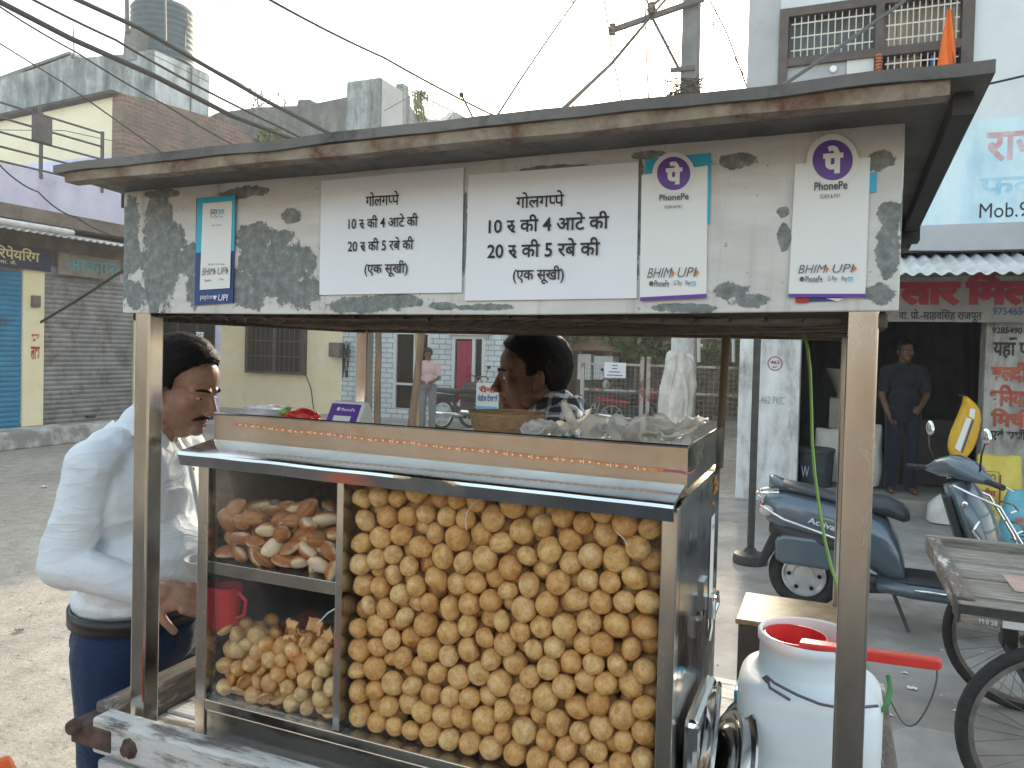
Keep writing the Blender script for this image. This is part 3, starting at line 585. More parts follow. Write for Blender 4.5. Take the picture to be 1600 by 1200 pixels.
# ------------------------------------------------------------------ gate, pillar, garland, bag, stall behind
V = 13.0
mat('gate_iron', (.38, .35, .31), (.48, .45, .41), rough=.7, scale=6, c3=(.22, .10, .05), s3=4, t3=(.50, .6))
F_ = thing('mesh_gate', 'rusty framed wire mesh gate closing the yard behind the vendor', 'gate', (-1.6, V, 0))
x0, x1, x2 = pv(910, 600, V).x, pv(1008, 600, V).x, pv(1158, 600, V).x; zt = pv(960, 566, V).z
for x in (x0, x1-.06, x1+.06, x2): m = MB(); m.box((x-.035, V-.03, 0), (x+.035, V+.03, zt+(.12 if abs(x-x1) < .1 else .02))); m.build('post', 'gate_iron', F_)
m = MB()
for (a, b) in ((x0+.035, x1-.095), (x1+.095, x2-.035)):
    for z in (zt-.06, .12, .62*zt): m.box((a, V-.02, z), (b, V+.02, z+.04))
m.build('rail', 'gate_iron', F_); mat('mesh_wire', (.24, .24, .22), rough=.6)
m = MB(); st = .085
for (a, b) in ((x0, x1-.06), (x1+.06, x2)):
    k = 0
    while a+k*st < b: m.box((a+k*st-.0028, V-.003, .1), (a+k*st+.0028, V+.003, zt)); k += 1
    k = 0
    while .12+k*st < zt: m.box((a, V-.008, .12+k*st-.0028), (b, V-.004, .12+k*st+.0028)); k += 1
m.build('wire_mesh', 'mesh_wire', F_)
m = MB(); a, b = pv(944, 566, V-.08), pv(977, 591, V-.08); m.box((a.x, V-.06, b.z), (b.x, V-.05, a.z)); o = m.build('paper_notice', 'paper'); tag(o, 'white paper notice tied to the mesh gate', 'notice')
t = MB()
for k, (u0, u1) in enumerate(((956, 965), (956, 964), (951, 968), (948, 972))): t.box((pv(u0, 570+k*5, V-.08).x, V-.064, pv(u0, 571.6+k*5, V-.08).z), (pv(u1, 570+k*5, V-.08).x, V-.061, pv(u0, 570.2+k*5, V-.08).z))
t.build('print', 'ink_grey', o)
m = MB()
for k in range(30):
    t = k/29; p = pv(1057, 513, 9.15).lerp(pv(1096, 513, 9.15), t); p.z -= .07*math.sin(PI*t); m.ell(p, .026, 8, 6)
mat('marigold', (.75, .25, .03), (.65, .10, .04), rough=.8, scale=12); tag(m.build('marigold_garland', 'marigold', smooth=True), 'orange marigold garland hanging round the electric pole under the canopy', 'garland')
m = MB(); rnd = random.Random(3)
for k in range(4): m.ell(pv(1108, 510+k*4, 9.15), .04, 8, 6)
tag(m.build('marigold_tassel', 'marigold', smooth=True), 'short orange flower tassel right of the garland', 'garland')
m = MB()
for (a, b) in (((1092, 527), (1160, 527)), ((1092, 527), (1092, 566)), ((1146, 528), (1146, 566)), ((1092, 540), (1098, 540))): m.tube([pv(*a, V+.1), pv(*b, V+.1)], .03, 8)
tag(m.build('pipe_frame', 'white_frame'), 'white pipe frame standing above the right leaf of the gate', 'frame')
def cloth_bag():
    m = MB(); v = 9.15; rings = []
    outline = [(1044, 1078, 556), (1042, 1084, 562), (1040, 1086, 575), (1036, 1085, 595), (1032, 1083, 615), (1030, 1082, 635), (1030, 1080, 655), (1034, 1076, 672), (1040, 1066, 678)]
    for i, (l, r, y) in enumerate(outline):
        a, b = pv(l, y, v), pv(r, y, v); c = (a+b)/2; hw = (b.x-a.x)/2; ring = []
        for k in range(28):
            t = 2*PI*k/28; w = 1+.30*math.sin(5*t+i*.5)+.16*math.sin(9*t+i*.9); ring.append(c+Vector((hw*math.cos(t)*(1+.07*math.sin(7*t+i*.6)), .11*math.sin(t)*w, .05*math.sin(3*t+i))))
        rings.append(ring)
    m.loft(rings); return m
mat('bag_cloth', (.55, .51, .45), (.72, .69, .63), rough=.9, scale=4, bump=.6, bscale=9, dist=.03)
mat('stall_brown', (.16, .10, .07), (.25, .17, .12), rough=.85, scale=3); mat('stall_tan', (.22, .14, .09), (.29, .20, .13), rough=.8)
St = thing('yard_stall', 'brown open stall with tan fascia standing behind the mesh gate', 'stall', (-2.4, 16, 0))
a, b = pv(905, 531, 15.8), pv(1000, 546, 15.8); m = MB(); m.box((a.x-2.2, 15.6, b.z), (b.x, 18.2, a.z+.05)); m.build('roof', 'stall_brown', St); m = MB(); m.box((a.x-2.2, 15.55, b.z-.05), (b.x, 15.6, a.z)); m.build('fascia', 'stall_tan', St)
m = MB(); m.box((a.x-2.2, 18.0, 0), (b.x, 18.1, b.z)); m.build('back_wall', 'slab_brown', St)
for x in (a.x-2.1, a.x, (a.x+b.x)/2, b.x-.1): m = MB(); m.box((x, 15.65, 0), (x+.09, 15.74, b.z)); m.build('post', 'bark', St)
for (pa, pb) in (((905, 553), (925, 566)), ((930, 556), (960, 566))):
    c1, c2 = pv(*pa, 15.7), pv(*pb, 15.7); m = MB(); m.box((c1.x, 15.6, c2.z-.4), (c2.x, 16.1, c1.z)); m.build('counter', 'white_frame', St, bevel=.01)
Bk = thing('back_building', 'dim low brown building far behind the trees', 'building', (0, 21, 0))
m = MB(); m.box((-6, 20, 0), (9, 24, 3.6)); m.build('wall', 'slab_brown', Bk)
m = MB(); m.box((-6.1, 19.7, 3.6), (9.1, 24, 3.75)); m.build('roof', 'weathered_dark', Bk)
m = MB()
for k in range(4): m.box((-4.5+k*3, 19.97, .9), (-3.3+k*3, 19.99, 2.3))
m.build('window', 'dark_void', Bk)
m = MB(); rnd = random.Random(12); leaves(m, [((-4+k*.8, 18.9+rnd.uniform(-.3, .3), .5+rnd.uniform(0, .3)), (.7, .4, .6)) for k in range(8)], 2200, .1, rnd); o = m.build('undergrowth', 'leaf'); o['kind'] = 'stuff'; o['label'] = 'dark green undergrowth behind the yard'
# ------------------------------------------------------------------ right: flour mill shop facing the street (y = 7.9)
Y = 7.9
Rb = thing('mill_building', 'pale two-storey mill building with grilled upper window over an open dark shop', 'building', (2.4, Y, 0))
xL = .36; xO0, xO1 = 1.01, 2.76; zO = 2.03
wx0, wx1 = pv(1218, 70, Y).x, pv(1521, 70, Y).x; wz0 = pv(1218, 150, Y).z; wz1 = pv(1240, 14, Y).z
m = MB(); m.box((xL, Y, 0), (xO0, Y+.3, 3.2)); m.build('pier', 'pier_white', Rb, bevel=.01)
m = MB(); m.box((xO1, Y-.02, 0), (7.5, Y+.3, 2.6)); stained('pier_dirty', (.17, .15, .14), (.40, .38, .36), (.54, .52, .50), 2.0); m.build('side_pier', 'pier_dirty', Rb, bevel=.01)
m = MB(); m.box((xO0, Y, zO+.47), (xO1+.0, Y+.3, 3.2)); m.box((xL, Y+.01, 3.2), (wx0, Y+.3, 7.5)); m.box((wx1, Y+.01, 3.2), (7.5, Y+.3, 7.5)); m.box((wx0, Y+.012, 3.2), (wx1, Y+.3, wz0)); m.box((wx0, Y+.012, wz1), (wx1, Y+.3, 7.5)); m.box((xO1, Y+.02, 2.6), (7.5, Y+.3, 3.2)); m.build('wall', 'facade_pale', Rb)
m = MB(); m.box((xL-.02, Y-.0, 3.2), (xL+.32, Y+.34, 7.5)); m.build('corner_column', 'facade_grey', Rb, bevel=.01)
m = MB(); m.box((xL, Y+.3, 3.0), (7.5, Y+8, 7.5)); m.build('upper_floor', 'facade_grey', Rb)
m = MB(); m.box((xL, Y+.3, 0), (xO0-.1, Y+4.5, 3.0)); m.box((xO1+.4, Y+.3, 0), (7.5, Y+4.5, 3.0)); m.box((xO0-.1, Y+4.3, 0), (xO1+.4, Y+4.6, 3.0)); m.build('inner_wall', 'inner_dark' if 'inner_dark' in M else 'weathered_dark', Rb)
m = MB(); m.box((xO0-.1, Y-.12, 0), (xO1+.4, Y+4.3, .17)); m.build('shop_floor', 'concrete_ground', Rb, bevel=.015)
# upper window: brown frame, grilles, blinds inside
fr = MB(); t_ = .06
fr.box((wx0, Y-.04, wz0), (wx0+.09, Y+.10, wz1)); fr.box((wx1-.11, Y-.04, wz0), (wx1, Y+.10, wz1)); fr.box((wx0+.09, Y-.035, wz1-.09), (wx1-.11, Y+.095, wz1)); xm = pv(1372, 70, Y).x; zm = pv(1372, 82, Y).z; fr.box((xm-.03, Y-.035, wz0), (xm+.05, Y+.095, wz1-.09)); fr.box((wx0+.09, Y-.03, zm-.05), (xm-.03, Y+.09, zm+.04)); fr.box((xm+.05, Y-.03, zm-.05), (wx1-.11, Y+.09, zm+.04)); W_ = fr.build('window', 'brown_frame', Rb)
gb = MB()
def grid(x0, x1, z0, z1, nx, nz):
    for k in range(nx): x = x0+(x1-x0)*(k+.5)/nx; gb.tube([(x, Y+.0, z0), (x, Y+.0, z1)], .006, 5)
    for k in range(nz): z = z0+(z1-z0)*(k+.5)/nz; gb.box((x0, Y-.006, z-.007), (x1, Y-.001, z+.007))
grid(wx0+.12, xm-.05, zm+.05, wz1-.1, 12, 3); grid(xm+.07, wx1-.13, zm+.05, wz1-.1, 12, 3); grid(xm+.07, wx1-.13, wz0, zm-.06, 11, 2); gb.build('grille', 'grille', W_)
mat('blind_tan', (.30, .26, .21), (.42, .37, .30), rough=.9, scale=5, stretch=(1, 1, .3)); mat('blind_grey', (.10, .12, .13), (.16, .18, .19), rough=.8)
m = MB(); m.box((wx0+.09, Y+.14, zm), (xm, Y+.16, wz1)); m.build('pane', 'blind_grey', W_)
m = MB(); n = 40; vs = []
for i in range(n+1): x = xm+.04+(wx1-.12-xm)*i/n; w = .02*math.sin(i*1.3); vs += [(x, Y+.16+w, zm), (x, Y+.16+w, wz1)]
m.add(vs, [(2*i, 2*i+2, 2*i+3, 2*i+1) for i in range(n)]); m.build('blind', 'blind_tan', W_, smooth=True)
m = MB(); m.box((xm+.05, Y+.2, wz0), (wx1, Y+.22, zm)); m.build('dark_opening', 'dark_void', W_)
m = MB(); a = pv(1322, 100, Y); m.box((wx0+.09, Y+.02, wz0), (a.x, Y+.05, zm-.05)); m.build('grey_board', 'facade_grey', W_); m = MB(); m.box((a.x+.005, Y+.0, wz0), (xm-.035, Y+.04, zm-.05)); m.build('white_board', 'white_frame', W_)
m = MB(); a = pv(1302, 108, Y-.0); m.lathe([(0, -.02), (.035, -.02), (.04, .0), (.03, .015), (0, .02)], (a.x, Y-.0, a.z), 14, 'y'); m.build('switch', 'white_ink', W_, smooth=SH)
a, b = pv(1385, 84, Y+.1), pv(1436, 125, Y+.1); m = MB()
m.box((a.x, Y+.09, wz0), (b.x, Y+.16, a.z)); o = m.build('cardboard_carton', 'stall_tan', bevel=.004); tag(o, 'tan cardboard carton behind the lower window grille', 'carton')
m = MB(); writepx(m, 'HOVAN', (1388, 102, 1410, 109), Y+.088, .02); m.build('lettering', 'ink', o)
m = MB(); a, b = pv(1368, 88, Y-.05), pv(1377, 122, Y-.05)
for k in range(8): m.ell(((a.x+b.x)/2, Y-.07, a.z+(b.z-a.z)*k/7), (.032, .03, .016), 10, 6)
mat('brick_orange', (.52, .16, .06), rough=.7); tag(m.build('flower_string', 'brick_orange', smooth=True), 'short orange flower string hanging on the window post', 'garland')
m = MB(); m.box((pv(1454, 88, Y+.1).x, Y+.08, wz0), (pv(1460, 88, Y+.1).x, Y+.12, pv(1455, 87, Y+.1).z)); mat('blue_cloth', (.05, .18, .5), rough=.7); tag(m.build('blue_tube', 'blue_cloth', bevel=.01), 'narrow blue object standing behind the lower grille', 'tube')
# sign on the upper wall, awning, mill sign
m = MB(); a, b = pv(1462, 186, Y-.05), pv(1720, 352, Y-.05); zs1, zs0 = pv(1560, 186, Y-.05).z, pv(1560, 349, Y-.05).z; m.box((a.x-.35, Y-.07, zs0), (b.x, Y-.02, zs1)); stained('sign_pale', (.42, .60, .70), (.60, .76, .83), (.74, .82, .85), .9); o = m.build('wall_sign', 'sign_pale'); tag(o, 'faded pale blue painted wall sign above the corrugated awning', 'sign')
mat('faded_red', (.52, .30, .34), (.62, .50, .54), rough=.8, scale=9); mat('faded_blue', (.28, .52, .70), (.50, .68, .78), rough=.8, scale=9)
t = MB(); writepx(t, '\u0930\u093e\u091c', (1540, 208, 1640, 254), Y-.072, .025); t.build('faded_lettering', 'faded_red', o)
t = MB(); writepx(t, '\u092b\u0932\u094b\u0930', (1530, 268, 1680, 306), Y-.072, .025); t.build('pale_lettering', 'faded_blue', o)
t = MB(); writepx(t, 'Mob.9', (1530, 318, 1606, 341), Y-.072, .0); t.build('phone_lettering', 'ink', o)
m = MB(); m.box((xO0-.3, Y-.35, zs0-.30), (7.5, Y-.01, zs0-.04)); m.build('ledge', 'facade_grey', Rb)
zA1, zA0 = pv(1500, 392, Y-.1).z, pv(1500, 427, Y-1.30).z
corrugated(1.2, 7.4, Y-1.30, Y-.03, zA0, zA1, 'tin', 'awning', Rb, 'x', .115, .016)
m = MB(); zq1, zq0 = pv(1480, 432, Y-.2).z, pv(1480, 503, Y-.2).z; m.box((xO0-.1, Y-.2, zq0), (7.4, Y-.14, zq1)); mat('sign_grey', (.24, .225, .22), (.32, .305, .295), rough=.8, scale=4); o = m.build('mill_sign', 'sign_grey'); tag(o, 'grey mill signboard with large dark red Hindi letters under the awning', 'signboard')  # awning shade is partly put into the board's grey, along with grime
mat('mill_red', (.26, .02, .035), (.34, .035, .05), rough=.6)
t = MB(); writepx(t, '\u0932\u093e\u0930 \u093f\u092e\u0932', (1405, 428, 1622, 478), Y-.205, .07); t.build('red_lettering', 'mill_red', o)
t = MB(); writepx(t, ['\u0935\u093e. \u092a', ('sub', ''), '\u094b.-\u0938\u093e\u0939\u0935\u093f\u0938\u0902\u0939 \u0930\u093e\u091c\u092a\u0942\u0924'], (1404, 483, 1534, 503), Y-.205, .02); t.build('owner_lettering', 'ink', o)
t = MB(); writepx(t, '9754654', (1551, 480, 1606, 492), Y-.205, .02); t.build('phone_lettering', 'navy', o)
# painted wall writing on the right pier
for (s_, bx, mt) in (('92854901449', (1550, 511, 1625, 521), 'ink'), ('\u092f\u0939\u093e\u0901 \u092a\u0930', (1551, 526, 1618, 560), 'ink'), (['\u0939', ('half', '\u0932'), '\u0926\u0940'], (1548, 564, 1606, 600), 'orange_ink2'), ('\u0927\u093f\u0928\u092f\u093e', (1546, 600, 1606, 634), 'orange_ink2'), (['\u093f\u092e\u091a', ('reph', '')], (1548, 637, 1602, 666), 'orange_ink2'), ('\u090f\u0935\u0902 \u0938\u092d\u0940', (1547, 668, 1603, 688), 'ink')):
    if mt not in M: mat('orange_ink2', (.34, .06, .035), (.44, .13, .08), rough=.8, scale=8)
    t = MB(); writepx(t, s_, bx, Y-.026, .045 if mt != 'ink' else .03); t.build('painted_lettering', mt, Rb)
c = pv(1211, 568, Y-.004); t = MB()
for k in range(40):
    a0, a1 = 2*PI*k/40, 2*PI*(k+1)/40; r0, r1 = .07, .08; t.quad(*[(c.x+r*math.cos(a), Y-.006, c.z+r*math.sin(a)) for r, a in ((r0, a0), (r1, a0), (r1, a1), (r0, a1))])
write(t, '462', (c.x-.05, Y-.006, c.z-.005), (1, 0, 0), (0, 0, 1), (0, -1, 0), .10, .038, .02); write(t, '67', (c.x-.025, Y-.006, c.z-.05), (1, 0, 0), (0, 0, 1), (0, -1, 0), .05, .025, .02); mat('maroon_ink', (.28, .06, .07), rough=.8); t.build('painted_number', 'maroon_ink', Rb)
t = MB(); writepx(t, 'B-462 PKC', (1180, 618, 1226, 630), Y-.006, .01); mat('fade_ink', (.35, .38, .42), rough=.8); t.build('painted_scribble', 'fade_ink', Rb)
# orange pennant on a pole behind the canopy
m = MB(); v = 7.6; a, b, c, d = pv(1462, 118, v), pv(1494, 112, v), pv(1487, 16, v), pv(1480, 16, v)
n = 14; vs = []
for i in range(n+1):
    t = i/n; l = a.lerp(d, t); r = b.lerp(c, t)
    for j in range(7): q_ = l.lerp(r, j/6); q_.y += .04*math.sin(j*1.5+i*.35)*(1-t*.6); vs.append(q_)
m.add(vs, [(i*7+j, i*7+j+1, (i+1)*7+j+1, (i+1)*7+j) for i in range(n) for j in range(6)]); mat('saffron', (.80, .16, .02), rough=.7)
Fg = thing('saffron_flag', 'orange pennant on a staff fixed under the grilled upper window', 'flag', (b.x, v, 4.3)); o = m.build('cloth', 'saffron', Fg, smooth=True); s = o.modifiers.new('s', 'SOLIDIFY'); s.thickness = .004
m = MB(); m.tube([(b.x+.012, v, pv(1494, 190, v).z), (c.x+.012, v, c.z+.02)], .014, 8); m.tube([(b.x+.012, v, b.z-.15), (b.x+.012, 7.9, b.z-.15)], .014, 6); m.build('staff', 'bamboo', Fg)

# unseen house row added behind the viewer: fill light and reflections for the steel
mat('added_row_tan', (.28, .26, .225), (.34, .32, .28), rough=.9, scale=2)
Nb = thing('added_house_row', 'unseen grey house row added behind the viewer for reflections', 'house', (1, -8.5, 0))
m = MB(); m.box((-13, -11, .9), (14, -8.5, 3.6)); m.build('wall', 'added_row_tan', Nb); m = MB(); m.box((-13.02, -11, 0), (14.02, -8.48, .9)); m.build('plinth', 'slab_brown', Nb)  # wall and plinth of the added unseen row
for k in range(6): m = MB(); x = -11+k*4.2; m.box((x, -8.499, .95), (x+1.5, -8.45, 2.6)); m.build('door', 'dark_wood', Nb)  # doors of the added unseen row
# ------------------------------------------------------------------ the snack cart
CT = thing('snack_cart', 'weathered wooden snack cart with steel posts and a painted tin canopy', 'cart', (.7, .4, 0))
m = MB()
for k in range(7): m.box((0, .005+k*.124, .772), (1.44, .005+k*.124+.119, .797+.003*(k % 2)))
m.build('bed', 'wood_cart', CT, bevel=.004)
m = MB(); m.box((-.005, -.055, .79), (1.475, -.008, .862)); m.build('front_rail', 'wood_cart', CT, bevel=.006)
for y_ in (-.045, .835): m = MB(); m.box((0, y_, .735), (1.47, y_+.055, .772)); m.build('bed_beam', 'wood_cart', CT, bevel=.004)
m = MB(); m.box((-.055, -.008, .785), (-.003, .88, .866)); m.build('side_rail', 'wood_side', CT, bevel=.008)
m = MB(); m.box((1.445, -.008, .79), (1.485, .88, .85)); m.build('side_rail', 'wood_side', CT, bevel=.006)
m = MB(); m.box((-.012, -.058, .80), (.05, -.050, .845)); m.box((-.062, -.058, .80), (-.010, .05, .845)); m.lathe([(0, -.075), (.014, -.075), (.016, -.055), (0, -.05)], (-.045, 0, .838), 12, 'y'); m.build('corner_bracket', 'rust', CT, bevel=.004)
m = MB(); m.lathe([(0, -.068), (.012, -.068), (.013, -.058), (.021, -.057), (.021, -.052), (0, -.052)], (.100, 0, .822), 8, 'y'); m.build('bolt', 'rust', CT)
for (x, y, lean) in ((.030, .004, 0), (1.363, .004, 0), (.030, .79, 0), (1.363, .79, 0)):
    m = MB(); m.box((x, y, .797), (x+.039, y+.039, 1.69)); m.build('canopy_post', 'steel_post', CT, bevel=.004)
# wheels under the bed
def spoked_wheel(mb_t, mb_r, mb_s, c, r, tr=.022, n=28, w=.03):
    c = Vector(c); pr = [(r-2*tr+tr*(1-math.cos(2*PI*k/10))+0, tr*math.sin(2*PI*k/10)) for k in range(11)]
    mb_t.lathe([(r-tr+tr*math.cos(2*PI*k/10), tr*math.sin(2*PI*k/10)) for k in range(11)], c, 48, 'y')
    q = r-2*tr; mb_r.lathe([(q+.004, -.014), (q-.014, -.012), (q-.014, .012), (q+.004, .014)], c, 48, 'y')
    mb_r.lathe([(0, -w*1.6), (.016, -w*1.6), (.016, -w), (.030, -w), (.030, w), (.016, w), (.016, w*1.6), (0, w*1.6)], c, 16, 'y')
    for k in range(n):
        a = 2*PI*k/n; b = a+(.5 if k % 4 < 2 else -.5); s = w if k % 2 else -w
        mb_s.tube([c+Vector((.028*math.cos(b), s, .028*math.sin(b))), c+Vector(((q-.012)*math.cos(a), 0, (q-.012)*math.sin(a)))], .0016, 4, False)
def add_wheel(parent, c, r, n=28, name='wheel'):
    t, rm, sp = MB(), MB(), MB(); spoked_wheel(t, rm, sp, c, r, n=n)
    w = t.build(name, 'rubber', parent, smooth=True); rm.build('rim', 'rim_metal', w, smooth=SH); sp.build('spokes', 'rim_metal', w); return w
mat('rim_metal', (.16, .15, .145), (.30, .28, .26), rough=.5, metal=.7, scale=9)
for x in (.25, 1.2):
    add_wheel(CT, (x, -.02, .34), .34); add_wheel(CT, (x, .90, .34), .34)
m = MB(); m.box((.25-.02, 0, .32), (.29-.02, .88, .36)); m.box((1.18, 0, .32), (1.22, .88, .36)); m.box((.23, .4, .34), (.27, .45, .74)); m.box((1.18, .4, .34), (1.22, .45, .74)); m.build('axle', 'black_iron', CT)
# canopy: four painted tin sides, ceiling of mesh and reed, roof sheet with battens
zl, zr = 1.924, 1.936
m = MB(); m.prism([(0, 0, 1.677), (.4, 0, 1.6765), (.9, 0, 1.678), (1.425, 0, 1.686), (1.425, 0, zr), (0, 0, zl)], (0, .012, 0)); m.build('fascia', 'fascia_paint', CT, bevel=.002)
m = MB(); m.box((0, .013, 1.68), (.010, .86, zl-.01)); m.build('side_fascia', 'fascia_paint', CT)
m = MB(); m.box((1.415, .013, 1.69), (1.425, .86, zr-.01)); m.build('side_fascia', 'fascia_paint', CT)
m = MB(); m.box((0, .862, 1.68), (1.425, .872, 1.93)); m.build('back_fascia', 'roof_under', CT)
m = MB(); rnd = random.Random(4)
nx, ny = 60, 24; vs = []
for j in range(ny+1):
    for i in range(nx+1):
        x, y = .012+1.40*i/nx, .014+.84*j/ny; vs.append((x, y, 1.690-.012*max(0, noise.noise((x*5, y*5, 2)))-.010*abs(noise.noise((x*22, y*22, 7)))))
m.add(vs, [(j*(nx+1)+i, j*(nx+1)+i+1, (j+1)*(nx+1)+i+1, (j+1)*(nx+1)+i) for j in range(ny) for i in range(nx)]); m.build('ceiling', 'reed_brown', CT, smooth=True)
m = MB()
for k in range(-14, 27):
    a = .05*k
    for sgn in (1, -1):
        p = []
        for t in range(13):
            y = .016+.83*t/12; x = a*1.0+.06+sgn*(y-.4)*.9
            if .015 < x < 1.41: p.append(Vector((x, y, 1.677+.003*sgn-.006*max(0, noise.noise((x*5, y*5, 2)))+.003*noise.noise((x*30, y*30, 1)))))
        if len(p) > 1: m.tube(p, .0035, 4, False)
for k in range(7): y = .03+k*.13; m.tube([(.012+.14*i, y+.004*math.sin(i*2+k), 1.673+.003*math.sin(i*1.3+k)) for i in range(11)], .005, 5)
m.build('ceiling_mesh', 'wire_brown', CT)
m = MB(); m.box((.012, .80, 1.664), (1.413, .86, 1.688)); m.box((.012, .014, 1.662), (.03, .80, 1.684)); m.box((1.396, .014, 1.662), (1.413, .80, 1.684)); m.build('ceiling_beam', 'reed_brown', CT, bevel=.003)
yf = -.145
def roofz(x, y): return 1.940+.008*x-.06*(y-yf)
m = MB(); nx, ny = 48, 4
def rp(x, y, dz): return (x, y, roofz(x, y)+dz+(.004*noise.noise((x*9, y*2, 3)) if y < 0 else .003*noise.noise((x*6, 1, 5))))
top = [rp(-.014+1.517*i/nx, yf-.0+1.08*j/ny, .007) for j in range(ny+1) for i in range(nx+1)]; bot = [rp(-.014+1.517*i/nx, yf+1.08*j/ny, -.008) for j in range(ny+1) for i in range(nx+1)]
k = len(top); W = nx+1; fs = []
for j in range(ny):
    for i in range(nx): q = j*W+i; fs += [(q, q+1, q+W+1, q+W), (k+q, k+q+W, k+q+W+1, k+q+1)]
for i in range(nx): fs += [(i, k+i, k+i+1, i+1), (ny*W+i, ny*W+i+1, k+ny*W+i+1, k+ny*W+i)]
for j in range(ny): fs += [(j*W, (j+1)*W, k+(j+1)*W, k+j*W), (j*W+nx, k+j*W+nx, k+(j+1)*W+nx, (j+1)*W+nx)]
m.add(top+bot, fs); m.build('roof', 'roof_sheet', CT)
m = MB(); m.loft([[(x, yf+.008, roofz(x, yf)-.026+.0012*math.sin(x*17)), (x, yf+.035, roofz(x, yf)-.027), (x, yf+.035, roofz(x, yf)-.0085), (x, yf+.006, roofz(x, yf)-.0085)] for x in [.008+1.452*i/30 for i in range(31)]]); m.build('front_batten', 'rusty_batten', CT)
m = MB(); m.prism([(1.468, yf+.05, roofz(1.5, yf+.05)-.036), (1.490, yf+.05, roofz(1.5, yf+.05)-.036), (1.490, yf+.05, roofz(1.5, yf+.05)-.009), (1.468, yf+.05, roofz(1.5, yf+.05)-.009)], (0, .82, -.050)); m.build('side_batten', 'roof_under', CT)
m = MB(); m.box((1.426, .55, 1.855), (1.495, .60, 1.885)); m.build('bracket', 'roof_under', CT)
# ------------------------------------------------------------------ notices and payment cards on the fascia
FV = -.001
def sheet(name, corners, mt, label, cat, group=None, th=.0015, dv=0.0, curl=0):
    ps = [pv(x, y, FV-.001-dv) for x, y in corners]; m = MB(); n = 10; vs = []
    for j in range(n+1):
        for i in range(n+1):
            a = ps[0].lerp(ps[1], i/n); b = ps[3].lerp(ps[2], i/n); p = a.lerp(b, j/n); p.y -= curl*(abs(noise.noise((i*.45, j*.35, curl*900)))+.2*(i in (0, n))); vs.append(p)
    m.add(vs, [(j*(n+1)+i, (j+1)*(n+1)+i, (j+1)*(n+1)+i+1, j*(n+1)+i+1) for j in range(n) for i in range(n)])
    o = m.build(name, mt); s = o.modifiers.new('s', 'SOLIDIFY'); s.thickness = th; s.offset = -1 if False else 1
    return tag(o, label, cat, group) if label else o
GP = ['\u0917\u094b\u0932\u0917', ('half', '\u092a'), '\u092a\u0947']
L10 = ['10 ', ('ruu', ''), ' \u0915\u0940 4 \u0906\u091f\u0947 \u0915\u0940']; L20 = ['20 ', ('ruu', ''), ' \u0915\u0940 5 \u0930\u092c\u0947 \u0915\u0940']; LS = '(\u090f\u0915 \u0938\u0942\u0916\u0940)'
TV = FV-.0046
def notice(corners, lines, label):
    o = sheet('price_notice', corners, 'paper', label, 'price notice', 'handbills with prices on the canopy', curl=.0010)
    for s, bx, bd in lines:
        t = MB(); writepx(t, s, bx, TV, bd); t.build('lettering', 'ink', o)
notice([(503, 283), (725, 262), (722, 457), (500, 461)], [(GP, (571, 301, 623, 323), .012), (L10, (544, 338, 653, 359), .014), (L20, (543, 373, 646, 394), .014), (LS, (569, 408, 637, 433), .014)], 'white paper price notice with smaller lettering, nearer the blue bordered payment card')
notice([(733, 274), (998, 253), (995, 466), (727, 470)], [(GP, (806, 301, 881, 326), .012), (L10, (763, 338, 951, 366), .016), (L20, (761, 376, 937, 405), .016), (LS, (801, 416, 881, 444), .014)], 'white paper price notice with larger lettering, beside the card with the cyan corners')
def px_poly(mb, pts, dv): mb.quad(*[pv(x, y, FV-dv) for x, y in pts])
def px_disc(mb, cx, cy, rx, ry, dv, a0=0, a1=2*PI, n=40): mb.quad(*[pv(cx+rx*math.cos(a0+(a1-a0)*k/n), cy-ry*math.sin(a0+(a1-a0)*k/n), FV-dv) for k in range(n if a1-a0 > 6 else n+1)])
def bhim(o, bx, dv, mt='ink_grey'):
    x0, y0, x1, y1 = bx; w = x1-x0; t = MB(); writepx(t, 'BHIM', (x0, y0, x0+w*.44, y1), FV-dv, -.008, .25); writepx(t, 'UPI', (x0+w*.57, y0-1, x0+w*.91, y1-1), FV-dv, -.008, .25); t.build('upi_lettering', mt, o)
    t = MB(); px_poly(t, [(x0+w*.47, y0), (x0+w*.53, (y0+y1)/2), (x0+w*.47, y1)], dv); px_poly(t, [(x0+w*.93, y0-1), (x1, (y0+y1)/2-1), (x0+w*.93, y1-1)], dv); t.build('arrow_mark', 'orange_ink', o)
# card 1: tall, blue border
o = sheet('payment_card', [(308, 310), (368, 305), (365, 473), (305, 477)], 'navy', 'narrow payment card with cyan and navy border at the peeling left part of the fascia', 'payment card', 'payment cards on the canopy', .002)
t = MB(); px_poly(t, [(308, 310), (368, 305), (366, 392), (306, 395)], .0042); t.build('cyan_field', 'cyan', o)
t = MB(); px_poly(t, [(317, 318), (363, 314), (359, 450), (312, 453)], .0050); t.build('white_field', 'card', o)
t = MB(); writepx(t, 'pay', (329, 327, 340, 338), FV-.0058, .0); writepx(t, 'Accepted Here', (329, 338, 349, 341), FV-.0058); t.build('dark_lettering', 'navy', o)
t = MB(); writepx(t, 'tm', (341, 326, 350, 335), FV-.0058, .0); t.build('light_lettering', 'cyan', o)
t = MB(); writepx(t, 'Scan & Pay', (331, 351, 346, 354), FV-.0058); writepx(t, 'BHIM UPI app', (325, 412, 351, 415), FV-.0058); writepx(t, 'bank', (320, 436, 330, 440), FV-.0058); writepx(t, 'G Pay', (342, 435, 350, 439), FV-.0058); t.build('small_lettering', 'ink_grey', o)
bhim(o, (315, 419, 357, 430), .0058)
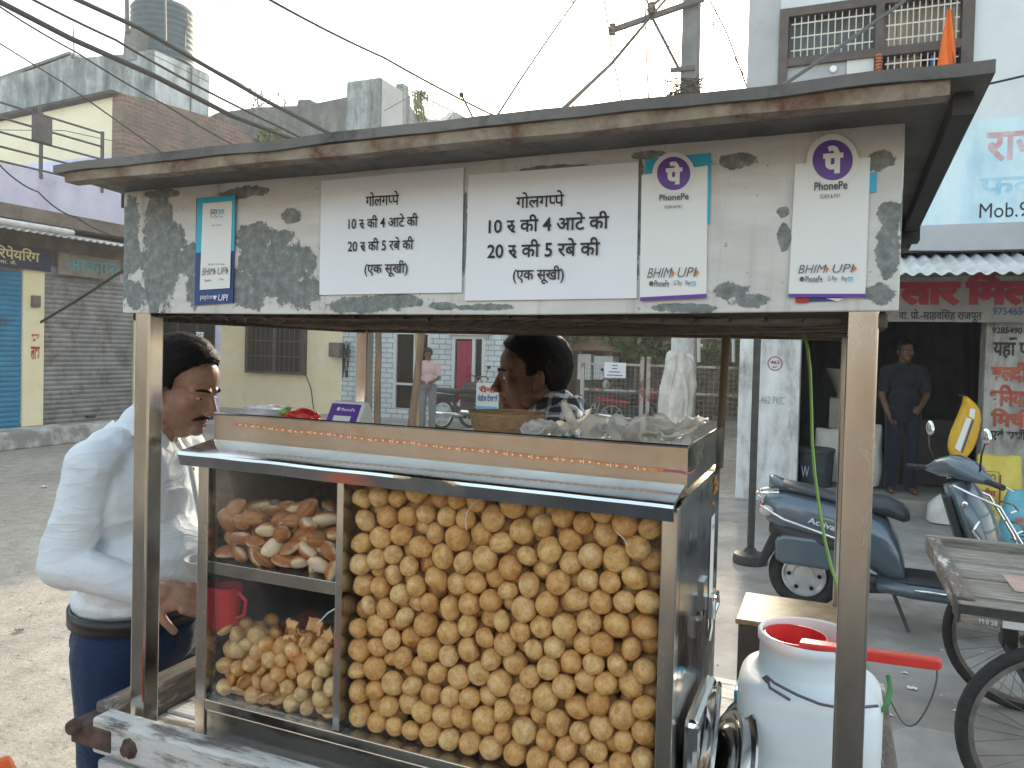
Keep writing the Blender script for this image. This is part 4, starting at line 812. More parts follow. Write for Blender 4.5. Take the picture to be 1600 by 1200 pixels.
t = MB(); writepx(t, 'paytm', (313, 461, 331, 470), FV-.0052, .0); writepx(t, 'UPI', (340, 460, 355, 470), FV-.0052, .01, .2); px_poly(t, [(332, 463), (334, 461), (335.5, 463), (337, 461), (339, 463), (335.5, 469)], .0052); t.build('white_lettering', 'white_ink', o)
# cards 2 and 3: white with a round purple badge
def badge_card(corners, cx, cy, r, ptxt, scan, bh, row, label, strip):
    o = sheet('payment_card', corners, 'card', label, 'payment card', 'payment cards on the canopy', .002)
    t = MB(); px_disc(t, cx, cy, r*1.28, r*1.28, .0042); t.build('badge_plate', 'card', o)
    t = MB(); px_disc(t, cx, cy, r, r, .0050); t.build('badge', 'purple', o)
    t = MB(); writepx(t, '\u092a\u0947', (cx-r*.50, cy-r*.68, cx+r*.50, cy+r*.70), FV-.0058, .055); t.build('badge_lettering', 'white_ink', o)
    t = MB(); writepx(t, 'PhonePe', ptxt, FV-.0050, .016); t.build('name_lettering', 'ink_grey', o)
    t = MB(); writepx(t, 'SCAN & PAY', scan, FV-.0050); x0, y0, x1, y1 = row; w = x1-x0; writepx(t, 'PhonePe', (x0+w*.10, y0, x0+w*.42, y1), FV-.0050, .01); writepx(t, 'G Pay', (x0+w*.52, y0, x0+w*.70, y1), FV-.0050); px_disc(t, x0+w*.035, (y0+y1)/2, 3.6, 3.8, .0050); t.build('small_lettering', 'ink_grey', o)
    t = MB(); writepx(t, 'Pay', (x0+w*.78, y0, x0+w*.89, y1), FV-.0050, .0); t.build('navy_lettering', 'navy', o); t = MB(); writepx(t, 'tm', (x0+w*.90, y0, x1, y1-1), FV-.0050, .0); t.build('cyan_lettering', 'cyan', o)
    bhim(o, bh, .0050); t = MB(); px_poly(t, strip, .0050); t.build('purple_strip', 'purple', o); return o
c2 = sheet('backing_card', [(1008, 249), (1111, 239), (1109, 350), (1006, 355)], 'cyan', 'cyan card backing showing behind the left badge card', 'card', None, .001, -.0005)
badge_card([(1003, 274), (1106, 259), (1104, 464), (1000, 469)], 1052.5, 271, 26, (1030, 304, 1076, 314), (1038, 321, 1066, 326), (1011, 419, 1092, 434), (1015, 438, 1087, 448), 'white payment card with round purple badge and cyan corners, next to the larger price notice', [(1000, 464.5), (1104, 459), (1104, 465), (1000, 470)])
sheet('backing_card', [(1340, 272), (1370, 269), (1369, 300), (1340, 303)], 'cyan', 'cyan scrap peeping from behind the payment card at the right end of the fascia', 'card', None, .001, -.0005)
badge_card([(1243, 257), (1360, 246), (1352, 461), (1232, 461)], 1301, 250, 31.5, (1272, 285, 1324, 298), (1281, 304, 1313, 310), (1247, 414, 1339, 427), (1250, 431, 1333, 441), 'white payment card with round purple badge above the thick front post', [(1232, 459), (1352, 459), (1352, 464.5), (1232, 464.5)])
o = sheet('torn_sticker', [(1243, 460), (1318, 460), (1312, 470), (1244, 472)], 'navy', 'torn red and blue sticker remnant under the card above the thick front post', 'sticker', None, .0006, -.0005); t = MB(); px_poly(t, [(1243, 465.5), (1264, 465.5), (1263, 473), (1243, 473)], .0022); t.build('red_corner', 'red_ink', o); t = MB(); px_poly(t, [(1290, 466), (1318, 466), (1310, 471)], .0022); t.build('torn_edge', 'card', o)
# ------------------------------------------------------------------ glass-fronted display case
DC = thing('display_case', 'stainless steel glass-fronted snack case standing on the cart bed', 'display case', (.65, .3, .80))
X0, X1, V0, V1, ZB, ZT = .160, 1.133, .05, .52, .801, 1.392
m = MB(); m.box((X0, V0, ZB), (X0+.027, V0+.03, ZT-.01)); m.build('frame_post', 'steel_post', DC, bevel=.002)
m = MB(); m.box((X1-.026, V0, ZB), (X1, V0+.03, ZT-.01)); m.build('frame_post', 'steel_post', DC, bevel=.002)
m = MB(); m.box((X0+.027, V0+.004, ZB), (X1-.026, V0+.03, .872)); m.box((X0+.027, V0-.001, .874), (X1-.026, V0+.03, .895)); m.build('bottom_rail', 'steel_sheet', DC, bevel=.002)
m = MB(); m.box((.497, V0+.003, .896), (.512, V0+.40, ZT-.015)); m.build('divider', 'steel_sheet', DC, bevel=.001)
m = MB(); m.box((X0+.027, V0+.008, .896), (.4965, V0+.011, ZT-.02)); m.build('front_glass', 'case_glass', DC)
m = MB(); m.box((.5125, V0+.008, .896), (X1-.026, V0+.011, ZT-.02)); m.build('front_glass', 'case_glass', DC)
m = MB(); m.box((X0, V1-.006, ZB), (X1-.004, V1, ZT-.01)); m.build('back_panel', 'steel_dark', DC)
m = MB(); m.box((X1-.003, V0+.031, ZB), (X1, V1, ZT-.004)); m.build('side_panel', 'steel_dark', DC)
m = MB(); m.box((X0, V0+.031, 1.15), (X0+.003, V1-.007, ZT-.01)); m.build('side_panel', 'steel_dark', DC)
m = MB(); m.box((X0, V0+.031, .80), (X0+.003, V1-.007, 1.149)); m.build('side_panel', 'steel_dark', DC)
m = MB(); m.box((X0+.005, V0+.031, .880), (X1-.005, V1-.008, .894)); m.build('case_floor', 'steel_sheet', DC)
m = MB(); m.box((X0+.027, V0+.016, 1.168), (.496, V1-.01, 1.172)); m.box((X0+.028, V0+.013, 1.148), (.496, V0+.016, 1.173)); m.build('shelf', 'steel_sheet', DC, bevel=.001)
m = MB(); m.box((X0-.002, V0+.05, ZT-.0145), (X1+.001, V1-.001, ZT-.003)); m.build('case_top', 'steel_sheet', DC)
# hood: sloping sheet with a turned-down lip
m = MB(); N = 40; vs = []
prof = [(.105, 1.414), (.100, 1.414), (.016, 1.401), (.008, 1.398), (.0065, 1.393), (.0140, 1.3715), (.0165, 1.3715), (.010, 1.391), (.02, 1.396), (.105, 1.408)]
for i in range(N+1):
    x = X0-.012+(X1+.000-X0+.012)*i/N; d = .0016*noise.noise((x*9, 0, 0)); b = math.exp(-((x-.71)/.022)**2)*.006
    vs += [(x, y+(b if y < .013 and z < 1.395 else 0), z+d*(1 if y < .05 else .2)-.008*(x-X0) + .004) for y, z in prof]
k = len(prof); m.add(vs, [(i*k+j, i*k+(j+1) % k, (i+1)*k+(j+1) % k, (i+1)*k+j) for i in range(N) for j in range(k)]+[tuple(range(k)), tuple(range(N*k+k-1, N*k-1, -1))]); m.build('hood', 'steel_hood' if 'steel_hood' in M else 'steel_sheet', DC, smooth=SH)
# tray on top
m = MB(); ty0, ty1, tz0, tz1 = .102, .53, 1.404, 1.472; tx0, tx1 = X0-.010, X1+.003
m.box((tx0, ty0, tz0), (tx1, ty0+.003, tz1)); m.box((tx0, ty1-.003, tz0), (tx1, ty1, tz0+.012)); m.prism([(tx0, ty0+.003, tz0), (tx0, ty1-.003, tz0), (tx0, ty1-.003, tz0+.012), (tx0, ty0+.10, tz0+.030), (tx0, ty0+.003, tz1)], (.003, 0, 0)); m.box((tx1-.003, ty0+.003, tz0), (tx1, ty1-.003, tz1)); m.box((tx0+.003, ty0+.003, tz0), (tx1-.003, ty1-.003, tz0+.004))
m.tube([(tx0, ty0+.001, tz1), (tx1, ty0+.001, tz1)], .003, 6); m.tube([(tx1-.001, ty0, tz1), (tx1-.001, ty1, tz1)], .003, 6); m.build('tray', 'steel_tray', DC)
# LED tape along the tray front: copper tape with unlit chips under clear film
mat('led_copper', (.50, .20, .09), (.62, .33, .18), rough=.35, metal=.5, scale=60); mat('led_chip', (.95, .80, .62), rough=.3); mat('film', (.70, .68, .64), rough=.2)
m = MB(); n = 60; pts = [(tx0+.055+(.94*i/n), ty0-.0012, 1.452-.022*(i/n)+.0008*math.sin(i*.55)+.0004*math.sin(i*1.7)) for i in range(n+1)]
for i in range(n):
    a, b = pts[i], pts[i+1]
    if i >= 57: continue
    m.quad((a[0], a[1], a[2]-.0033), (b[0], b[1], b[2]-.0033), (b[0], b[1], b[2]+.0033), (a[0], a[1], a[2]+.0033))
led = m.build('light_strip', 'led_copper', DC); m = MB()
for i in range(1, 56):
    a = pts[i]; m.box((a[0]-.0018, a[1]-.0014, a[2]-.0013), (a[0]+.0018, a[1]-.0003, a[2]+.0013))
    if i % 3 == 0: m.box((a[0]+.004, a[1]-.0008, a[2]-.0033), (a[0]+.0055, a[1]-.0002, a[2]+.0033))
m.build('chip', 'led_chip', led)
m = MB(); m.tube([pts[57], pts[59], (tx1-.004, ty0-.002, 1.4295), (tx1+.003, ty0+.01, 1.429), (tx1+.003, ty0+.05, 1.4285)], .0022, 6); mat('wire_red', (.40, .10, .12), rough=.4); m.build('wire', 'wire_red', led)
# right side: lock hasp, decals
m = MB(); sx = X1
m.box((sx, .30, 1.145), (sx+.006, .345, 1.20)); m.lathe([(0, -.02), (.012, -.02), (.012, .02), (0, .02)], (sx+.014, .322, 1.150), 12); m.tube([(sx+.016, .322, 1.148), (sx+.018, .324, 1.115), (sx+.014, .326, 1.085)], .004, 6); m.tube([(sx+.012, .335, 1.165), (sx+.022, .37, 1.165), (sx+.022, .385, 1.14), (sx+.012, .365, 1.105)], .0035, 6); m.build('latch', 'chrome', DC, smooth=SH)
m = MB(); m.quad((sx+.0012, .405, 1.055), (sx+.0012, .455, 1.055), (sx+.0012, .455, 1.30), (sx+.0012, .405, 1.30)); st = m.build('sticker', 'card', DC); st['label'] = 'white upright payment sticker'
m = MB(); write(m, 'pay', (sx+.002, .415, 1.27), (0, 1, 0), (0, 0, 1), (1, 0, 0), .016, .012, .02); write(m, 'tm', (sx+.002, .433, 1.27), (0, 1, 0), (0, 0, 1), (1, 0, 0), .013, .012, .02); write(m, 'UPI', (sx+.002, .415, 1.10), (0, 1, 0), (0, 0, 1), (1, 0, 0), .03, .012, .02); m.build('lettering', 'teal_ink', st)
mat('gold_ink', (.45, .28, .06), (.5, .2, .05), rough=.5); m = MB(); rnd = random.Random(2)
for k in range(9):
    p = Vector((sx+.002, .405+rnd.random()*.05, 1.325+rnd.random()*.045)); m.tube([p, p+Vector((0, .012, rnd.uniform(-.01, .015))), p+Vector((0, .022, rnd.uniform(-.012, .01)))], .0022, 5)
m.build('painted_flourish', 'gold_ink', DC)
mat('tape_clear', (.66, .66, .64), rough=.2)
m = MB(); yg = V0+.0068
m.tube([pv(496, 975, yg-.0005), pv(512, 958, yg-.0005), pv(534, 945, yg-.0005)], .0013, 5); m.build('glass_scratch', 'tape_clear', DC)
m = MB(); m.tube([pv(752, 780, yg-.0005), pv(738, 788, yg-.0005), pv(730, 800, yg-.0005), pv(727, 815, yg-.0005), pv(729, 828, yg-.0005)], .0009, 5); m.build('glass_scratch', 'tape_clear', DC)
m = MB(); m.tube([pv(962, 830, yg-.0005), pv(975, 842, yg-.0005), pv(980, 852, yg-.0005)], .0008, 5); m.build('glass_scratch', 'tape_clear', DC)
# ------------------------------------------------------------------ the food in the case
BIG="995,81,1103,36 938,81,915,36 555,81,1134,37 573,81,976,37 971,81,1335,37 673,81,1319,37 827,81,1148,37 606,81,1078,37 532,81,1005,37 616,81,916,37 834,81,952,37 753,81,1319,38 635,81,1311,38 982,81,1241,38 883,81,1060,38 1017,81,1074,38 769,81,1000,38 622,81,1165,38 797,81,1113,38 605,81,1236,38 652,81,916,38 888,82,1108,38 1051,82,985,38 606,82,1199,38 975,82,982,38 837,82,1202,38 735,82,1352,38 532,82,1086,38 925,82,1118,39 772,82,1351,39 956,82,1099,39 1019,82,1243,39 683,82,1157,39 579,82,916,39 1083,82,1340,39 862,82,1134,39 1001,82,1357,39 655,82,1184,39 1082,82,962,39 533,82,1332,39 1004,82,957,39 725,82,1068,39 715,82,1319,39 1044,82,1214,39 1082,82,1007,39 1082,82,1219,40 570,82,1223,40 731,82,917,40 639,82,1219,40 1009,82,1138,40 935,82,1342,40 1035,82,1108,40 834,82,1108,40 1058,82,1139,40 575,82,1057,40 915,82,1081,40 809,83,1077,40 731,83,995,40 774,83,1207,40 692,83,1286,40 900,83,1323,41 1082,83,1046,41 764,83,1168,41 754,83,964,41 601,83,951,41 533,83,1208,41 832,83,990,41 1004,83,1038,41 629,83,1047,41 593,83,1134,41 944,83,1054,41 1046,83,946,41 784,83,1047,41 1064,83,1305,41 632,83,1123,41 975,83,918,41 571,83,1341,42 871,83,1267,38 951,83,950,42 578,83,1171,42 673,83,955,42 866,83,1025,42 1004,83,1207,42 1011,84,998,42 963,84,1206,42 651,84,998,42 1081,84,1106,42 590,84,1305,42 948,84,1304,42 746,84,1033,42 750,84,1240,43 691,84,918,43 704,84,1032,43 760,84,1128,43 771,84,919,43 535,84,1249,43 612,84,1341,40 691,84,992,43 1016,84,919,43 813,84,919,43 928,84,1229,43 804,84,1179,43 651,84,1359,43 985,84,1281,44 569,84,1016,44 1028,85,1283,44 791,85,1252,44 875,85,1217,44 723,85,1109,44 900,85,918,43 839,85,1242,45 535,85,1045,45 867,85,1174,45 1041,85,1341,45 804,85,1325,45 535,85,965,45 541,85,1292,45 538,85,920,45 935,85,990,45 576,85,1264,45 1079,85,920,46 860,85,1309,46 873,85,962,46 675,85,1116,46 764,85,1085,46 684,85,1072,46 910,86,1282,46 857,86,920,46 825,86,1036,46 942,86,1156,46 694,86,1201,46 724,86,1153,46 571,86,1098,45 608,86,994,47 1079,86,1177,47 1045,86,1025,47 822,86,1284,47 909,86,1189,47 910,86,1029,47 1032,86,1173,47 797,86,965,47 841,86,1351,47 735,86,1282,47 706,86,1245,47 661,86,1256,47 619,87,1274,44 913,87,955,37 984,88,1170,44 1059,89,1253,46 665,90,1035,38 715,90,955,47 643,92,1085,42 898,92,1146,42 981,92,1069,42 536,93,1167,45 967,93,1020,46 948,93,1264,41 736,95,1197,44 1055,96,1075,45 695,96,1348,38 1005,96,1319,45 974,98,1130,42 848,98,1072,45 637,100,961,45 897,100,992,37 808,100,1218,41 651,100,1152,38 778,101,1292,47 800,101,1005,41 598,102,1036,37 533,106,1117,40 569,106,946,44 896,106,1246,42 659,106,1294,40 861,108,995,39 606,108,1105,41 865,109,1108,39 800,110,1143,45 1082,110,1282,40 563,110,1197,40 835,110,1177,39 874,111,1339,39 617,111,1144,37 1046,111,917,40 942,111,1190,36 1028,112,971,45 632,112,1020,41 665,113,1335,37 630,113,1243,40 769,113,945,37 567,113,1147,39 561,114,1314,39 633,114,1190,42 1082,114,984,40 913,114,1342,38 772,114,1027,39 578,114,990,39 982,115,946,45 994,115,1228,39 952,115,917,40 875,115,1047,39 695,115,1310,42 665,116,1221,46 751,116,985,40 889,116,1304,41 1015,116,1260,39 731,116,1230,37 726,116,1335,40 902,116,1103,39 949,116,1352,37 747,117,916,38 986,117,986,37 599,117,918,42 939,117,1084,46 938,117,1127,41 598,117,1218,45 1080,117,1144,45 846,118,954,41 769,118,1225,42 1009,118,1154,41 701,118,1096,43 970,118,1308,42 882,119,1194,41 1047,119,1226,39 1016,119,1062,43 789,119,915,37 1081,119,1204,42 629,120,1319,42 759,120,1150,43 1082,120,1330,41 845,120,1216,45 953,120,1231,46 550,120,1268,43 1044,120,1312,45 596,121,1259,38 854,121,1289,38 659,121,919,43 1055,121,1176,37 703,121,1053,44 592,121,1340,46 536,121,998,47 533,121,1339,40 743,121,1302,37 677,121,1176,48 536,122,1226,45 819,122,1099,47 843,122,1027,38 697,122,1009,44 536,122,1079,46 787,122,1065,47 932,122,1039,46 637,122,1359,40 708,122,919,44 733,122,1026,41 1011,122,1018,47 648,123,1116,47 1082,123,1057,41 1022,123,1109,47 580,123,1069,47 827,123,918,41 595,123,1175,44 895,123,960,46 567,123,1028,41 929,123,1307,42 817,123,1345,44 1082,123,1244,40 531,124,1039,36 1019,124,1196,47 751,124,1263,44 976,124,1268,43 658,124,990,44 1081,124,1103,42 742,124,1075,47 772,124,1332,48 626,125,1060,47 761,125,1188,37 531,125,915,37 831,125,1257,43 711,125,1261,39 941,125,957,47 685,125,956,44 987,125,1347,44 1048,125,1038,38 665,125,1078,41 913,126,919,45 914,126,1166,43 734,126,949,38 774,126,1109,47 1010,126,917,41 842,126,1139,47 617,126,985,40 595,126,1298,41 1082,126,917,40 566,126,1110,41 903,126,1067,37 726,127,1127,40 1062,127,951,42 536,127,954,46 532,128,1186,37 814,128,1301,47 722,128,1171,47 827,128,992,42 687,128,1133,40 981,129,1091,44 926,129,1265,43 869,129,920,46 1039,129,1352,40 976,129,1047,47 976,129,1196,42 916,130,1212,43 805,130,954,47 827,130,1059,37 801,130,1189,45 955,130,1160,41 1083,130,1019,39 664,130,1036,45 631,130,1279,41 533,131,1149,39 886,131,1136,42 792,131,1265,39 920,131,995,43 1006,131,1295,41 628,132,940,37 1051,132,1269,42 704,133,1210,42 959,133,1008,41 670,133,1262,45 806,133,1028,41 883,134,1013,41 693,134,1344,38 783,134,996,39 1043,135,1143,40 592,135,957,38 1049,136,1000,42 880,136,1228,37 603,136,1026,37 982,137,1131,40 803,138,1229,39 566,138,916,37 865,138,1080,45 641,138,1157,43 595,138,1134,40 1050,139,1078,44 721,140,982,38 884,141,1269,47 861,141,980,37 1003,142,967,37 850,145,1321,44 951,145,1330,37 892,146,1332,43 536,146,1306,46 855,146,1177,45 571,147,1239,47 663,147,1310,48 973,147,917,40 633,147,1217,46 1082,148,1176,40 716,149,1295,43 564,149,1197,39 1009,149,1226,37 1079,149,1300,45 606,150,1095,46 920,151,1111,44 1042,151,918,42 784,151,1157,41 768,152,1292,43 760,152,1042,46 766,152,921,45 568,152,984,43 740,154,1224,44 1079,155,978,45 574,156,1323,41 625,157,1342,42 940,158,1066,45 680,159,920,45 973,160,1224,39 1057,161,1335,41 675,161,1208,40 846,161,1282,42 694,161,1100,47 1078,161,1136,47 1010,161,1152,47 537,161,1053,47 700,161,1242,47 612,161,1255,47 567,161,1157,47 744,161,1327,47 659,162,965,47 930,162,1151,43 1011,162,1335,47 649,162,1094,47 536,162,1263,47 1001,162,1265,46 799,162,1328,46 1036,162,1297,46 810,162,920,46 977,162,1303,46 956,162,1264,45 916,162,1028,46 536,162,1348,46 649,162,1010,46 873,162,1043,46 753,162,999,46 832,162,1211,46 688,162,1056,46 710,162,1144,45 536,162,1098,45 966,162,955,45 1039,162,962,45 839,162,954,45 1079,162,935,45 816,162,1132,45 723,162,920,45 925,163,1354,45 985,163,995,45 607,163,997,45 1080,163,1258,45 738,163,1109,45 691,163,997,45 907,163,1187,44 615,163,1302,44 772,163,1082,44 950,163,1188,44 1080,163,1215,44 1038,163,1203,44 1041,163,1112,44 834,163,1025,44 610,163,1171,44 1006,163,934,44 604,163,1054,44 574,163,1025,44 576,163,1282,44 776,163,1245,44 961,163,1107,44 636,163,919,44 936,163,919,43 744,163,957,43 1001,163,1035,43 665,163,1352,43 757,163,1186,43 535,163,1009,43 836,163,1357,43 882,163,957,43 534,164,918,43 1041,164,1045,43 666,164,1135,43 894,164,918,42 720,164,1028,42 783,164,969,42 900,164,1077,42 702,164,956,42 1081,164,1092,42 934,164,1227,42 934,164,1301,42 1040,164,1245,42 739,164,1264,42 617,164,956,41 625,164,1130,41 534,164,1221,41 997,165,1193,41 646,165,1052,41 533,165,968,41 981,165,1071,41 589,165,1360,41 859,165,1244,41 728,165,1068,41 924,165,958,40 1082,165,1052,40 595,165,917,40 801,165,1052,40 717,165,1190,40 820,165,1251,40 533,165,1181,40 573,165,1115,40 566,165,944,40 883,165,1113,39 960,165,1030,39 856,165,1141,39 838,165,1065,39 1019,165,1078,39 1000,166,1112,39 1069,166,1015,39 571,166,1077,39 846,166,1103,39 777,166,1121,39 597,166,1209,38 943,166,991,38 817,166,1173,38 818,166,988,38 811,166,1091,38 791,166,1207,38 969,166,1152,38 647,166,1277,38 1025,166,1003,38 805,166,1287,38 697,166,1326,38 791,166,1014,38 873,166,1208,38 1050,166,1165,38 681,166,1171,37 750,166,1147,37 853,166,916,37 659,166,1242,37 684,166,1280,37 896,166,1299,37 647,167,1184,37 903,167,990,37 531,167,1138,37 867,167,1003,37 916,167,1267,37 896,167,1237,37 892,167,1150,37"
SMALL="357,76,996,27 383,76,1021,28 270,76,1012,28 265,76,937,28 249,76,960,28 234,76,936,28 319,76,1021,29 309,76,967,29 446,76,966,29 374,76,945,29 287,77,912,30 406,77,938,30 212,77,1030,30 318,77,912,31 250,78,913,31 421,78,913,31 280,78,974,31 450,78,1039,32 349,78,966,32 379,78,976,32 453,78,937,32 477,78,1023,32 213,78,958,32 416,78,1043,32 456,78,999,33 477,78,965,33 327,78,943,33 214,78,913,33 297,79,1001,33 245,79,1030,33 328,79,991,33 476,79,914,34 350,79,914,35 403,79,998,35 416,79,967,33 291,80,1032,32 243,80,996,35 384,80,915,35 295,86,941,35 430,86,1016,32 345,92,1017,33 479,95,940,29 215,96,986,35 226,97,1015,27 404,97,1023,27 353,97,942,32 268,99,955,31 374,99,1004,34 445,100,914,34 393,100,956,34 212,100,936,31 442,101,983,31 277,101,993,31 270,101,913,31 302,101,912,30 238,102,951,30 329,102,967,32 331,104,912,29 298,104,971,32 421,104,938,35 476,105,994,35 313,105,997,31 454,105,954,33 238,106,913,32 364,106,971,33 253,107,1013,32 250,107,979,32 283,108,1023,31 318,108,938,31 451,109,1044,33 360,110,913,33 417,111,1000,33 476,112,915,34 311,113,1025,28 418,113,968,30 394,113,916,35 211,116,911,27 343,117,995,35 231,117,1033,29 359,118,1022,27 479,118,966,29 391,118,983,33 289,120,944,34 475,120,1025,35 447,121,1006,33 214,121,962,34 229,121,1000,30 257,122,935,35 424,122,1030,34 372,124,944,35 342,124,933,29 393,125,1018,35 423,125,912,29 314,126,960,27 286,126,912,29 315,127,911,29 225,128,933,31 264,128,964,28 403,129,941,29 451,130,912,30 450,131,975,35 266,131,993,33 343,132,964,35 297,132,1006,35 439,133,943,34 477,133,940,33 320,135,985,27 327,136,1016,30 240,136,976,31 478,137,997,30 401,137,1046,31 247,138,1019,32 425,139,992,29 290,140,973,34 315,140,936,28 371,141,914,33 366,141,1004,34 407,142,968,32 212,144,912,30 212,144,1010,30 374,145,971,35 395,145,995,28 479,146,911,29 460,147,1018,29 245,148,949,30 477,148,968,32 414,148,1016,29 267,148,917,34 336,148,914,35 403,149,915,34 354,149,940,28 212,150,949,31 300,151,911,29 289,151,938,30 213,153,980,33 434,153,912,30 457,153,929,29 417,153,943,28 264,154,969,27 237,155,911,28 383,155,940,33 452,156,957,27 318,156,963,35 450,156,993,29 437,158,1030,30 271,158,1008,30 388,159,1018,28 346,161,978,31 241,161,996,34 296,161,994,28 342,161,1009,31 312,164,1018,31 477,167,999,32 429,172,971,35 265,172,941,35 373,172,993,35 475,172,946,35 395,172,966,35 361,172,916,35 288,173,966,35 408,173,998,34 336,173,939,34 231,173,936,34 250,174,1025,33 438,174,939,32 363,174,956,32 213,174,1003,32 242,174,967,32 322,174,990,31 317,175,912,31 364,175,1025,31 284,175,912,31 212,175,912,30 461,175,975,29 305,175,940,29 452,175,912,29 255,176,911,28 437,176,1008,28 418,176,911,28 211,176,962,28 404,176,935,28 391,176,911,28 265,176,985,27 479,176,911,27 461,176,1021,27"
BREAD="213,78,1192,32 249,78,1258,32 375,79,1222,33 252,79,1226,33 331,79,1217,34 245,79,1193,34 307,79,1193,34 435,79,1246,34 279,79,1270,34 285,79,1223,35 476,79,1193,35 442,79,1196,35 465,80,1226,36 350,80,1245,36 356,80,1194,36 233,80,1287,36 413,80,1272,36 314,80,1248,36 215,80,1256,36 412,81,1220,37 220,83,1223,33 390,86,1193,34 276,91,1193,33 368,92,1273,36 392,95,1247,36 334,95,1271,33 441,100,1281,36 395,100,1297,38 331,103,1193,33 287,103,1248,34 309,103,1223,33 439,103,1222,35 419,104,1193,34 459,104,1251,36 268,108,1221,33 460,111,1194,36 477,111,1224,33 254,111,1254,36 216,112,1195,37 251,112,1193,35 373,113,1223,36 235,113,1224,35 300,113,1193,33 354,113,1251,33 408,115,1222,33 408,115,1269,33 215,115,1252,36 317,120,1252,37 357,121,1192,33 390,121,1194,35 338,123,1222,38 350,124,1284,36 287,125,1274,37 428,127,1245,35 386,128,1250,32 291,132,1225,35 447,133,1273,33 434,133,1193,34 245,136,1278,36 454,136,1222,37 474,136,1252,37 318,138,1283,35 268,140,1192,32 392,143,1223,33 475,143,1194,36 267,145,1252,36 249,145,1221,36 215,146,1227,35 214,146,1268,34 224,146,1194,35 369,147,1269,33 300,148,1195,37 337,148,1195,37 418,150,1267,33 360,150,1229,35 338,150,1256,37 302,152,1255,36 319,152,1225,34 373,152,1195,38 423,153,1223,34 408,154,1193,34 445,157,1249,36 237,161,1249,34 279,162,1223,32 392,163,1250,37 476,163,1223,35 448,163,1193,33 258,170,1275,36 251,170,1195,38 339,173,1282,34 339,181,1228,37 286,181,1195,38 216,181,1195,38 445,181,1222,38 322,181,1195,37 216,181,1268,37 375,182,1223,37 362,182,1257,37 390,182,1281,37 281,182,1251,36 215,182,1231,36 421,182,1255,35 475,182,1194,35 253,182,1228,35 319,183,1257,35 304,183,1225,34 357,183,1193,34 422,183,1193,33 410,183,1223,33 390,184,1192,33"

def read(s): return [tuple(float(q) for q in a.split(',')) for a in s.split()]
rnd = random.Random(21)
def lump(r, sq, seam, seed, dent=0):
    b = bmesh.new(); bmesh.ops.create_icosphere(b, subdivisions=4, radius=1); vs = []
    for v in b.verts:
        d = v.co.normalized(); n = noise.noise(d*1.3+Vector((seed*7, 0, 0)))*.05+noise.noise(d*4+Vector((0, seed*5, 0)))*.014+noise.noise(d*12+Vector((0, 0, seed*3)))*.007
        rr = 1+n+seam*math.exp(-(d.z/.07)**2)-seam*.8*math.exp(-((d.z-.12)/.06)**2); p = d*rr; p.z *= sq
        if dent: p *= 1-dent*max(0, d.dot(Vector((.5, .4, .76)))-.72)*2.2
        vs.append(p*r)
    v0 = [f for f in b.faces]; b.verts.index_update(); fs = [tuple(v.index for v in f.verts) for f in b.faces]; b.free(); return vs, fs
SHAPES = [lump(1, .92, 0, 1), lump(1, .84, .045, 2), lump(1, .97, .02, 3), lump(1, .80, .05, 4), lump(1, .90, 0, 5, .5), lump(1, .95, .0, 6), lump(1, .87, .035, 7, .35), lump(1, .99, 0, 8)]
def cup(seed):
    vs, fs = [], []; n, mm = 20, 7
    for j in range(mm+1):
        t = PI/2*1.12*j/mm; r = math.sin(t)*(1+.06*noise.noise((seed, j*.3, 0)))
        for k in range(n): a = 2*PI*k/n; q = 1+.09*noise.noise((math.cos(a)*1.5, math.sin(a)*1.5, seed)); vs.append(Vector((r*math.cos(a)*q, r*math.sin(a)*q*.85, -math.cos(t)*.62+.15+.10*noise.noise((math.cos(a)*2, math.sin(a)*2, seed+4))*(j/mm))))
    fs = [(j*n+k, j*n+(k+1) % n, (j+1)*n+(k+1) % n, (j+1)*n+k) for j in range(mm) for k in range(n)]; return vs, fs
CUPS = [cup(1), cup(2.3), cup(4.1)]
def mesh_of(name, vf, mt):
    me = bpy.data.meshes.new(name); me.from_pydata([tuple(v) for v in vf[0]], [], vf[1]); me.materials.append(M[mt]); me.polygons.foreach_set('use_smooth', [True]*len(me.polygons))
    return me
def rq(): return Quaternion((rnd.gauss(0, 1), rnd.gauss(0, 1), rnd.gauss(0, 1), rnd.gauss(0, 1))).normalized()
def pile(data, meshes, shapes, nind, name, label, cat, group, stuff, mt, sc=1.0, orient=None, wts=None):
    big = MB()
    for i, (x, y, z, r) in enumerate(data):
        k = rnd.randrange(len(shapes)) if wts is None else rnd.choices(range(len(shapes)), wts)[0]; q = rq() if orient is None else orient(); s = r/2000*sc
        if i < nind:
            o = bpy.data.objects.new(name, meshes[k]); COL.objects.link(o); o.location = (x/1000, y/1000, z/1000); o.rotation_mode = 'QUATERNION'; o.rotation_quaternion = q; o.scale = (s*rnd.uniform(.94, 1.06), s*rnd.uniform(.94, 1.06), s); tag(o, label, cat, group)
        else:
            big.add([q @ (Vector(v)*s)+Vector((x/1000, y/1000, z/1000)) for v in LOWS[k][0]], LOWS[k][1])
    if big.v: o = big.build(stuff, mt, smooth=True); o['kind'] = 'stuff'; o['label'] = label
def lowres(vf, keep):   # plain copy of the shape with fewer faces, for those packed behind
    b = bmesh.new(); bmesh.ops.create_icosphere(b, subdivisions=2, radius=1); b.verts.index_update(); v = [Vector((p.co.x, p.co.y, p.co.z*.9)) for p in b.verts]; f = [tuple(q.index for q in t.verts) for t in b.faces]; b.free(); return v, f
LOWS = [lowres(s, 0) for s in SHAPES]
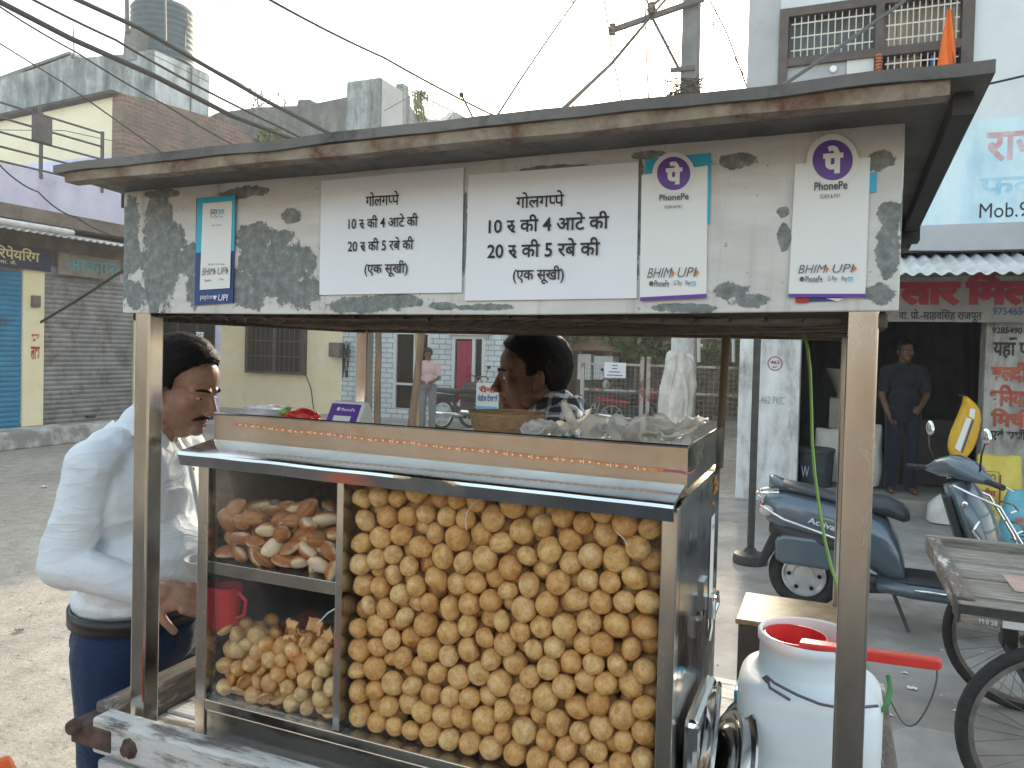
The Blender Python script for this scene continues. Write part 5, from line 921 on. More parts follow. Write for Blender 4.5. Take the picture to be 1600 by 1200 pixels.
pile(read(BIG), [mesh_of('puri_ball', s, 'puri') for s in SHAPES], SHAPES, 222, 'fried_puri', 'round golden fried puri packed against the glass of the large right compartment', 'fried puri', 'round puris in the large compartment', 'fried_puri_heap', 'puri_heap', 1.0)
SM = SHAPES[:7]+CUPS
LOWS = LOWS[:7]+CUPS
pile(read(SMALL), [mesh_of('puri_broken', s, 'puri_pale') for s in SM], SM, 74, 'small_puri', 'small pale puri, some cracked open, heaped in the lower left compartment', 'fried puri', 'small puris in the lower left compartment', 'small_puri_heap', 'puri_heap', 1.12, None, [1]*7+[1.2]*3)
mat('flake_orange', (.66, .36, .14), (.78, .50, .24), rough=.4, scale=40)
for k in range(5):
    m = MB(); n = 7; vs = []
    for j in range(n):
        for i in range(n): vs.append(Vector(((i/(n-1)-.5)*.034, (j/(n-1)-.5)*.028, .008*noise.noise((i*.7+k*9, j*.7, 0))+.006*math.sin(i*.9+k))))
    q = rq(); c = Vector((.385+k*.018-.03*(k % 2), .075+.012*(k % 3), 1.05+.008*(k % 3))); m.add([q @ v + c for v in vs], [(j*n+i, j*n+i+1, (j+1)*n+i+1, (j+1)*n+i) for j in range(n-1) for i in range(n-1)])
    o = m.build('puri_flake', 'flake_orange', smooth=True); o.modifiers.new('s', 'SOLIDIFY').thickness = .0012; tag(o, 'orange broken flake of fried puri on top of the lower left heap', 'flake', 'flakes on the small puri heap')
def bun(seed, L, W):
    b = bmesh.new(); bmesh.ops.create_icosphere(b, subdivisions=4, radius=1); vs = []
    for v in b.verts:
        d = v.co.normalized(); n = 1+noise.noise(d*1.6+Vector((seed*5, 0, 0)))*.10+noise.noise(d*6+Vector((0, seed, 0)))*.02; p = Vector((d.x*L, d.y*W, d.z*(.78 if d.z > 0 else .60)))*n
        if d.z > .2: p.z -= .10*math.exp(-(d.y/.16)**2)
        vs.append(p)
    b.verts.index_update(); fs = [tuple(v.index for v in f.verts) for f in b.faces]; b.free(); return vs, fs
BUNS = [bun(1, 1.36, .92), bun(2, 1.25, .96), bun(3, 1.48, .88), bun(4, 1.32, .90)]; LOWS = BUNS
def bo():
    return Quaternion((0, 0, 1), rnd.gauss(.25, .5)) @ Quaternion((0, 1, 0), rnd.gauss(-.1, .45)) @ Quaternion((1, 0, 0), rnd.choice([-1.0, -.6, .4, .2, 1.3, 1.7, 2.0, 2.3, 2.7])+rnd.gauss(0, .25))
BM_ = []
for s in BUNS:   # baked size into the mesh so that the crust gradient keeps its scale
    BM_.append(mesh_of('bun', ([v*.0178 for v in s[0]], s[1]), 'bread'))
for i, (x, y, z, r) in enumerate(read(BREAD)):
    o = bpy.data.objects.new('sliced_bun', BM_[i % 4]); COL.objects.link(o); o.location = (x/1000, y/1000, z/1000); o.rotation_mode = 'QUATERNION'; o.rotation_quaternion = bo(); f = r/2000/.0178*1.10; o.scale = (f, f*rnd.uniform(.9, 1.05), f); tag(o, 'oval brown-edged bun with pale belly piled on the upper left shelf', 'bun', 'buns on the upper shelf')
# ------------------------------------------------------------------ people
def skin(name, c, c2):
    x = NT(name); n = x.noise(x.coord(), 14, 6, .6); c_ = x.ramp(n, [(.3, c), (.7, c2)]); c_ = x.mix(x.ramp(x.noise(x.coord(), 90, 4, .7), [(.45, 0), (.7, .35)]), c_, [k*.6 for k in c]); x.col(c_); x.set(rough=x.ramp(n, [(.3, .42), (.7, .62)]), spec=.35); x.b.inputs['Subsurface Weight'].default_value = .08; x.b.inputs['Subsurface Radius'].default_value = (.012, .005, .003); x.bump(x.noise(x.coord(), 180, 3), .12, .0015)
skin('skin', (.27, .145, .095), (.36, .205, .14)); skin('skin_dark', (.12, .055, .034), (.17, .085, .055)); mat('lip', (.22, .095, .07), rough=.5)
def hair_mat(name, c):
    x = NT(name); n = x.noise(x.coord((1, .25, .8)), 140, 4, .6); x.col(x.ramp(n, [(.35, c), (.7, [k*1.6 for k in c])])); x.set(rough=.62, spec=.10); x.bump(n, .4, .002)
hair_mat('hair', (.008, .0075, .007)); mat('eye_white', (.62, .60, .56), rough=.2); mat('eye_dark', (.012, .008, .006), rough=.1)
def cloth(name, c, c2=None, scale=5, w=.35):
    x = NT(name); co = x.coord((1, 1, .6)); n = x.noise(co, scale, 5, .55, .8); x.col(x.ramp(n, [(.3, c), (.7, c2 or c)])); x.set(rough=.85, spec=.2); x.b.inputs['Sheen Weight'].default_value = .15
    f = x.noise(x.coord(), 700, 2); rg = x.math('ABSOLUTE', x.math('SUBTRACT', x.noise(x.coord((1, 1, 1.9)), 7, 3, .45, 1.6), .5)); rg = x.math('POWER', x.math('SUBTRACT', 1.0, x.math('MULTIPLY', rg, 3.0), True), 4.0); x.bump(x.math('ADD', x.math('MULTIPLY', rg, .22), x.math('MULTIPLY', f, .05)), w, .014)
cloth('shirt_white', (.64, .70, .76), (.72, .77, .81), 4, .55); cloth('trouser_navy', (.008, .024, .062), (.014, .036, .085), 5, .5); cloth('shirt_dark', (.012, .014, .02), (.018, .02, .026)); cloth('trouser_dark', (.012, .015, .028), (.018, .02, .034)); cloth('shirt_pink', (.55, .36, .36), (.62, .44, .43)); cloth('trouser_grey', (.16, .17, .18), (.22, .22, .23))
mat('belt', (.012, .011, .011), rough=.4)
def head_shapes(mb, T, nose=1.0, jaw=1.0, ear=True, blink=True):
    def e(c, r, rot=None): mb.ell(T @ Vector(c), r, 18, 12, T.to_3x3() @ (rot or Matrix.Identity(3)))
    def c(a, b, ra, rb=None): mb.cap(T @ Vector(a), T @ Vector(b), ra, rb, 10)
    e((0, -.012, .152), (.0745, .096, .085)); e((0, .028, .082), (.060*jaw, .064, .080)); e((0, .045, .15), (.060, .048, .055))
    for s in (1, -1):
        e((s*.042*jaw, .005, .052), (.024, .036, .030)); e((s*.040, .060, .088), (.024, .022, .022)); e((s*.012, .102, .073), (.0095, .012, .0085))
        c((s*.014, .090, .128), (s*.050, .070, .126), .0095, .008); e((s*.031, .072, .110), (.0165, .0135, .0115))
        c((s*.012, .086, .108), (s*.020, .078, .100), .006)
        c((s*.004, .086, .0495), (s*.024, .074, .047), .0072, .004); c((s*.003, .085, .0395), (s*.020, .075, .041), .0085, .004)
        if ear:
            e((s*.079, -.012, .100), (.008, .017, .030), Matrix.Rotation(s*.35, 3, 'Z') @ Matrix.Rotation(.2, 3, 'X')); e((s*.076, -.004, .078), (.007, .009, .011))
    c((0, .089, .122), (0, .107, .084), .0085, .0115*nose); e((0, .110, .079), (.0125*nose, .0125, .0105)); c((0, .092, .066), (0, .090, .052), .006); e((0, .076, .021), (.024, .020, .017)); c((0, .07, .03), (0, .04, .012), .02, .025)
    c((0, -.022, .08), (0, -.035, -.03), .054, .056)
def hair_mesh(T, zf=.50, side=-.20, thick=.013, seed=1, vol=1.0, strands=0):
    m = MB(); n, k = 72, 44; vs = []; tips = []; c0 = Vector((0, -.012, .150))
    for j in range(k+1):
        t = -PI/2+PI*j/k
        for i in range(n):
            a = 2*PI*i/n; d = Vector((math.cos(t)*math.cos(a), math.cos(t)*math.sin(a), math.sin(t)))
            y = d.y; lim = (side+(zf-side)*max(0, min(1, (y-.30)/.55))**.7 if y > .30 else side) if y > -.12 else side+(-.80-side)*min(1, (-y-.12)/.25)
            lim += .07*noise.noise(Vector((d.x*9+seed, d.y*9, 0)))
            if .20 < y < .40: lim = min(lim, -.40+.9*abs(y-.28))
            w = max(0, min(1, (d.z-lim)/.16+.35)); w = w*w*(3-2*w)
            strand = .0022*noise.noise(Vector((d.x*30, d.y*5, d.z*16+seed)))+.0035*noise.noise(d*5+Vector((seed, 0, 0)))
            off = -.014*(1-w)+(thick*vol*(1+.35*max(0, d.z))+strand)*w; r = Vector((.0745, .096, .085 if d.z > 0 else .115)); p = Vector((d.x*(r.x+off), d.y*(r.y+off+.002), d.z*(r.z+off)))
            if d.y > .2 and w > .5: p.z += .004*vol
            vs.append(T @ (c0+p))
            if w > .45 and d.z > -.9: tips.append((p, d))
    m.add(vs, [(j*n+i, j*n+(i+1) % n, (j+1)*n+(i+1) % n, (j+1)*n+i) for j in range(k) for i in range(n)])
    rn = random.Random(seed)      # single locks that break up the outline and the hairline
    for _ in range(strands):
        p, d = rn.choice(tips); u = Vector((d.x*.5+rn.gauss(0, .35), -.55+rn.gauss(0, .3), -.45+rn.gauss(0, .25))); u = (u-d*u.dot(d)).normalized(); s = u.cross(d).normalized()*rn.uniform(.0004, .0011); L = rn.uniform(.012, .032); a = p+u*rn.uniform(-.004, .004)-d*.001; q1 = a+u*L*.5+d*rn.uniform(.001, .0032); q2 = a+u*L+d*rn.uniform(-.001, .003)
        m.add([T @ (c0+v) for v in (a-s, a+s, q1+s, q1-s, q2)], [(0, 1, 2, 3), (3, 2, 4)])
    return m
def face_parts(P, T, mous=False, look_down=False, stubble=None):
    b = MB()
    for s in (1, -1):
        p = [(s*.014, .0965, .1285), (s*.026, .0955, .1325), (s*.040, .087, .132), (s*.053, .073, .1265)]; b.tube([T @ Vector(q) for q in p], [.0036, .0045, .0038, .0018], 6)
    b.build('eyebrow', 'hair', P, smooth=True, local=True)
    if mous:
        q = MB()
        for s in (1, -1): q.tube([T @ Vector(z) for z in ((s*.001, .0975, .0595), (s*.012, .0945, .0585), (s*.024, .084, .0530), (s*.031, .076, .047))], [.0032, .0038, .0030, .0012], 8)
        q.build('moustache', 'hair', P, smooth=True, local=True)
    for s in (1, -1):
        e = MB(); d = MB(); e.ell(T @ Vector((s*.031, .0765, .1085)), (.0125, .0110, .0062 if not look_down else .003), 14, 10, T.to_3x3()); d.ell(T @ Vector((s*.031, .0850, .1080)), (.0052, .0038, .0050 if not look_down else .0025), 10, 8, T.to_3x3())
        q = e.build('eye', 'eye_white', P, smooth=True, local=True); d.build('iris', 'eye_dark', q, smooth=True, local=True)
    l = MB()
    for s in (1, -1): l.tube([T @ Vector(z) for z in ((s*.0005, .0945, .0480), (s*.011, .0905, .0482), (s*.023, .0800, .0460))], [.0050, .0045, .002], 6); l.tube([T @ Vector(z) for z in ((s*.0005, .0945, .0390), (s*.010, .0905, .0392), (s*.020, .0805, .0420))], [.0058, .005, .002], 6)
    l.build('lip', 'lip', P, smooth=True, local=True)
def hand_shapes(mb, wr, fwd, palm_n, curl=.6, spread=.16, left=1, L=.095):
    # palm with four unequal bent fingers and a thumb leaving the side of the palm
    f = Vector(fwd).normalized(); n = (Vector(palm_n)-f*Vector(palm_n).dot(f)).normalized(); s = f.cross(n)*left; w = Vector(wr)
    mb.ell(w+f*.045, (.038, .05, .016), 14, 10, Matrix((s, f, n)).transposed()); mb.cap(w-f*.01, w+f*.03, .025, .028, 10)
    for k, (o, ln) in enumerate(((-.029, .070), (-.0095, .080), (.0095, .076), (.028, .060))):
        p = w+f*.085+s*o; d = (f+s*o*spread*8).normalized(); c = curl*(.85+.12*k)
        for j, (q, r) in enumerate(((.42, .0092), (.32, .0084), (.26, .0075))):
            ax = d.cross(n).normalized(); d = Quaternion(ax, c*(.7 if j == 0 else 1.0)) @ d; e = p+d*ln*q; mb.cap(p, e, r, r*.92, 8); p = e
    p = w+f*.03-s*.034; d = (f*.75-s*.7+n*.25).normalized(); mb.cap(w+f*.02-s*.02, p, .015, .0125, 8)
    for q, r in ((.034, .0112), (.028, .0098)):
        e = p+d*q; mb.cap(p, e, r, r*.9, 8); p = e; d = (d+n*.35+f*.25).normalized()
def wrinkle(mb, amp, freq, seed, axis=(1, 1, .5), damp=None):
    bm = bmesh.new(); vs = [bm.verts.new(v) for v in mb.v]
    for f in mb.f:
        try: bm.faces.new([vs[i] for i in f])
        except ValueError: pass
    bm.normal_update(); out = []
    for v in bm.verts:
        c = Vector((v.co.x*axis[0], v.co.y*axis[1], v.co.z*axis[2]))*freq+Vector((seed, seed*2, 0)); w = 1-abs(noise.noise(c))*2; w = w**3
        k = amp if damp is None else amp*damp(v.co); out.append(tuple(v.co+v.normal*(w*k+amp*.6*noise.noise(c*.5))))
    bm.free(); mb.v = out; return mb
def TM(loc, rx=0, ry=0, rz=0): return Matrix.Translation(loc) @ Matrix.Rotation(rz, 4, 'Z') @ Matrix.Rotation(rx, 4, 'X') @ Matrix.Rotation(ry, 4, 'Y')
# --- customer at the left end of the cart
PC = thing('person', 'man in white long-sleeved shirt and navy trousers at the left end of the cart', 'person', (-.225, .26, 0), None, math.radians(-75))
HT = TM((0, .064, 1.408), math.radians(-16), 0, math.radians(-4)) @ Matrix.Scale(.95, 4)
b = MB(); head_shapes(b, HT, 1.05, 1.12); sR, eR, wR = (.160, -.02, 1.335), (.198, -.060, 1.118), (.172, .13, 1.055); sL, eL, wL = (-.178, -.01, 1.335), (-.23, .06, 1.10), (-.10, .27, 1.06)
b.cap((0, -.02, 1.33), (0, .02, 1.43), .058, .054); b.ell((0, 0, 1.24), (.16, .10, .16)); b.ell((0, .02, 1.05), (.14, .115, .14)); b.ell((0, -.005, .92), (.15, .115, .11))
for s_, e_, w_ in ((sR, eR, wR), (sL, eL, wL)): b.cap((s_[0]*.6, s_[1], s_[2]+.01), s_, .05, .05); b.cap(s_, e_, .046, .037); b.cap(e_, w_, .037, .027)
for x in (.09, -.09): b.cap((x, -.005, .90), (x*1.1, .015, .48), .078, .052); b.cap((x*1.1, .015, .48), (x*1.1, -.02, .08), .052, .036); b.cap((x*1.1, -.03, .045), (x*1.25, .13, .03), .036, .028)
hand_shapes(b, wR, (-.12, 1, -.10), (-.8, 0, -.55), .75, .12, 1); hand_shapes(b, wL, (.25, 1, .05), (.8, 0, -.5), .8, .12, -1)
remesh(b, .0036, 2).build('body', 'skin', PC, smooth=True, local=True)
hair_mesh(HT, .52, -.30, .010, 1, 1.0, 2600).build('hair', 'hair', PC, smooth=True, local=True); face_parts(PC, HT, True, True)
sh = MB(); sh.cap((-.10, -.02, 1.355), (.10, -.02, 1.355), .062, .062); sh.ell((0, -.005, 1.25), (.182, .125, .155)); sh.ell((0, .018, 1.07), (.172, .152, .16)); sh.ell((0, .0, .995), (.163, .146, .06)); sh.cap((0, -.02, 1.36), (0, .0, 1.405), .075, .064)
sh.cap((.10, -.02, 1.335), sR, .064, .059); sh.cap(sR, eR, .059, .048); sh.cap(eR, Vector(eR).lerp(Vector(wR), .93), .049, .035); sh.cap((-.10, -.02, 1.335), sL, .066, .062); sh.cap(sL, eL, .062, .052); sh.cap(eL, Vector(eL).lerp(Vector(wL), .93), .052, .037)
sh = remesh(sh, .006, 5); sh = wrinkle(sh, .003, 9, 3, (.8, 1, 1.6)); sh = wrinkle(sh, .0045, 4.5, 8, (1, 1, 1.5)); sh = wrinkle(sh, .006, 8, 5, (.7, .7, 1.6), lambda c: 1.0 if (c.x > .15 and c.z < 1.22) or c.z < 1.02 else .12)
sh.build('shirt', 'shirt_white', PC, smooth=True, local=True)
m = MB()   # collar leaves, placket and buttons
for s in (1, -1):
    q = [Vector((s*.012, .082, 1.378)), Vector((s*.046, .070, 1.418)), Vector((s*.072, .02, 1.428)), Vector((s*.062, -.045, 1.425)), Vector((s*.025, -.072, 1.425)), Vector((0, -.076, 1.425))]; lo = [Vector((s*.035, .112, 1.335)), Vector((s*.082, .085, 1.382)), Vector((s*.098, .025, 1.400)), Vector((s*.088, -.06, 1.400)), Vector((s*.03, -.105, 1.395)), Vector((0, -.108, 1.395))]
    m.add(q+lo, [(i, i+1, 7+i, 6+i) for i in range(5)])
cl = m.build('collar', 'shirt_white', PC, smooth=True, local=True); s_ = cl.modifiers.new('s', 'SOLIDIFY'); s_.thickness = .004; s_ = cl.modifiers.new('u', 'SUBSURF'); s_.levels = s_.render_levels = 2
m = MB(); zs = [1.335-.035*k for k in range(11)]; yy = lambda z: .115+.062*math.exp(-((z-1.08)/.14)**2)+.014*math.exp(-((z-1.26)/.09)**2)
m.add([(x, yy(z), z) for z in zs for x in (-.016, .016)], [(2*i, 2*i+1, 2*i+3, 2*i+2) for i in range(10)]); pk = m.build('placket', 'shirt_white', PC, smooth=True, local=True); s_ = pk.modifiers.new('s', 'SOLIDIFY'); s_.thickness = .003
m = MB()
for k in range(5): z = 1.31-k*.075; m.ell((0, yy(z)+.003, z), (.005, .002, .005), 8, 6)
m.build('button', 'white_frame', PC, smooth=True, local=True)
tr = MB(); tr.ell((0, -.004, .90), (.168, .140, .115))
for x in (.09, -.09): tr.cap((x, -.01, .88), (x*1.1, .015, .48), .096, .075); tr.cap((x*1.1, .015, .48), (x*1.1, -.02, .07), .076, .066)
tr = wrinkle(remesh(tr, .009, 4), .006, 6, 11, (1, 1, .5)); tr.build('trousers', 'trouser_navy', PC, smooth=True, local=True)
m = MB(); n = 40
for k in range(n):
    a, c = 2*PI*k/n, 2*PI*(k+1)/n; f = lambda t, r, z: Vector(((.174+r)*math.cos(t), (.152+r)*math.sin(t)-.002, z))
    pass
m.loft([[f(2*PI*k/n, r, z) for k in range(n)] for r, z in ((-.006, .945), (.002, .945), (.002, .980), (-.006, .980))], False)
bl = m.build('belt', 'belt', PC, smooth=True, local=True)
m = MB(); m.box((-.11, -.07, 0), (-.06, .17, .05)); m.box((.06, -.07, 0), (.12, .17, .05)); m.build('shoe', 'black_plastic', PC, bevel=.02, local=True)
# grey leaf bowl in his hand
m = MB(); hp = pv(297, 903, .20); m.lathe([(.0, -.018), (.030, -.015), (.045, .008), (.050, .022), (.047, .022), (.042, .008), (.028, -.010), (0, -.013)], (hp.x+.02, hp.y+.03, hp.z+.02), 24); mat('bowl_grey', (.42, .42, .43), rough=.4); tag(m.build('paper_bowl', 'bowl_grey', smooth=SH), 'small grey bowl held by the man in the white shirt', 'bowl')
# red plastic mug hung behind the case side, seen through the glass
m = MB(); a = pv(330, 930, .36); m.lathe([(.0, -.05), (.024, -.05), (.030, .04), (.028, .04), (.022, -.045), (0, -.045)], (X0+.036, .10, 1.075), 24); m.tube([(X0+.064, .10, 1.105), (X0+.084, .10, 1.09), (X0+.080, .10, 1.06), (X0+.062, .10, 1.05)], .004, 6); mat('red_plastic', (.62, .02, .035), rough=.35); tag(m.build('plastic_mug', 'red_plastic', smooth=SH), 'red plastic mug in the left corner above the small puris', 'mug')
# --- vendor behind the case
PV_ = thing('person', 'vendor in a dark checked shirt standing behind the display case, in profile', 'person', (.600, .95, 0), None, math.radians(104))
HV = TM((0, .055, 1.438), math.radians(-3), 0, math.radians(12))
b = MB(); head_shapes(b, HV, .88, 1.0); b.cap((0, -.02, 1.36), (0, .005, 1.46), .058, .054); b.ell((0, 0, 1.26), (.165, .10, .16)); b.ell((0, 0, 1.05), (.14, .10, .14)); b.ell((0, 0, .92), (.15, .105, .11))
for s in (1, -1): b.cap((s*.1, -.01, 1.37), (s*.18, -.01, 1.355), .05, .05); b.cap((s*.18, -.01, 1.355), (s*.21, .03, 1.09), .046, .037); b.cap((s*.21, .03, 1.09), (s*.16, .25, 1.05), .037, .027); hand_shapes(b, (s*.16, .25, 1.05), (-s*.2, 1, 0), (-s*.5, 0, -.8), .6, .14, s); b.cap((s*.09, 0, .9), (s*.1, 0, .48), .078, .052); b.cap((s*.1, 0, .48), (s*.1, -.02, .08), .052, .036); b.cap((s*.1, -.02, .045), (s*.12, .13, .03), .036, .028)
remesh(b, .004, 2).build('body', 'skin_dark', PV_, smooth=True, local=True); hair_mesh(HV, .46, -.30, .010, 5, 1.0, 2600).build('hair', 'hair', PV_, smooth=True, local=True); face_parts(PV_, HV)
def check_mat():
    x = NT('shirt_check'); tc = x.n('ShaderNodeTexCoord'); sp = x.n('ShaderNodeSeparateXYZ'); x.l(tc.outputs['Object'], sp.inputs[0]); f = None
    for ax in ('X', 'Y', 'Z'):
        q = x.math('PINGPONG', x.math('MULTIPLY', sp.outputs[ax], 1.0), .022); q = x.math('LESS_THAN', q, .0055); f = q if f is None else x.math('ADD', f, q)
    x.col(x.ramp(x.math('MULTIPLY', f, .34), [(0, (.035, .045, .06)), (.34, (.20, .22, .25)), (.7, (.55, .57, .60))])); x.set(rough=.85, spec=.2)
check_mat()
sh = MB(); sh.cap((-.11, -.04, 1.415), (.11, -.04, 1.415), .062, .062); sh.ell((0, -.02, 1.29), (.185, .125, .16)); sh.ell((0, 0, 1.05), (.165, .125, .18)); sh.cap((0, -.035, 1.41), (0, -.01, 1.45), .075, .066)
for s in (1, -1): sh.cap((s*.10, -.03, 1.40), (s*.18, -.02, 1.37), .07, .07); sh.cap((s*.18, -.01, 1.35), (s*.21, .02, 1.12), .070, .062)
wrinkle(remesh(sh, .009, 4), .005, 8, 2).build('shirt', 'shirt_check', PV_, smooth=True, local=True)
m = MB()
for s in (1, -1):
    q = [Vector((s*.02, .075, 1.43)), Vector((s*.052, .06, 1.47)), Vector((s*.080, .0, 1.49)), Vector((s*.068, -.065, 1.50)), Vector((0, -.088, 1.505))]; lo = [Vector((s*.05, .105, 1.385)), Vector((s*.09, .075, 1.42)), Vector((s*.108, .0, 1.43)), Vector((s*.09, -.085, 1.435)), Vector((0, -.125, 1.435))]
    m.add(q+lo, [(i, i+1, 6+i, 5+i) for i in range(4)])
cl = m.build('collar', 'shirt_check', PV_, smooth=True, local=True); cl.modifiers.new('s', 'SOLIDIFY').thickness = .004; s_ = cl.modifiers.new('u', 'SUBSURF'); s_.levels = s_.render_levels = 2
tr = MB(); tr.ell((0, 0, .90), (.165, .13, .12))
for x in (.09, -.09): tr.cap((x, 0, .88), (x*1.1, .01, .48), .092, .07); tr.cap((x*1.1, .01, .48), (x*1.1, -.02, .07), .07, .062)
remesh(tr, .012, 3).build('trousers', 'trouser_dark', PV_, smooth=True, local=True)
# --- shopkeeper and pedestrian: smaller in the picture
def stander(loc, rz, h, sm, tm, skn, label, armf=(0, 0), head_rx=0, hz=0):
    P = thing('person', label, 'person', loc, None, rz); k = h/1.70; H = TM((0, .015, 1.475*k), head_rx, 0, hz) @ Matrix.Scale(k, 4); b = MB(); head_shapes(b, H); b.cap((0, -.02, 1.38*k), (0, 0, 1.48*k), .055, .052); b.ell((0, 0, 1.27*k), (.16, .095, .16)); b.ell((0, 0, 1.05*k), (.135, .095, .15)); b.ell((0, 0, .92*k), (.145, .1, .11))
    sh = MB(); sh.cap((-.1, -.01, 1.385*k), (.1, -.01, 1.385*k), .06, .06); sh.ell((0, 0, 1.27*k), (.160, .108, .16)); sh.ell((0, 0, 1.03*k), (.152, .115, .19)); sh.cap((0, -.02, 1.38*k), (0, 0, 1.43*k), .07, .062)
    for s, af in ((1, armf[0]), (-1, armf[1])):
        S_ = Vector((s*.18, -.01, 1.37*k)); E_ = Vector((s*.225, -.02+.04*af, 1.10*k)); W_ = E_+Vector((-s*.03*(1+3*af), .05+.20*af, -.25*k*(1-.8*af))); b.cap((s*.1, 0, 1.38*k), S_, .05, .05); b.cap(S_, E_, .045, .036); b.cap(E_, W_, .036, .026); hand_shapes(b, W_, W_-E_, (-s, .2, -.2), .5, .14, s); b.cap((s*.085, 0, .9*k), (s*.1, .01, .48*k), .076, .05); b.cap((s*.1, .01, .48*k), (s*.1, -.02, .08), .05, .036); b.cap((s*.1, -.03, .045), (s*.12, .13, .03), .036, .028)
        sh.cap((s*.1, 0, 1.37*k), S_, .058, .056); sh.cap(S_, S_.lerp(E_, .75), .056, .052)
    remesh(b, .0055, 2).build('body', skn, P, smooth=True, local=True); hair_mesh(H, .50, -.30, .013, h*7).build('hair', 'hair', P, smooth=True, local=True); face_parts(P, H, False); wrinkle(remesh(sh, .011, 4), .006, 8, h*3).build('shirt', sm, P, smooth=True, local=True)
    tr = MB(); tr.ell((0, 0, .92*k), (.158, .125, .12))
    for x in (.088, -.088): tr.cap((x, 0, .9*k), (x*1.12, .012, .48*k), .09, .072); tr.cap((x*1.12, .012, .48*k), (x*1.12, -.02, .075), .072, .066)
    wrinkle(remesh(tr, .012, 3), .006, 6, 4, (1, 1, .5)).build('trousers', tm, P, smooth=True, local=True); return P
sp = pg(1410, 778, .17)
stander((pv(1413, 600, 8.25).x, 8.25, .17), math.radians(188), 1.66, 'shirt_dark', 'trouser_dark', 'skin_dark', 'shopkeeper in dark shirt and trousers standing inside the dark mill shop', (.25, .75), 0, .15)
pp = pv(668, 620, 12.2); stander((pp.x, 12.2, 0), math.radians(205), 1.62, 'shirt_pink', 'trouser_grey', 'skin_dark', 'distant pedestrian in a pale pink shirt and grey trousers with folded arms', (.9, .9), -.35)
# ------------------------------------------------------------------ things on the tray
mat('wicker', (.30, .18, .085), (.45, .29, .15), rough=.7, scale=60, stretch=(1, 1, 3), bump=.8, bscale=120); mat('bag_grey', (.34, .33, .36), (.48, .47, .50), rough=.25, scale=8, bump=.5, bscale=40); mat('packet_red', (.62, .03, .03), (.70, .06, .04), rough=.25, scale=6); mat('packet_green', (.25, .42, .06), rough=.3)
rnd = random.Random(31)
def leafbowl(c, r, seed, q, mt='crinkle'):
    m = MB(); n, k = 22, 5; vs = []
    for j in range(k+1):
        for i in range(n):
            a = 2*PI*i/n; t = j/k; rr = r*t*(1+.10*noise.noise((math.cos(a)*2, math.sin(a)*2, seed))); vs.append(Vector(c)+q @ Vector((rr*math.cos(a)*1.25, rr*math.sin(a)*.8, .35*r*t*t+.42*r*t*noise.noise((math.cos(a)*2.4+seed, math.sin(a)*2.4, t*2)))))
    m.add(vs, [(j*n+i, j*n+(i+1) % n, (j+1)*n+(i+1) % n, (j+1)*n+i) for j in range(k) for i in range(n)]); o = m.build('paper_plate', mt, smooth=True); o.modifiers.new('s', 'SOLIDIFY').thickness = .0012; return o
for k in range(30):
    t = rnd.random(); o = leafbowl((.835+.27*t+rnd.uniform(-.01, .01), .14+.34*rnd.random(), 1.462+.010*rnd.random()+.010*(t > .6)), rnd.uniform(.020, .032), k*1.3, Quaternion((rnd.uniform(-1, 1), rnd.uniform(-1, 1), .1), rnd.uniform(.1, 1.0)) @ Quaternion((0, 0, 1), rnd.uniform(0, 6)))
    tag(o, 'crumpled white paper plate in the heap at the right end of the tray', 'paper plate', 'crumpled plates heaped on the tray')
o = leafbowl((.862, .30, 1.492), .026, 77, Quaternion((0, 1, 0), 1.0) @ Quaternion((1, 0, 0), -.7)); tag(o, 'folded white plate standing on edge in front of the checked shirt', 'paper plate', 'crumpled plates heaped on the tray')
m = MB(); n = 48; rings = []
for j, (s, z) in enumerate(((.80, -.03), (.86, -.015), (.92, -.0), (.97, .013), (1.0, .022), (1.02, .026), (.97, .025), (.93, .012), (.86, -.012))): rings.append([Vector((.722+.082*s*math.cos(2*PI*k/n)*(1+.012*(1 if (k+j) % 2 else -1)), .33+.07*s*math.sin(2*PI*k/n)*(1+.012*(1 if (k+j) % 2 else -1)), 1.466+z)) for k in range(n)])
m.loft(rings); tag(m.build('wicker_basket', 'wicker', smooth=True), 'shallow brown wicker basket on the tray in front of the vendor', 'basket')
m = MB(); a, b = pv(521, 629, .28), pv(579, 656, .28); x0, x1, zz, zt = a.x+.0, b.x-.012, 1.415, a.z+.004
m.prism([(x0-.008, .245, zz), (x1-.006, .245, zz), (x1-.006, .285, zt), (x0-.002, .285, zt)] if False else [(x0-.010, .24, zz), (x0-.010, .35, zz), (x0-.004, .30, zt), (x0-.004, .285, zt)], (x1-x0, 0, 0)); o = m.build('payment_stand', 'card', bevel=.004); tag(o, 'small purple and white wedge payment stand on the tray', 'payment stand')
def onface(u, w, lift=.0008):      # point on the leaning front of the stand
    lo, hi = Vector((x0-.010+(x1-x0)*u, .24, zz)), Vector((x0-.010+.002+(x1-x0)*u, .285, zt)); p = lo.lerp(hi, w); return p+Vector((0, -1, .6)).normalized()*lift
m = MB(); m.quad(onface(.05, .12), onface(.95, .12), onface(.95, .93), onface(.05, .93)); m.build('purple_face', 'purple', o)
m = MB(); m.quad(onface(.24, .15, .0016), onface(.76, .15, .0016), onface(.76, .62, .0016), onface(.24, .62, .0016)); m.build('white_panel', 'card', o)
m = MB(); rt = Vector((1, 0, 0)); upv = (onface(.5, 1)-onface(.5, 0)).normalized(); write(m, 'PhonePe', onface(.40, .74, .0016), rt, upv, (0, -.85, .5), (x1-x0)*.42, .0075, .02); c_ = onface(.31, .79, .0016); m.quad(*[c_+rt*.0045*math.cos(2*PI*k/16)+upv*.0045*math.sin(2*PI*k/16) for k in range(16)]); m.build('lettering', 'white_ink', o)
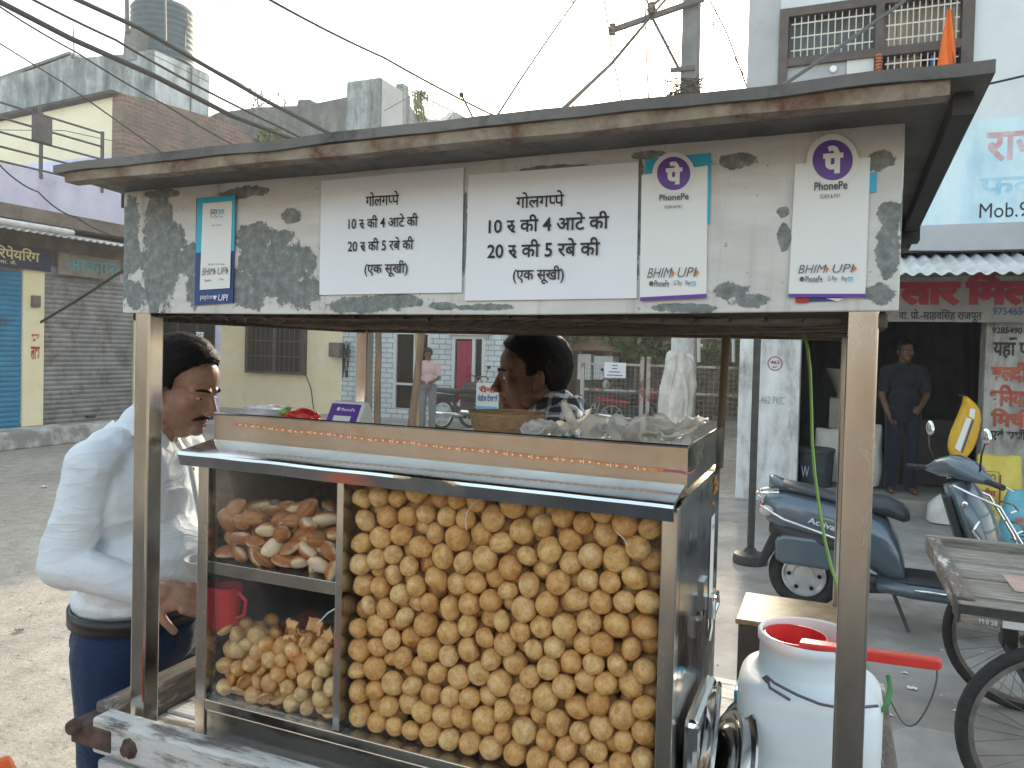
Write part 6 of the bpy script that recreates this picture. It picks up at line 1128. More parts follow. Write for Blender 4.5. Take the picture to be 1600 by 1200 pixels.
def crumple(c, r, seed, mt, name, amp=.25):
    b = bmesh.new(); bmesh.ops.create_icosphere(b, subdivisions=4, radius=1); m = MB(); vs = []
    for v in b.verts: d = v.co.normalized(); f = 1+amp*noise.noise(d*2.2+Vector((seed, 0, 0)))+amp*.5*abs(noise.noise(d*5+Vector((0, seed, 0)))); vs.append(Vector(c)+Vector((d.x*r[0], d.y*r[1], d.z*r[2]))*f)
    b.verts.index_update(); m.add(vs, [tuple(v.index for v in f.verts) for f in b.faces]); b.free(); return m.build(name, mt, smooth=True)
tag(crumple((.125, .30, 1.458), (.075, .05, .020), 3, 'bag_grey', 'plastic_bag'), 'grey translucent plastic bag lying at the left end of the tray', 'plastic bag')
o = crumple((.225, .29, 1.460), (.045, .03, .017), 9, 'packet_red', 'snack_packet', .2); tag(o, 'red snack packet with a green corner on the tray', 'packet'); q = crumple((.198, .272, 1.468), (.014, .012, .009), 5, 'packet_green', 'green_corner', .2); q.parent = o
# ------------------------------------------------------------------ jar with ladle, steel plates, tin box
mat('jar_plastic', (.74, .80, .84), (.80, .84, .86), rough=.38, scale=3); M['jar_plastic'].node_tree.nodes['Principled BSDF'].inputs['Subsurface Weight'].default_value = .3
JR = thing('water_jar', 'large white plastic jar with a wide open mouth beside the thick front post', 'jar', (1.325, .30, .80))
R0 = .121; prof = [(0, .80), (.95, .80), (1, .815)]+[(1-.03*(.5-.5*math.cos((k-3)*PI/1.5)) if 3 <= k <= 12 else 1, .83+.0062*k) for k in range(18)]+[(1.0, .94), (.985, .95), (.985, .957), (1.0, .965), (1.0, 1.042), (.988, 1.052), (.95, 1.061), (.88, 1.066), (.80, 1.069), (.75, 1.074), (.73, 1.083), (.72, 1.10), (.72, 1.118), (.75, 1.121), (.75, 1.133), (.72, 1.136), (.69, 1.134), (.69, 1.08), (.7, 1.065), (.85, 1.04), (.9, 1.02), (.9, .84), (0, .83)]
m = MB(); n = 64; rings = []
for r, z in prof:
    pw = 2.0+1.6*max(0, min(1, (1.072-z)/.03)); ring = []
    for k in range(n):
        a = 2*PI*k/n; ca, sa = math.cos(a), math.sin(a); q = (abs(ca)**pw+abs(sa)**pw)**(-1/pw); ring.append(Vector((1.325+R0*r*q*ca*.97, .30+R0*r*q*sa*.97, z)))
    rings.append(ring)
m.loft(rings, False); m.build('body', 'jar_plastic', JR, smooth=.9)
m = MB(); dz = -.038; hp_ = [(1.262, .190, 1.118), (1.257, .185, 1.126), (1.262, .180, 1.132), (1.275, .172, 1.126), (1.31, .160, 1.113), (1.34, .158, 1.104), (1.38, .165, 1.095), (1.42, .20, 1.10)]; m.tube([(x, y, z+dz) for x, y, z in hp_[:4]]+[(1.31, .166, 1.078), (1.345, .166, 1.070), (1.38, .175, 1.066), (1.43, .21, 1.066)], .0024, 8); m.tube([(1.262, .181, 1.132+dz), (1.268, .172, 1.117+dz), (1.30, .158, 1.109+dz)], .0025, 8); m.build('wire_handle', 'cable_grey', JR, smooth=True)
m = MB(); m.tube([(1.447, .26, 1.10), (1.450, .255, 1.08), (1.447, .25, 1.06), (1.44, .24, 1.045)], .0045, 8); mat('green_clip', (.08, .25, .10), rough=.4); m.build('clip', 'green_clip', JR, smooth=True)
LD = thing('ladle', 'red plastic long-handled mug resting in the mouth of the white jar', 'ladle', (1.315, .30, 1.12))
mat('ladle_red', (.66, .025, .03), (.72, .05, .04), rough=.35, scale=8); m = MB(); m.lathe([(0, 1.055), (.044, 1.055), (.054, 1.128), (.051, 1.128), (.041, 1.06), (0, 1.06)], (1.300, .305, 0), 28); m.build('cup', 'ladle_red', LD, smooth=SH)
m = MB(); A0, A1 = pv(1250, 1006, .245), pv(1472, 1036, .215); d_ = (A1-A0).normalized(); s_ = d_.cross(Vector((0, 0, 1))).normalized(); u_ = s_.cross(d_); rings = []
for t, w_, h_ in ((0, .012, .010), (.02, .014, .011), (.5, .012, .010), (.9, .011, .010), (.985, .011, .009), (1, .007, .006)):
    c = A0.lerp(A1, t); rings.append([c+s_*w_-u_*h_, c-s_*w_-u_*h_, c-s_*w_+u_*h_*.6, c+s_*w_+u_*h_*.6])
m.loft(rings); hd = m.build('handle', 'ladle_red', LD, bevel=.003); m = MB(); write(m, 'AAROHI PLAST', A0.lerp(A1, .58)+u_*.0088-s_*(-.004), d_, -s_*-1, u_, .075, .007, .02); m.build('moulded_lettering', 'orange_ink', hd)
m = MB(); e = A1; j = Vector((1.446, .26, 1.07)); p = [e-d_*.01, e+Vector((.002, 0, -.03)), e+Vector((-.012, 0, -.06)), (e+j)/2+Vector((.0, 0, -.12)), j+Vector((.03, 0, -.06)), j]; P5 = [Vector(q) for q in p]; m.tube([((1-t)**5)*P5[0]+5*t*(1-t)**4*P5[1]+10*t*t*(1-t)**3*P5[2]+10*t**3*(1-t)**2*P5[3]+5*t**4*(1-t)*P5[4]+t**5*P5[5] for t in [k/24 for k in range(25)]], .0014, 6); tag(m.build('cord', 'cable_grey', smooth=True), 'thin grey cord looping from the ladle handle back to the jar', 'cord')
for k, (x, y, r, tilt, lab) in enumerate(((1.150, .22, .125, .10, 'shiny steel plate leaning flat against the case side'), (1.188, .20, .118, .26, 'front steel plate tilted outwards beside the white jar'))):
    m = MB(); m.X = Matrix.Translation((x, y, .80+r*.97)) @ Matrix.Rotation(.35 if k else .12, 4, 'Z') @ Matrix.Rotation(tilt, 4, 'Y'); m.lathe([(0, .004), (r*.72, .004), (r*.78, .010), (r*.86, .020), (r*.97, .024), (r, .021), (r*.985, .018), (r*.88, .015), (r*.80, .004), (r*.74, 0), (0, 0)], (0, 0, 0), 48, 'x'); tag(m.build('steel_plate', 'steel_plate', smooth=SH), lab, 'plate')
m = MB(); m.box((1.137, .12, .797), (1.165, .33, 1.02)); tag(m.build('steel_container', 'steel_plate', bevel=.01), 'narrow steel container standing between the case and the plates', 'container')
m = MB(); m.box((1.21, .30, 1.0), (1.225, .46, 1.012)) if False else m.box((1.185, .43, .80), (1.225, .50, .955)); mat('blue_tray', (.01, .38, .62), rough=.4); tag(m.build('blue_box', 'blue_tray', bevel=.004), 'bright blue box edge showing behind the steel plates', 'box')
mat('brass_tin', (.20, .14, .08), (.36, .28, .17), rough=.5, spec=.1, scale=14); TB = thing('tin_box', 'tan metal-topped box standing on the cart bed behind the white jar', 'box', (1.26, .68, .80)); m = MB(); m.box((1.172, .60, .80), (1.40, .80, 1.032)); m.build('body', 'dark_wood', TB, bevel=.004); m = MB(); m.box((1.166, .594, 1.0325), (1.406, .806, 1.044)); m.build('lid', 'brass_tin', TB, bevel=.003)
m = MB(); m.tube([(1.128, .545, 1.38), (1.130, .545, 1.50), (1.134, .545, 1.665)], .0085, 10); tag(m.build('support_rod', 'bamboo'), 'thin rusty brown rod standing behind the right end of the case', 'rod')
m = MB(); pts = [pv(x, y, .62) for x, y in ((1256, 522), (1262, 545), (1266, 580), (1268, 640), (1269, 690), (1273, 740), (1281, 800), (1290, 850), (1300, 890), (1308, 912), (1320, 960), (1335, 1010))]; pts[-1] = Vector((1.43, .55, 1.00)); mat('green_cable', (.22, .42, .10), rough=.4); m.tube(pts, .0032, 8); tag(m.build('green_cable', 'green_cable', smooth=True), 'light green cable hanging from the canopy beside the thick post', 'cable')
m = MB(); m.tube([(1.39, .40, 1.67), (1.385, .41, 1.64), (1.375, .42, 1.61)], .002, 5); m.tube([pv(380, 487, .02), pv(384, 494, .02)], .002, 4); tag(m.build('dangling_wire', 'cable'), 'short dark wire end dangling under the right end of the canopy', 'wire')
# ------------------------------------------------------------------ umbrella pole in its concrete base, paving slab, orange corner
c = pg(1172, 880); UP = thing('parasol_pole', 'black iron pole standing in a round concrete base on the pavement', 'pole', (c.x, c.y, 0)); m = MB(); m.tube([(c.x, c.y, .06), (c.x, c.y, 2.5)], .028, 12); m.build('pole', 'black_iron', UP, smooth=SH); m = MB(); m.lathe([(0, .004), (.13, .004), (.135, .03), (.125, .075), (.05, .09), (.04, .12), (0, .12)], (c.x, c.y, 0), 20); m.build('base', 'black_iron', UP, smooth=SH)
q = [pg(x, y, .004) for x, y in ((1385, 1160), (1425, 1149), (1500, 1164), (1512, 1195), (1530, 1245), (1370, 1245))]; m = MB(); m.prism([(p.x, p.y, .006) for p in q], (0, 0, .045)); mat('slab_stone', (.34, .33, .30), (.43, .42, .39), rough=.85, scale=6, bump=.3); tag(m.build('stone_slab', 'slab_stone', bevel=.006), 'flat pale stone slab lying on the ground beside the handcart wheel', 'slab')
m = MB(); c = pv(-6, 1205, -.30); m.box((c.x-.13, -.42, c.z-.3), (c.x+.0, -.28, c.z+.03), Matrix.Rotation(.8, 3, 'Y')); mat('orange_plastic', (.70, .13, .03), rough=.4); tag(m.build('orange_crate', 'orange_plastic', bevel=.01), 'corner of an orange plastic crate at the bottom left edge of the photo', 'crate')
for (x, y, s) in ((1245, 948, 3), (1500, 1112, 9), (1413, 1052, 5), (1390, 1118, 4), (60, 775, 3), (110, 830, 2)):
    p = pg(x, y, .006); m = MB(); k = s*.004; m.quad((p.x-k, p.y, .007), (p.x, p.y-k*.6, .014), (p.x+k*1.2, p.y, .008), (p.x+.2*k, p.y+k*.8, .011)); o = m.build('litter_scrap', 'paper'); o['kind'] = 'stuff'; o['label'] = 'scrap of litter on the ground'
# ------------------------------------------------------------------ scooter (local frame: +X forward, origin under the rear wheel)
mat('scooter_grey', (.09, .125, .155), (.11, .15, .18), rough=.22, metal=.25, coat=.7, scale=3); mat('seat_vinyl', (.028, .034, .042), (.04, .048, .058), rough=.4, scale=4); mat('lamp_clear', (.55, .50, .45), rough=.1); mat('lamp_red', (.30, .02, .02), rough=.15); mat('dark_panel', (.02, .022, .026), rough=.4)
SC = thing('scooter', 'grey-blue scooter parked on its stand in front of the mill shop', 'scooter', (1.217, 4.16, 0), None, math.radians(-2))
def sec(x, z0, z1, w, n=20, pw=2.6, wt=None):
    r = []
    for k in range(n):
        a = 2*PI*k/n; ca, sa = math.cos(a), math.sin(a); q = (abs(ca)**pw+abs(sa)**pw)**(-1/pw); zc = (z0+z1)/2; ww = w*(1 if wt is None else (1+(wt-1)*(sa*q*.5+.5))); r.append(Vector((x, ww*ca*q, zc+(z1-z0)/2*sa*q)))
    return r
def loftx(secs, name, mt, parent=SC, **kw): m = MB(); m.loft([sec(*s) for s in secs]); return m.build(name, mt, parent, smooth=kw.get('smooth', 1.0), local=True)
def wheel(x, parent):
    m = MB(); r = .222; m.lathe([(r-.048+.048*math.cos(2*PI*k/12), .046*math.sin(2*PI*k/12)) for k in range(13)], (x, 0, r), 44, 'y'); w = m.build('wheel', 'rubber', parent, smooth=True, local=True)
    m = MB(); m.lathe([(.135, -.042), (.128, -.046), (.120, -.036), (.112, -.018), (.072, -.022), (.060, -.034), (.03, -.036), (.0, -.036)], (x, 0, r), 36, 'y'); m.lathe([(.135, .042), (.128, .046), (.120, .036), (.05, .03), (0, .03)], (x, 0, r), 36, 'y'); rim = m.build('rim', 'rim_silver', w, smooth=SH, local=True)
    m = MB()
    for k in range(6): a = 2*PI*k/6; m.lathe([(0, -.0375), (.012, -.037), (.014, -.03), (0, -.03)], (x+.092*math.cos(a), 0, r+.092*math.sin(a)), 10, 'y')
    m.build('vent_hole', 'dark_void', w, local=True)
mat('rim_silver', (.62, .63, .64), (.75, .75, .75), rough=.35, metal=.6, scale=8)
wheel(0, SC); wheel(1.235, SC)
loftx([(-.27, .60, .68, .05), (-.24, .55, .74, .10), (-.12, .48, .77, .15), (.05, .42, .76, .175), (.22, .40, .73, .185), (.36, .33, .71, .18), (.46, .27, .66, .165), (.53, .24, .55, .15), (.57, .24, .40, .14)], 'rear_body', 'scooter_grey')
loftx([(-.22, .47, .565, .08), (-.10, .44, .565, .165), (.10, .40, .555, .192), (.26, .37, .53, .197), (.34, .36, .50, .18)], 'side_strip', 'dark_panel')
loftx([(-.17, .745, .80, .06), (-.14, .745, .825, .10), (.0, .74, .80, .13), (.16, .72, .765, .145), (.30, .69, .78, .15), (.46, .66, .775, .145), (.555, .63, .74, .12), (.59, .64, .70, .08)], 'seat', 'seat_vinyl')
loftx([(-.235, .76, .845, .02), (-.20, .765, .85, .07), (-.10, .765, .80, .11), (.03, .755, .775, .135)], 'tail_piece', 'scooter_light' if 'scooter_light' in M else 'scooter_grey')
loftx([(.50, .255, .325, .14), (.60, .26, .322, .175), (.80, .26, .322, .175), (.92, .26, .33, .16)], 'floorboard', 'dark_panel')
loftx([(.42, .20, .30, .175), (.60, .185, .305, .21), (.85, .185, .305, .21), (.98, .20, .36, .18)], 'floor_skirt', 'scooter_grey')
m = MB(); rings = []     # leg shield, leaning along the steering line
for t, w_, dpt in ((0, .17, .05), (.2, .19, .075), (.45, .205, .10), (.7, .20, .12), (.9, .17, .12), (1, .12, .10)):
    c = Vector((1.02, 0, .27)).lerp(Vector((.80, 0, .90)), t); ring = []
    for k in range(24):
        a = 2*PI*k/24; ca, sa = math.cos(a), math.sin(a); ring.append(c+Vector((dpt*(ca if ca > 0 else .35*ca)*(1-.25*abs(sa))+.10*math.sin(PI*t)*max(0, ca)*.6, w_*sa, .03*ca)))
    rings.append(ring)
m.loft(rings); m.build('leg_shield', 'scooter_grey', SC, smooth=1.0, local=True)
m = MB(); m.loft([[Vector((x+dx, y, z)) for dx, y in ((-.02, -w_), (.02, -w_), (.02, w_), (-.02, w_))] for x, z, w_ in ((.965, .30, .15), (.86, .55, .165), (.775, .83, .14))]); m.build('inner_shield', 'dark_panel', SC, bevel=.01, local=True)
m = MB(); m.loft([sec(1.235-.23, .33, .40, .055, 14), sec(1.235-.12, .42, .49, .07, 14), sec(1.235, .455, .52, .075, 14), sec(1.235+.14, .42, .48, .07, 14), sec(1.235+.24, .33, .37, .05, 14)]); m.build('front_mudguard', 'scooter_grey', SC, smooth=1.0, local=True)
m = MB()
for y in (-.075, .075): m.tube([(1.235, y, .222), (1.12, y*.8, .45), (.98, y*.6, .62)], .018, 8)
m.build('fork', 'black_iron', SC, smooth=SH, local=True)
HB = Matrix.Translation((.83, 0, .965)) @ Matrix.Rotation(math.radians(33), 4, 'Z')
m = MB(); m.X = HB; m.loft([[Vector((.10*math.cos(2*PI*k/18)*s*(1 if math.cos(2*PI*k/18) > 0 else .7), y, .062*math.sin(2*PI*k/18)*s+dz)) for k in range(18)] for y, s, dz in ((-.27, .30, -.02), (-.20, .55, -.01), (-.12, 1.0, .01), (0, 1.12, .03), (.12, 1.0, .01), (.20, .55, -.01), (.27, .30, -.02))]); hb = m.build('handlebar_cover', 'scooter_grey', SC, smooth=1.0, local=True)
m = MB(); m.X = HB; m.ell((.095, 0, .015), (.03, .075, .05)); m.build('headlight', 'lamp_clear', hb, smooth=True, local=True)
for s in (1, -1):
    m = MB(); m.X = HB; m.tube([(-.01, s*.26, -.02), (-.03, s*.40, -.03)], .017, 10); m.build('grip', 'rubber', hb, smooth=SH, local=True)
    m = MB(); m.X = HB; m.tube([(.03, s*.24, -.02), (.055, s*.30, -.035), (.03, s*.40, -.05)], .006, 6); m.build('brake_lever', 'chrome', hb, smooth=True, local=True)
    m = MB(); m.X = HB; m.tube([(0, s*.19, .03), (-.02, s*.22, .12), (-.01, s*.235, .20)], .006, 6); mr = m.build('mirror', 'black_plastic', hb, smooth=True, local=True); m = MB(); m.X = HB @ Matrix.Translation((-.005, s*.235, .235)) @ Matrix.Rotation(.5, 4, 'X') @ Matrix.Rotation(-.3, 4, 'Z'); m.ell((0, 0, 0), (.014, .062, .042)); m.build('mirror_glass', 'chrome', mr, smooth=True, local=True)
m = MB(); m.tube([(-.27, -.10, .70), (-.30, -.09, .73), (-.30, .09, .73), (-.27, .10, .70)], .009, 8); m.tube([(-.30, -.09, .73), (-.16, -.12, .755)], .009, 8); m.tube([(-.30, .09, .73), (-.16, .12, .755)], .009, 8); m.build('grab_rail', 'chrome', SC, smooth=True, local=True)
m = MB(); m.tube([(-.27, -.15, .665), (-.12, -.195, .60), (.10, -.215, .545), (.30, -.22, .49), (.345, -.20, .44)], .008, 8); m.tube([(.62, -.22, .27), (.80, -.222, .27)], .009, 8); m.build('side_guard', 'chrome', SC, smooth=True, local=True)
m = MB(); f = lambda t, y: Vector((1.10, y, .30)).lerp(Vector((.93, y, .86)), t)+Vector((.085, 0, 0))
for y in (-.20, .20): m.tube([Vector((.80, y*.9, .90)), f(.9, y), f(.5, y)+Vector((.06, 0, 0)), f(.15, y)+Vector((.08, 0, 0)), Vector((1.02, y, .28))], .009, 8)
for t in (.85, .65, .45, .25): m.tube([f(t, -.20)+Vector((.045, 0, 0)), f(t, -.08)+Vector((.10, 0, 0)), f(t, .08)+Vector((.10, 0, 0)), f(t, .20)+Vector((.045, 0, 0))], .006, 6)
m.tube([(.93, -.235, .72), (.90, -.24, .66), (.965, -.245, .56), (1.02, -.24, .55)], .007, 6); m.build('leg_guard', 'chrome', SC, smooth=True, local=True)
m = MB(); m.loft([[Vector((x, y, z)) for y, z in ((-.19, z0), (-.09, z0), (-.09, z1), (-.19, z1))] for x, z0, z1 in ((-.17, .34, .47), (-.12, .315, .50), (.14, .31, .50), (.22, .33, .45))]); m.build('engine_cover', 'engine_blue' if 'engine_blue' in M else 'scooter_grey', SC, bevel=.02, local=True)
m = MB(); m.prism([(-.20, -.10, .50), (-.10, -.10, .50), (-.24, -.10, .27), (-.30, -.10, .25)], (0, .20, 0)); m.build('mud_flap', 'black_plastic', SC, bevel=.01, local=True)
m = MB(); m.ell((-.262, 0, .635), (.03, .09, .045)); m.build('tail_lamp', 'lamp_red', SC, smooth=True, local=True); m = MB(); m.ell((-.235, -.12, .63), (.045, .03, .035)); m.build('indicator', 'lamp_clear', SC, smooth=True, local=True)
m = MB(); m.tube([(.50, -.12, .24), (.60, -.22, .02)], .011, 8); m.build('side_stand', 'black_iron', SC, local=True)
m = MB(); m.tube([(.22, -.12, .25), (.36, -.13, .22), (.5, -.1, .23)], .03, 10); m.ell((.36, -.10, .26), (.10, .05, .05)); m.build('engine', 'black_iron', SC, smooth=True, local=True)
m = MB(); write(m, 'Activa', (.02, -.212, .60), (1, 0, -.22), (.25, .0, .97), (0, -1, 0), .155, .038, .02); m.build('badge_lettering', 'white_frame', SC, local=True)
m = MB(); m.ell((.86, -.20, .80), (.016, .006, .02)); m.build('emblem', 'chrome', SC, smooth=True, local=True)
# ------------------------------------------------------------------ handcart at the right edge
HC = thing('handcart', 'old wooden handcart with spoked wheels at the right edge', 'handcart', (2.4, 2.5, 0))
hx0, hy0, hy1 = 1.815, 1.985, 3.02
m = MB()
for k in range(7): m.box((hx0+.03, hy0+.04+k*.14, .725), (hx0+1.7, hy0+.04+k*.14+.132, .742+.004*(k % 2)))
m.build('deck', 'wood_grey', HC, bevel=.004); m = MB(); m.box((hx0+.2, 2.3, .7455), (hx0+.75, 2.55, .750)); mat('pink_board', (.42, .26, .21), (.5, .36, .3), rough=.8, scale=8); m.build('patch_board', 'pink_board', HC, bevel=.002)
m = MB(); m.box((hx0-.03, hy0-.03, .70), (hx0+1.7, hy0+.035, .765)); m.build('front_rail', 'wood_dark' if 'wood_dark' in M else 'wood_grey', HC, bevel=.006); m = MB(); m.box((hx0-.03, hy0+.036, .70), (hx0+.028, hy1, .775)); m.build('end_rail', 'wood_side', HC, bevel=.006); m = MB(); m.box((hx0-.03, hy1+.001, .70), (hx0+1.7, hy1+.05, .78)); m.build('back_rail', 'wood_grey', HC, bevel=.006)
m = MB(); m.box((hx0-.034, hy0-.036, .735), (hx0+1.7, hy0-.031, .768)); m.box((hx0-.036, hy0-.034, .70), (hx0-.031, hy0+.10, .768)); m.build('metal_edge', 'black_iron', HC, bevel=.001); m = MB(); m.box((hx0+.10, hy0-.0375, .705), (hx0+.22, hy0-.0362, .73)); m.build('white_smear', 'white_frame', HC)
m = MB(); write(m, 'M 0 58', (hx0+.03, hy0-.033, .708), (1, 0, 0), (0, 0, 1), (0, -1, 0), .055, .018, .02); m.build('painted_number', 'white_frame', HC)
cx1, cx2 = pv(1672, 1150, 1.95).x, pv(1602, 1010, 3.05).x
add_wheel(HC, (cx1, 1.95, .34), .34, 36); add_wheel(HC, (cx2, 3.06, .34), .34, 36)
m = MB(); m.box((cx1-.02, 1.98, .32), (cx1+.02, 3.04, .36)); m.box((cx1-.03, 2.05, .34), (cx1+.03, 2.1, .70)); m.box((cx1-.03, 2.9, .34), (cx1+.03, 2.95, .70)); m.box((hx0+.2, hy0+.05, .64), (hx0+1.6, hy0+.11, .70)); m.box((hx0+.2, hy1-.1, .64), (hx0+1.6, hy1-.04, .70)); m.build('axle_frame', 'black_iron', HC)
bg_ = cloth_bag(); bg_.v = [tuple(p) for p in bg_.v]; bg_ = remesh(bg_, .014, 2); bg_ = wrinkle(bg_, .034, 5.0, 4, (1, 1, .20)); bg_ = wrinkle(bg_, .005, 12, 9, (1, 1, .3)); tag(bg_.build('cloth_bag', 'bag_cloth', smooth=True), 'crumpled off-white cloth bag hung on the electric pole in front of the gate', 'bag')
# ------------------------------------------------------------------ sacks and shop stock
mat('sack_yellow', (.58, .44, .06), (.68, .55, .10), rough=.55, scale=7, bump=.5, bscale=16, dist=.012); mat('sack_amber', (.70, .38, .02), (.76, .47, .04), rough=.4, scale=7, bump=.5, bscale=16, dist=.012); mat('sack_white', (.56, .53, .48), (.68, .66, .60), rough=.7, scale=6, bump=.5, bscale=18, dist=.01); mat('sack_blue', (.10, .34, .42), (.16, .45, .52), rough=.5, scale=6, bump=.4, bscale=14, dist=.01); mat('print_green', (.10, .16, .05), rough=.6)
def sack(c, w, d, h, mt, label, seed, top=.8, ears=True, lean=0, rz=0):
    m = MB(); rings = []; n = 32
    for j in range(15):
        t = j/14; s = (1-.22*(1-t)**6-(1-top)*t**3); s *= 1+.05*math.sin(t*9+seed); dd = d*(1 if t < .6 else 1-(t-.6)/.4*.82); ring = []
        for k in range(n):
            a = 2*PI*k/n; ca, sa = math.cos(a), math.sin(a); pw = 3; q = (abs(ca)**pw+abs(sa)**pw)**(-1/pw); nn = 1+.06*noise.noise((ca*1.7+seed, sa*1.7, t*3)); ear = .05*h*(abs(ca)**8) if ears and t > .9 else 0
            ring.append(Vector((w/2*ca*q*s*nn+lean*h*t, dd/2*sa*q*nn, h*t+ear)))
        rings.append(ring)
    m.loft(rings); m.X = None; R_ = Matrix.Rotation(rz, 3, 'Z'); m.v = [tuple(Vector(c)+R_ @ Vector(p)) for p in m.v]; o = m.build('sack', mt, smooth=True); s_ = o.modifiers.new('s', 'SUBSURF'); s_.levels = s_.render_levels = 1; return tag(o, label, 'sack')
c = pg(1550, 826); o = sack((c.x, c.y-.1, .004), .40, .24, .72, 'sack_yellow', 'upright yellow sack with green print in front of the painted pier', 3, .96, True, .03); yv = c.y-.235
t = MB(); writepx(t, 'FCO', (1533, 739, 1556, 752), yv, .03); a, b = pv(1530, 735, yv), pv(1561, 756, yv)
for q in (((a.x, b.z), (b.x, b.z+.006)), ((a.x, a.z-.006), (b.x, a.z)), ((b.x-.006, b.z), (b.x, a.z))): t.box((q[0][0], yv-.002, q[0][1]), (q[1][0], yv-.0005, q[1][1]))
t.build('lettering', 'print_green', o); t = MB(); writepx(t, '\u0928\u0940\u092e', (1535, 762, 1556, 775), yv, .03); writepx(t, '45 kg', (1536, 778, 1557, 787), yv, .03); t.build('red_lettering', 'mill_red', o); t = MB(); a, b = pv(1562, 742, yv), pv(1571, 800, yv)
t.box((a.x, yv-.002, b.z), (a.x+.014, yv-.0005, a.z)); t.build('stripe', 'mill_red', o)
c = pv(1508, 715, 7.55); mb_ = MB(); v_ = 7.5; rings = []
for l, r, y in ((1504, 1510, 618), (1504, 1522, 628), (1499, 1533, 640), (1493, 1533, 655), (1485, 1531, 672), (1480, 1526, 690), (1480, 1520, 703), (1484, 1512, 712), (1490, 1506, 716)):
    a, b = pv(l, y, v_), pv(r, y, v_); cc = (a+b)/2; rings.append([cc+Vector(((b.x-a.x)/2*math.cos(2*PI*k/24)*(1+.06*math.sin(3*k+y)), .08*math.sin(2*PI*k/24)*(1+.15*math.sin(2*k+y*.3)), .012*math.sin(5*k+y))) for k in range(24)])
mb_.loft(rings); o = mb_.build('hanging_sack', 'sack_amber', smooth=True); s_ = o.modifiers.new('s', 'SUBSURF'); s_.levels = s_.render_levels = 1; tag(o, 'amber and white printed bag hanging at the shop doorway', 'bag')
m = MB(); vq = 7.405; m.quad(pv(1492, 700, vq), pv(1500, 706, vq), pv(1518, 655, vq), pv(1510, 652, vq)); m.quad(pv(1514, 650, vq), pv(1522, 655, vq), pv(1524, 640, vq), pv(1516, 638, vq)); m.build('white_panel', 'card', o); m = MB(); m.quad(pv(1502, 707, vq), pv(1504, 708, vq), pv(1522, 657, vq), pv(1520, 655, vq)); m.build('print', 'navy', o)
m = MB(); m.box((pv(1507, 616, 7.56).x-.01, 7.49, pv(1507, 618, 7.56).z-.02), (pv(1507, 616, 7.56).x+.01, 7.88, pv(1507, 618, 7.56).z)); tag(m.build('hook', 'black_iron'), 'iron hook holding the amber bag at the doorway', 'hook')
c = pg(1476, 822); sack((c.x, c.y+.12, .004), .34, .26, .30, 'sack_white', 'low slumped white sack beside the shop step', 8, .35, False, .10)
c = pg(1588, 856); sack((c.x+.04, c.y-.05, .004), .38, .28, .52, 'sack_blue', 'blue printed sack standing at the right edge behind the handcart', 12, .62, False); o = bpy.data.objects[-1] if False else None
yv = c.y-.20; SB = [q for q in bpy.data.objects if q.get('label', '').startswith('blue printed')][0]; t = MB(); mat('orange_red', (.60, .14, .05), rough=.6)
t2 = MB(); writepx(t2, '\u092a\u0936\u0941', (1586, 809, 1606, 823), yv, .05); t2.build('red_lettering', 'orange_red', SB)
for k in range(4): a = pv(1582, 830+k*6, yv); t.box((a.x, yv-.001, a.z-.008), (a.x+.16, yv+.001, a.z))
t.build('print', 'navy', SB)
for (x, y, w_, d_, h_, mt, lab) in ((1.32, 8.6, .34, .3, .62, 'sack_white', 'pale sack standing in the dim shop left of the shopkeeper'), (1.75, 8.5, .3, .3, .70, 'sack_white', 'white sack close beside the shopkeeper'), (2.45, 9.2, .5, .4, .6, 'sack_white', 'dim sack stacked deep inside the mill shop')): sack((x, y, .172), w_, d_, h_, mt, lab, x*3, .8)
mat('tub_dark', (.02, .03, .04), (.04, .05, .06), rough=.5); mat('can_green', (.01, .12, .05), rough=.4); mat('machine_cream', (.30, .27, .20), (.38, .34, .26), rough=.6)
m = MB(); m.lathe([(0, .172), (.17, .172), (.19, .55), (.20, .56), (.20, .60), (0, .60)], (1.20, 8.25, 0), 24); o = m.build('tub', 'tub_dark', smooth=SH); tag(o, 'dark round tub on the shop floor by the white pier', 'tub'); m = MB(); a = pv(1252, 738, 8.05); write(m, 'W', (a.x, 8.052, a.z-.05), (1, 0, 0), (0, 0, 1), (0, -1, 0), .08, .12); m.build('lettering', 'facade_grey', o)
m = MB(); m.lathe([(0, .172), (.09, .172), (.095, .55), (.06, .62), (.04, .66), (0, .66)], (1.56, 8.15, 0), 20); tag(m.build('oil_can', 'can_green', smooth=SH), 'green plastic can between the tub and the white sack', 'can')
ML = thing('flour_mill', 'cream flour mill machine with a hopper inside the shop', 'mill', (1.5, 8.9, .17)); m = MB(); m.box((1.32, 8.75, .8), (1.68, 9.1, 1.15)); m.lathe([(.12, 1.15), (.10, 1.2), (.24, 1.5), (.22, 1.5), (.09, 1.2)], (1.5, 8.92, 0), 20); m.build('hopper', 'machine_cream', ML, smooth=SH); m = MB(); m.box((1.36, 8.8, .172), (1.64, 9.06, .799)); m.build('stand', 'machine_cream', ML, bevel=.02)
m = MB(); m.box((2.05, 8.9, .172), (2.75, 9.4, .95)); tag(m.build('counter', 'dark_wood', bevel=.02), 'dark wooden counter behind the shopkeeper', 'counter')
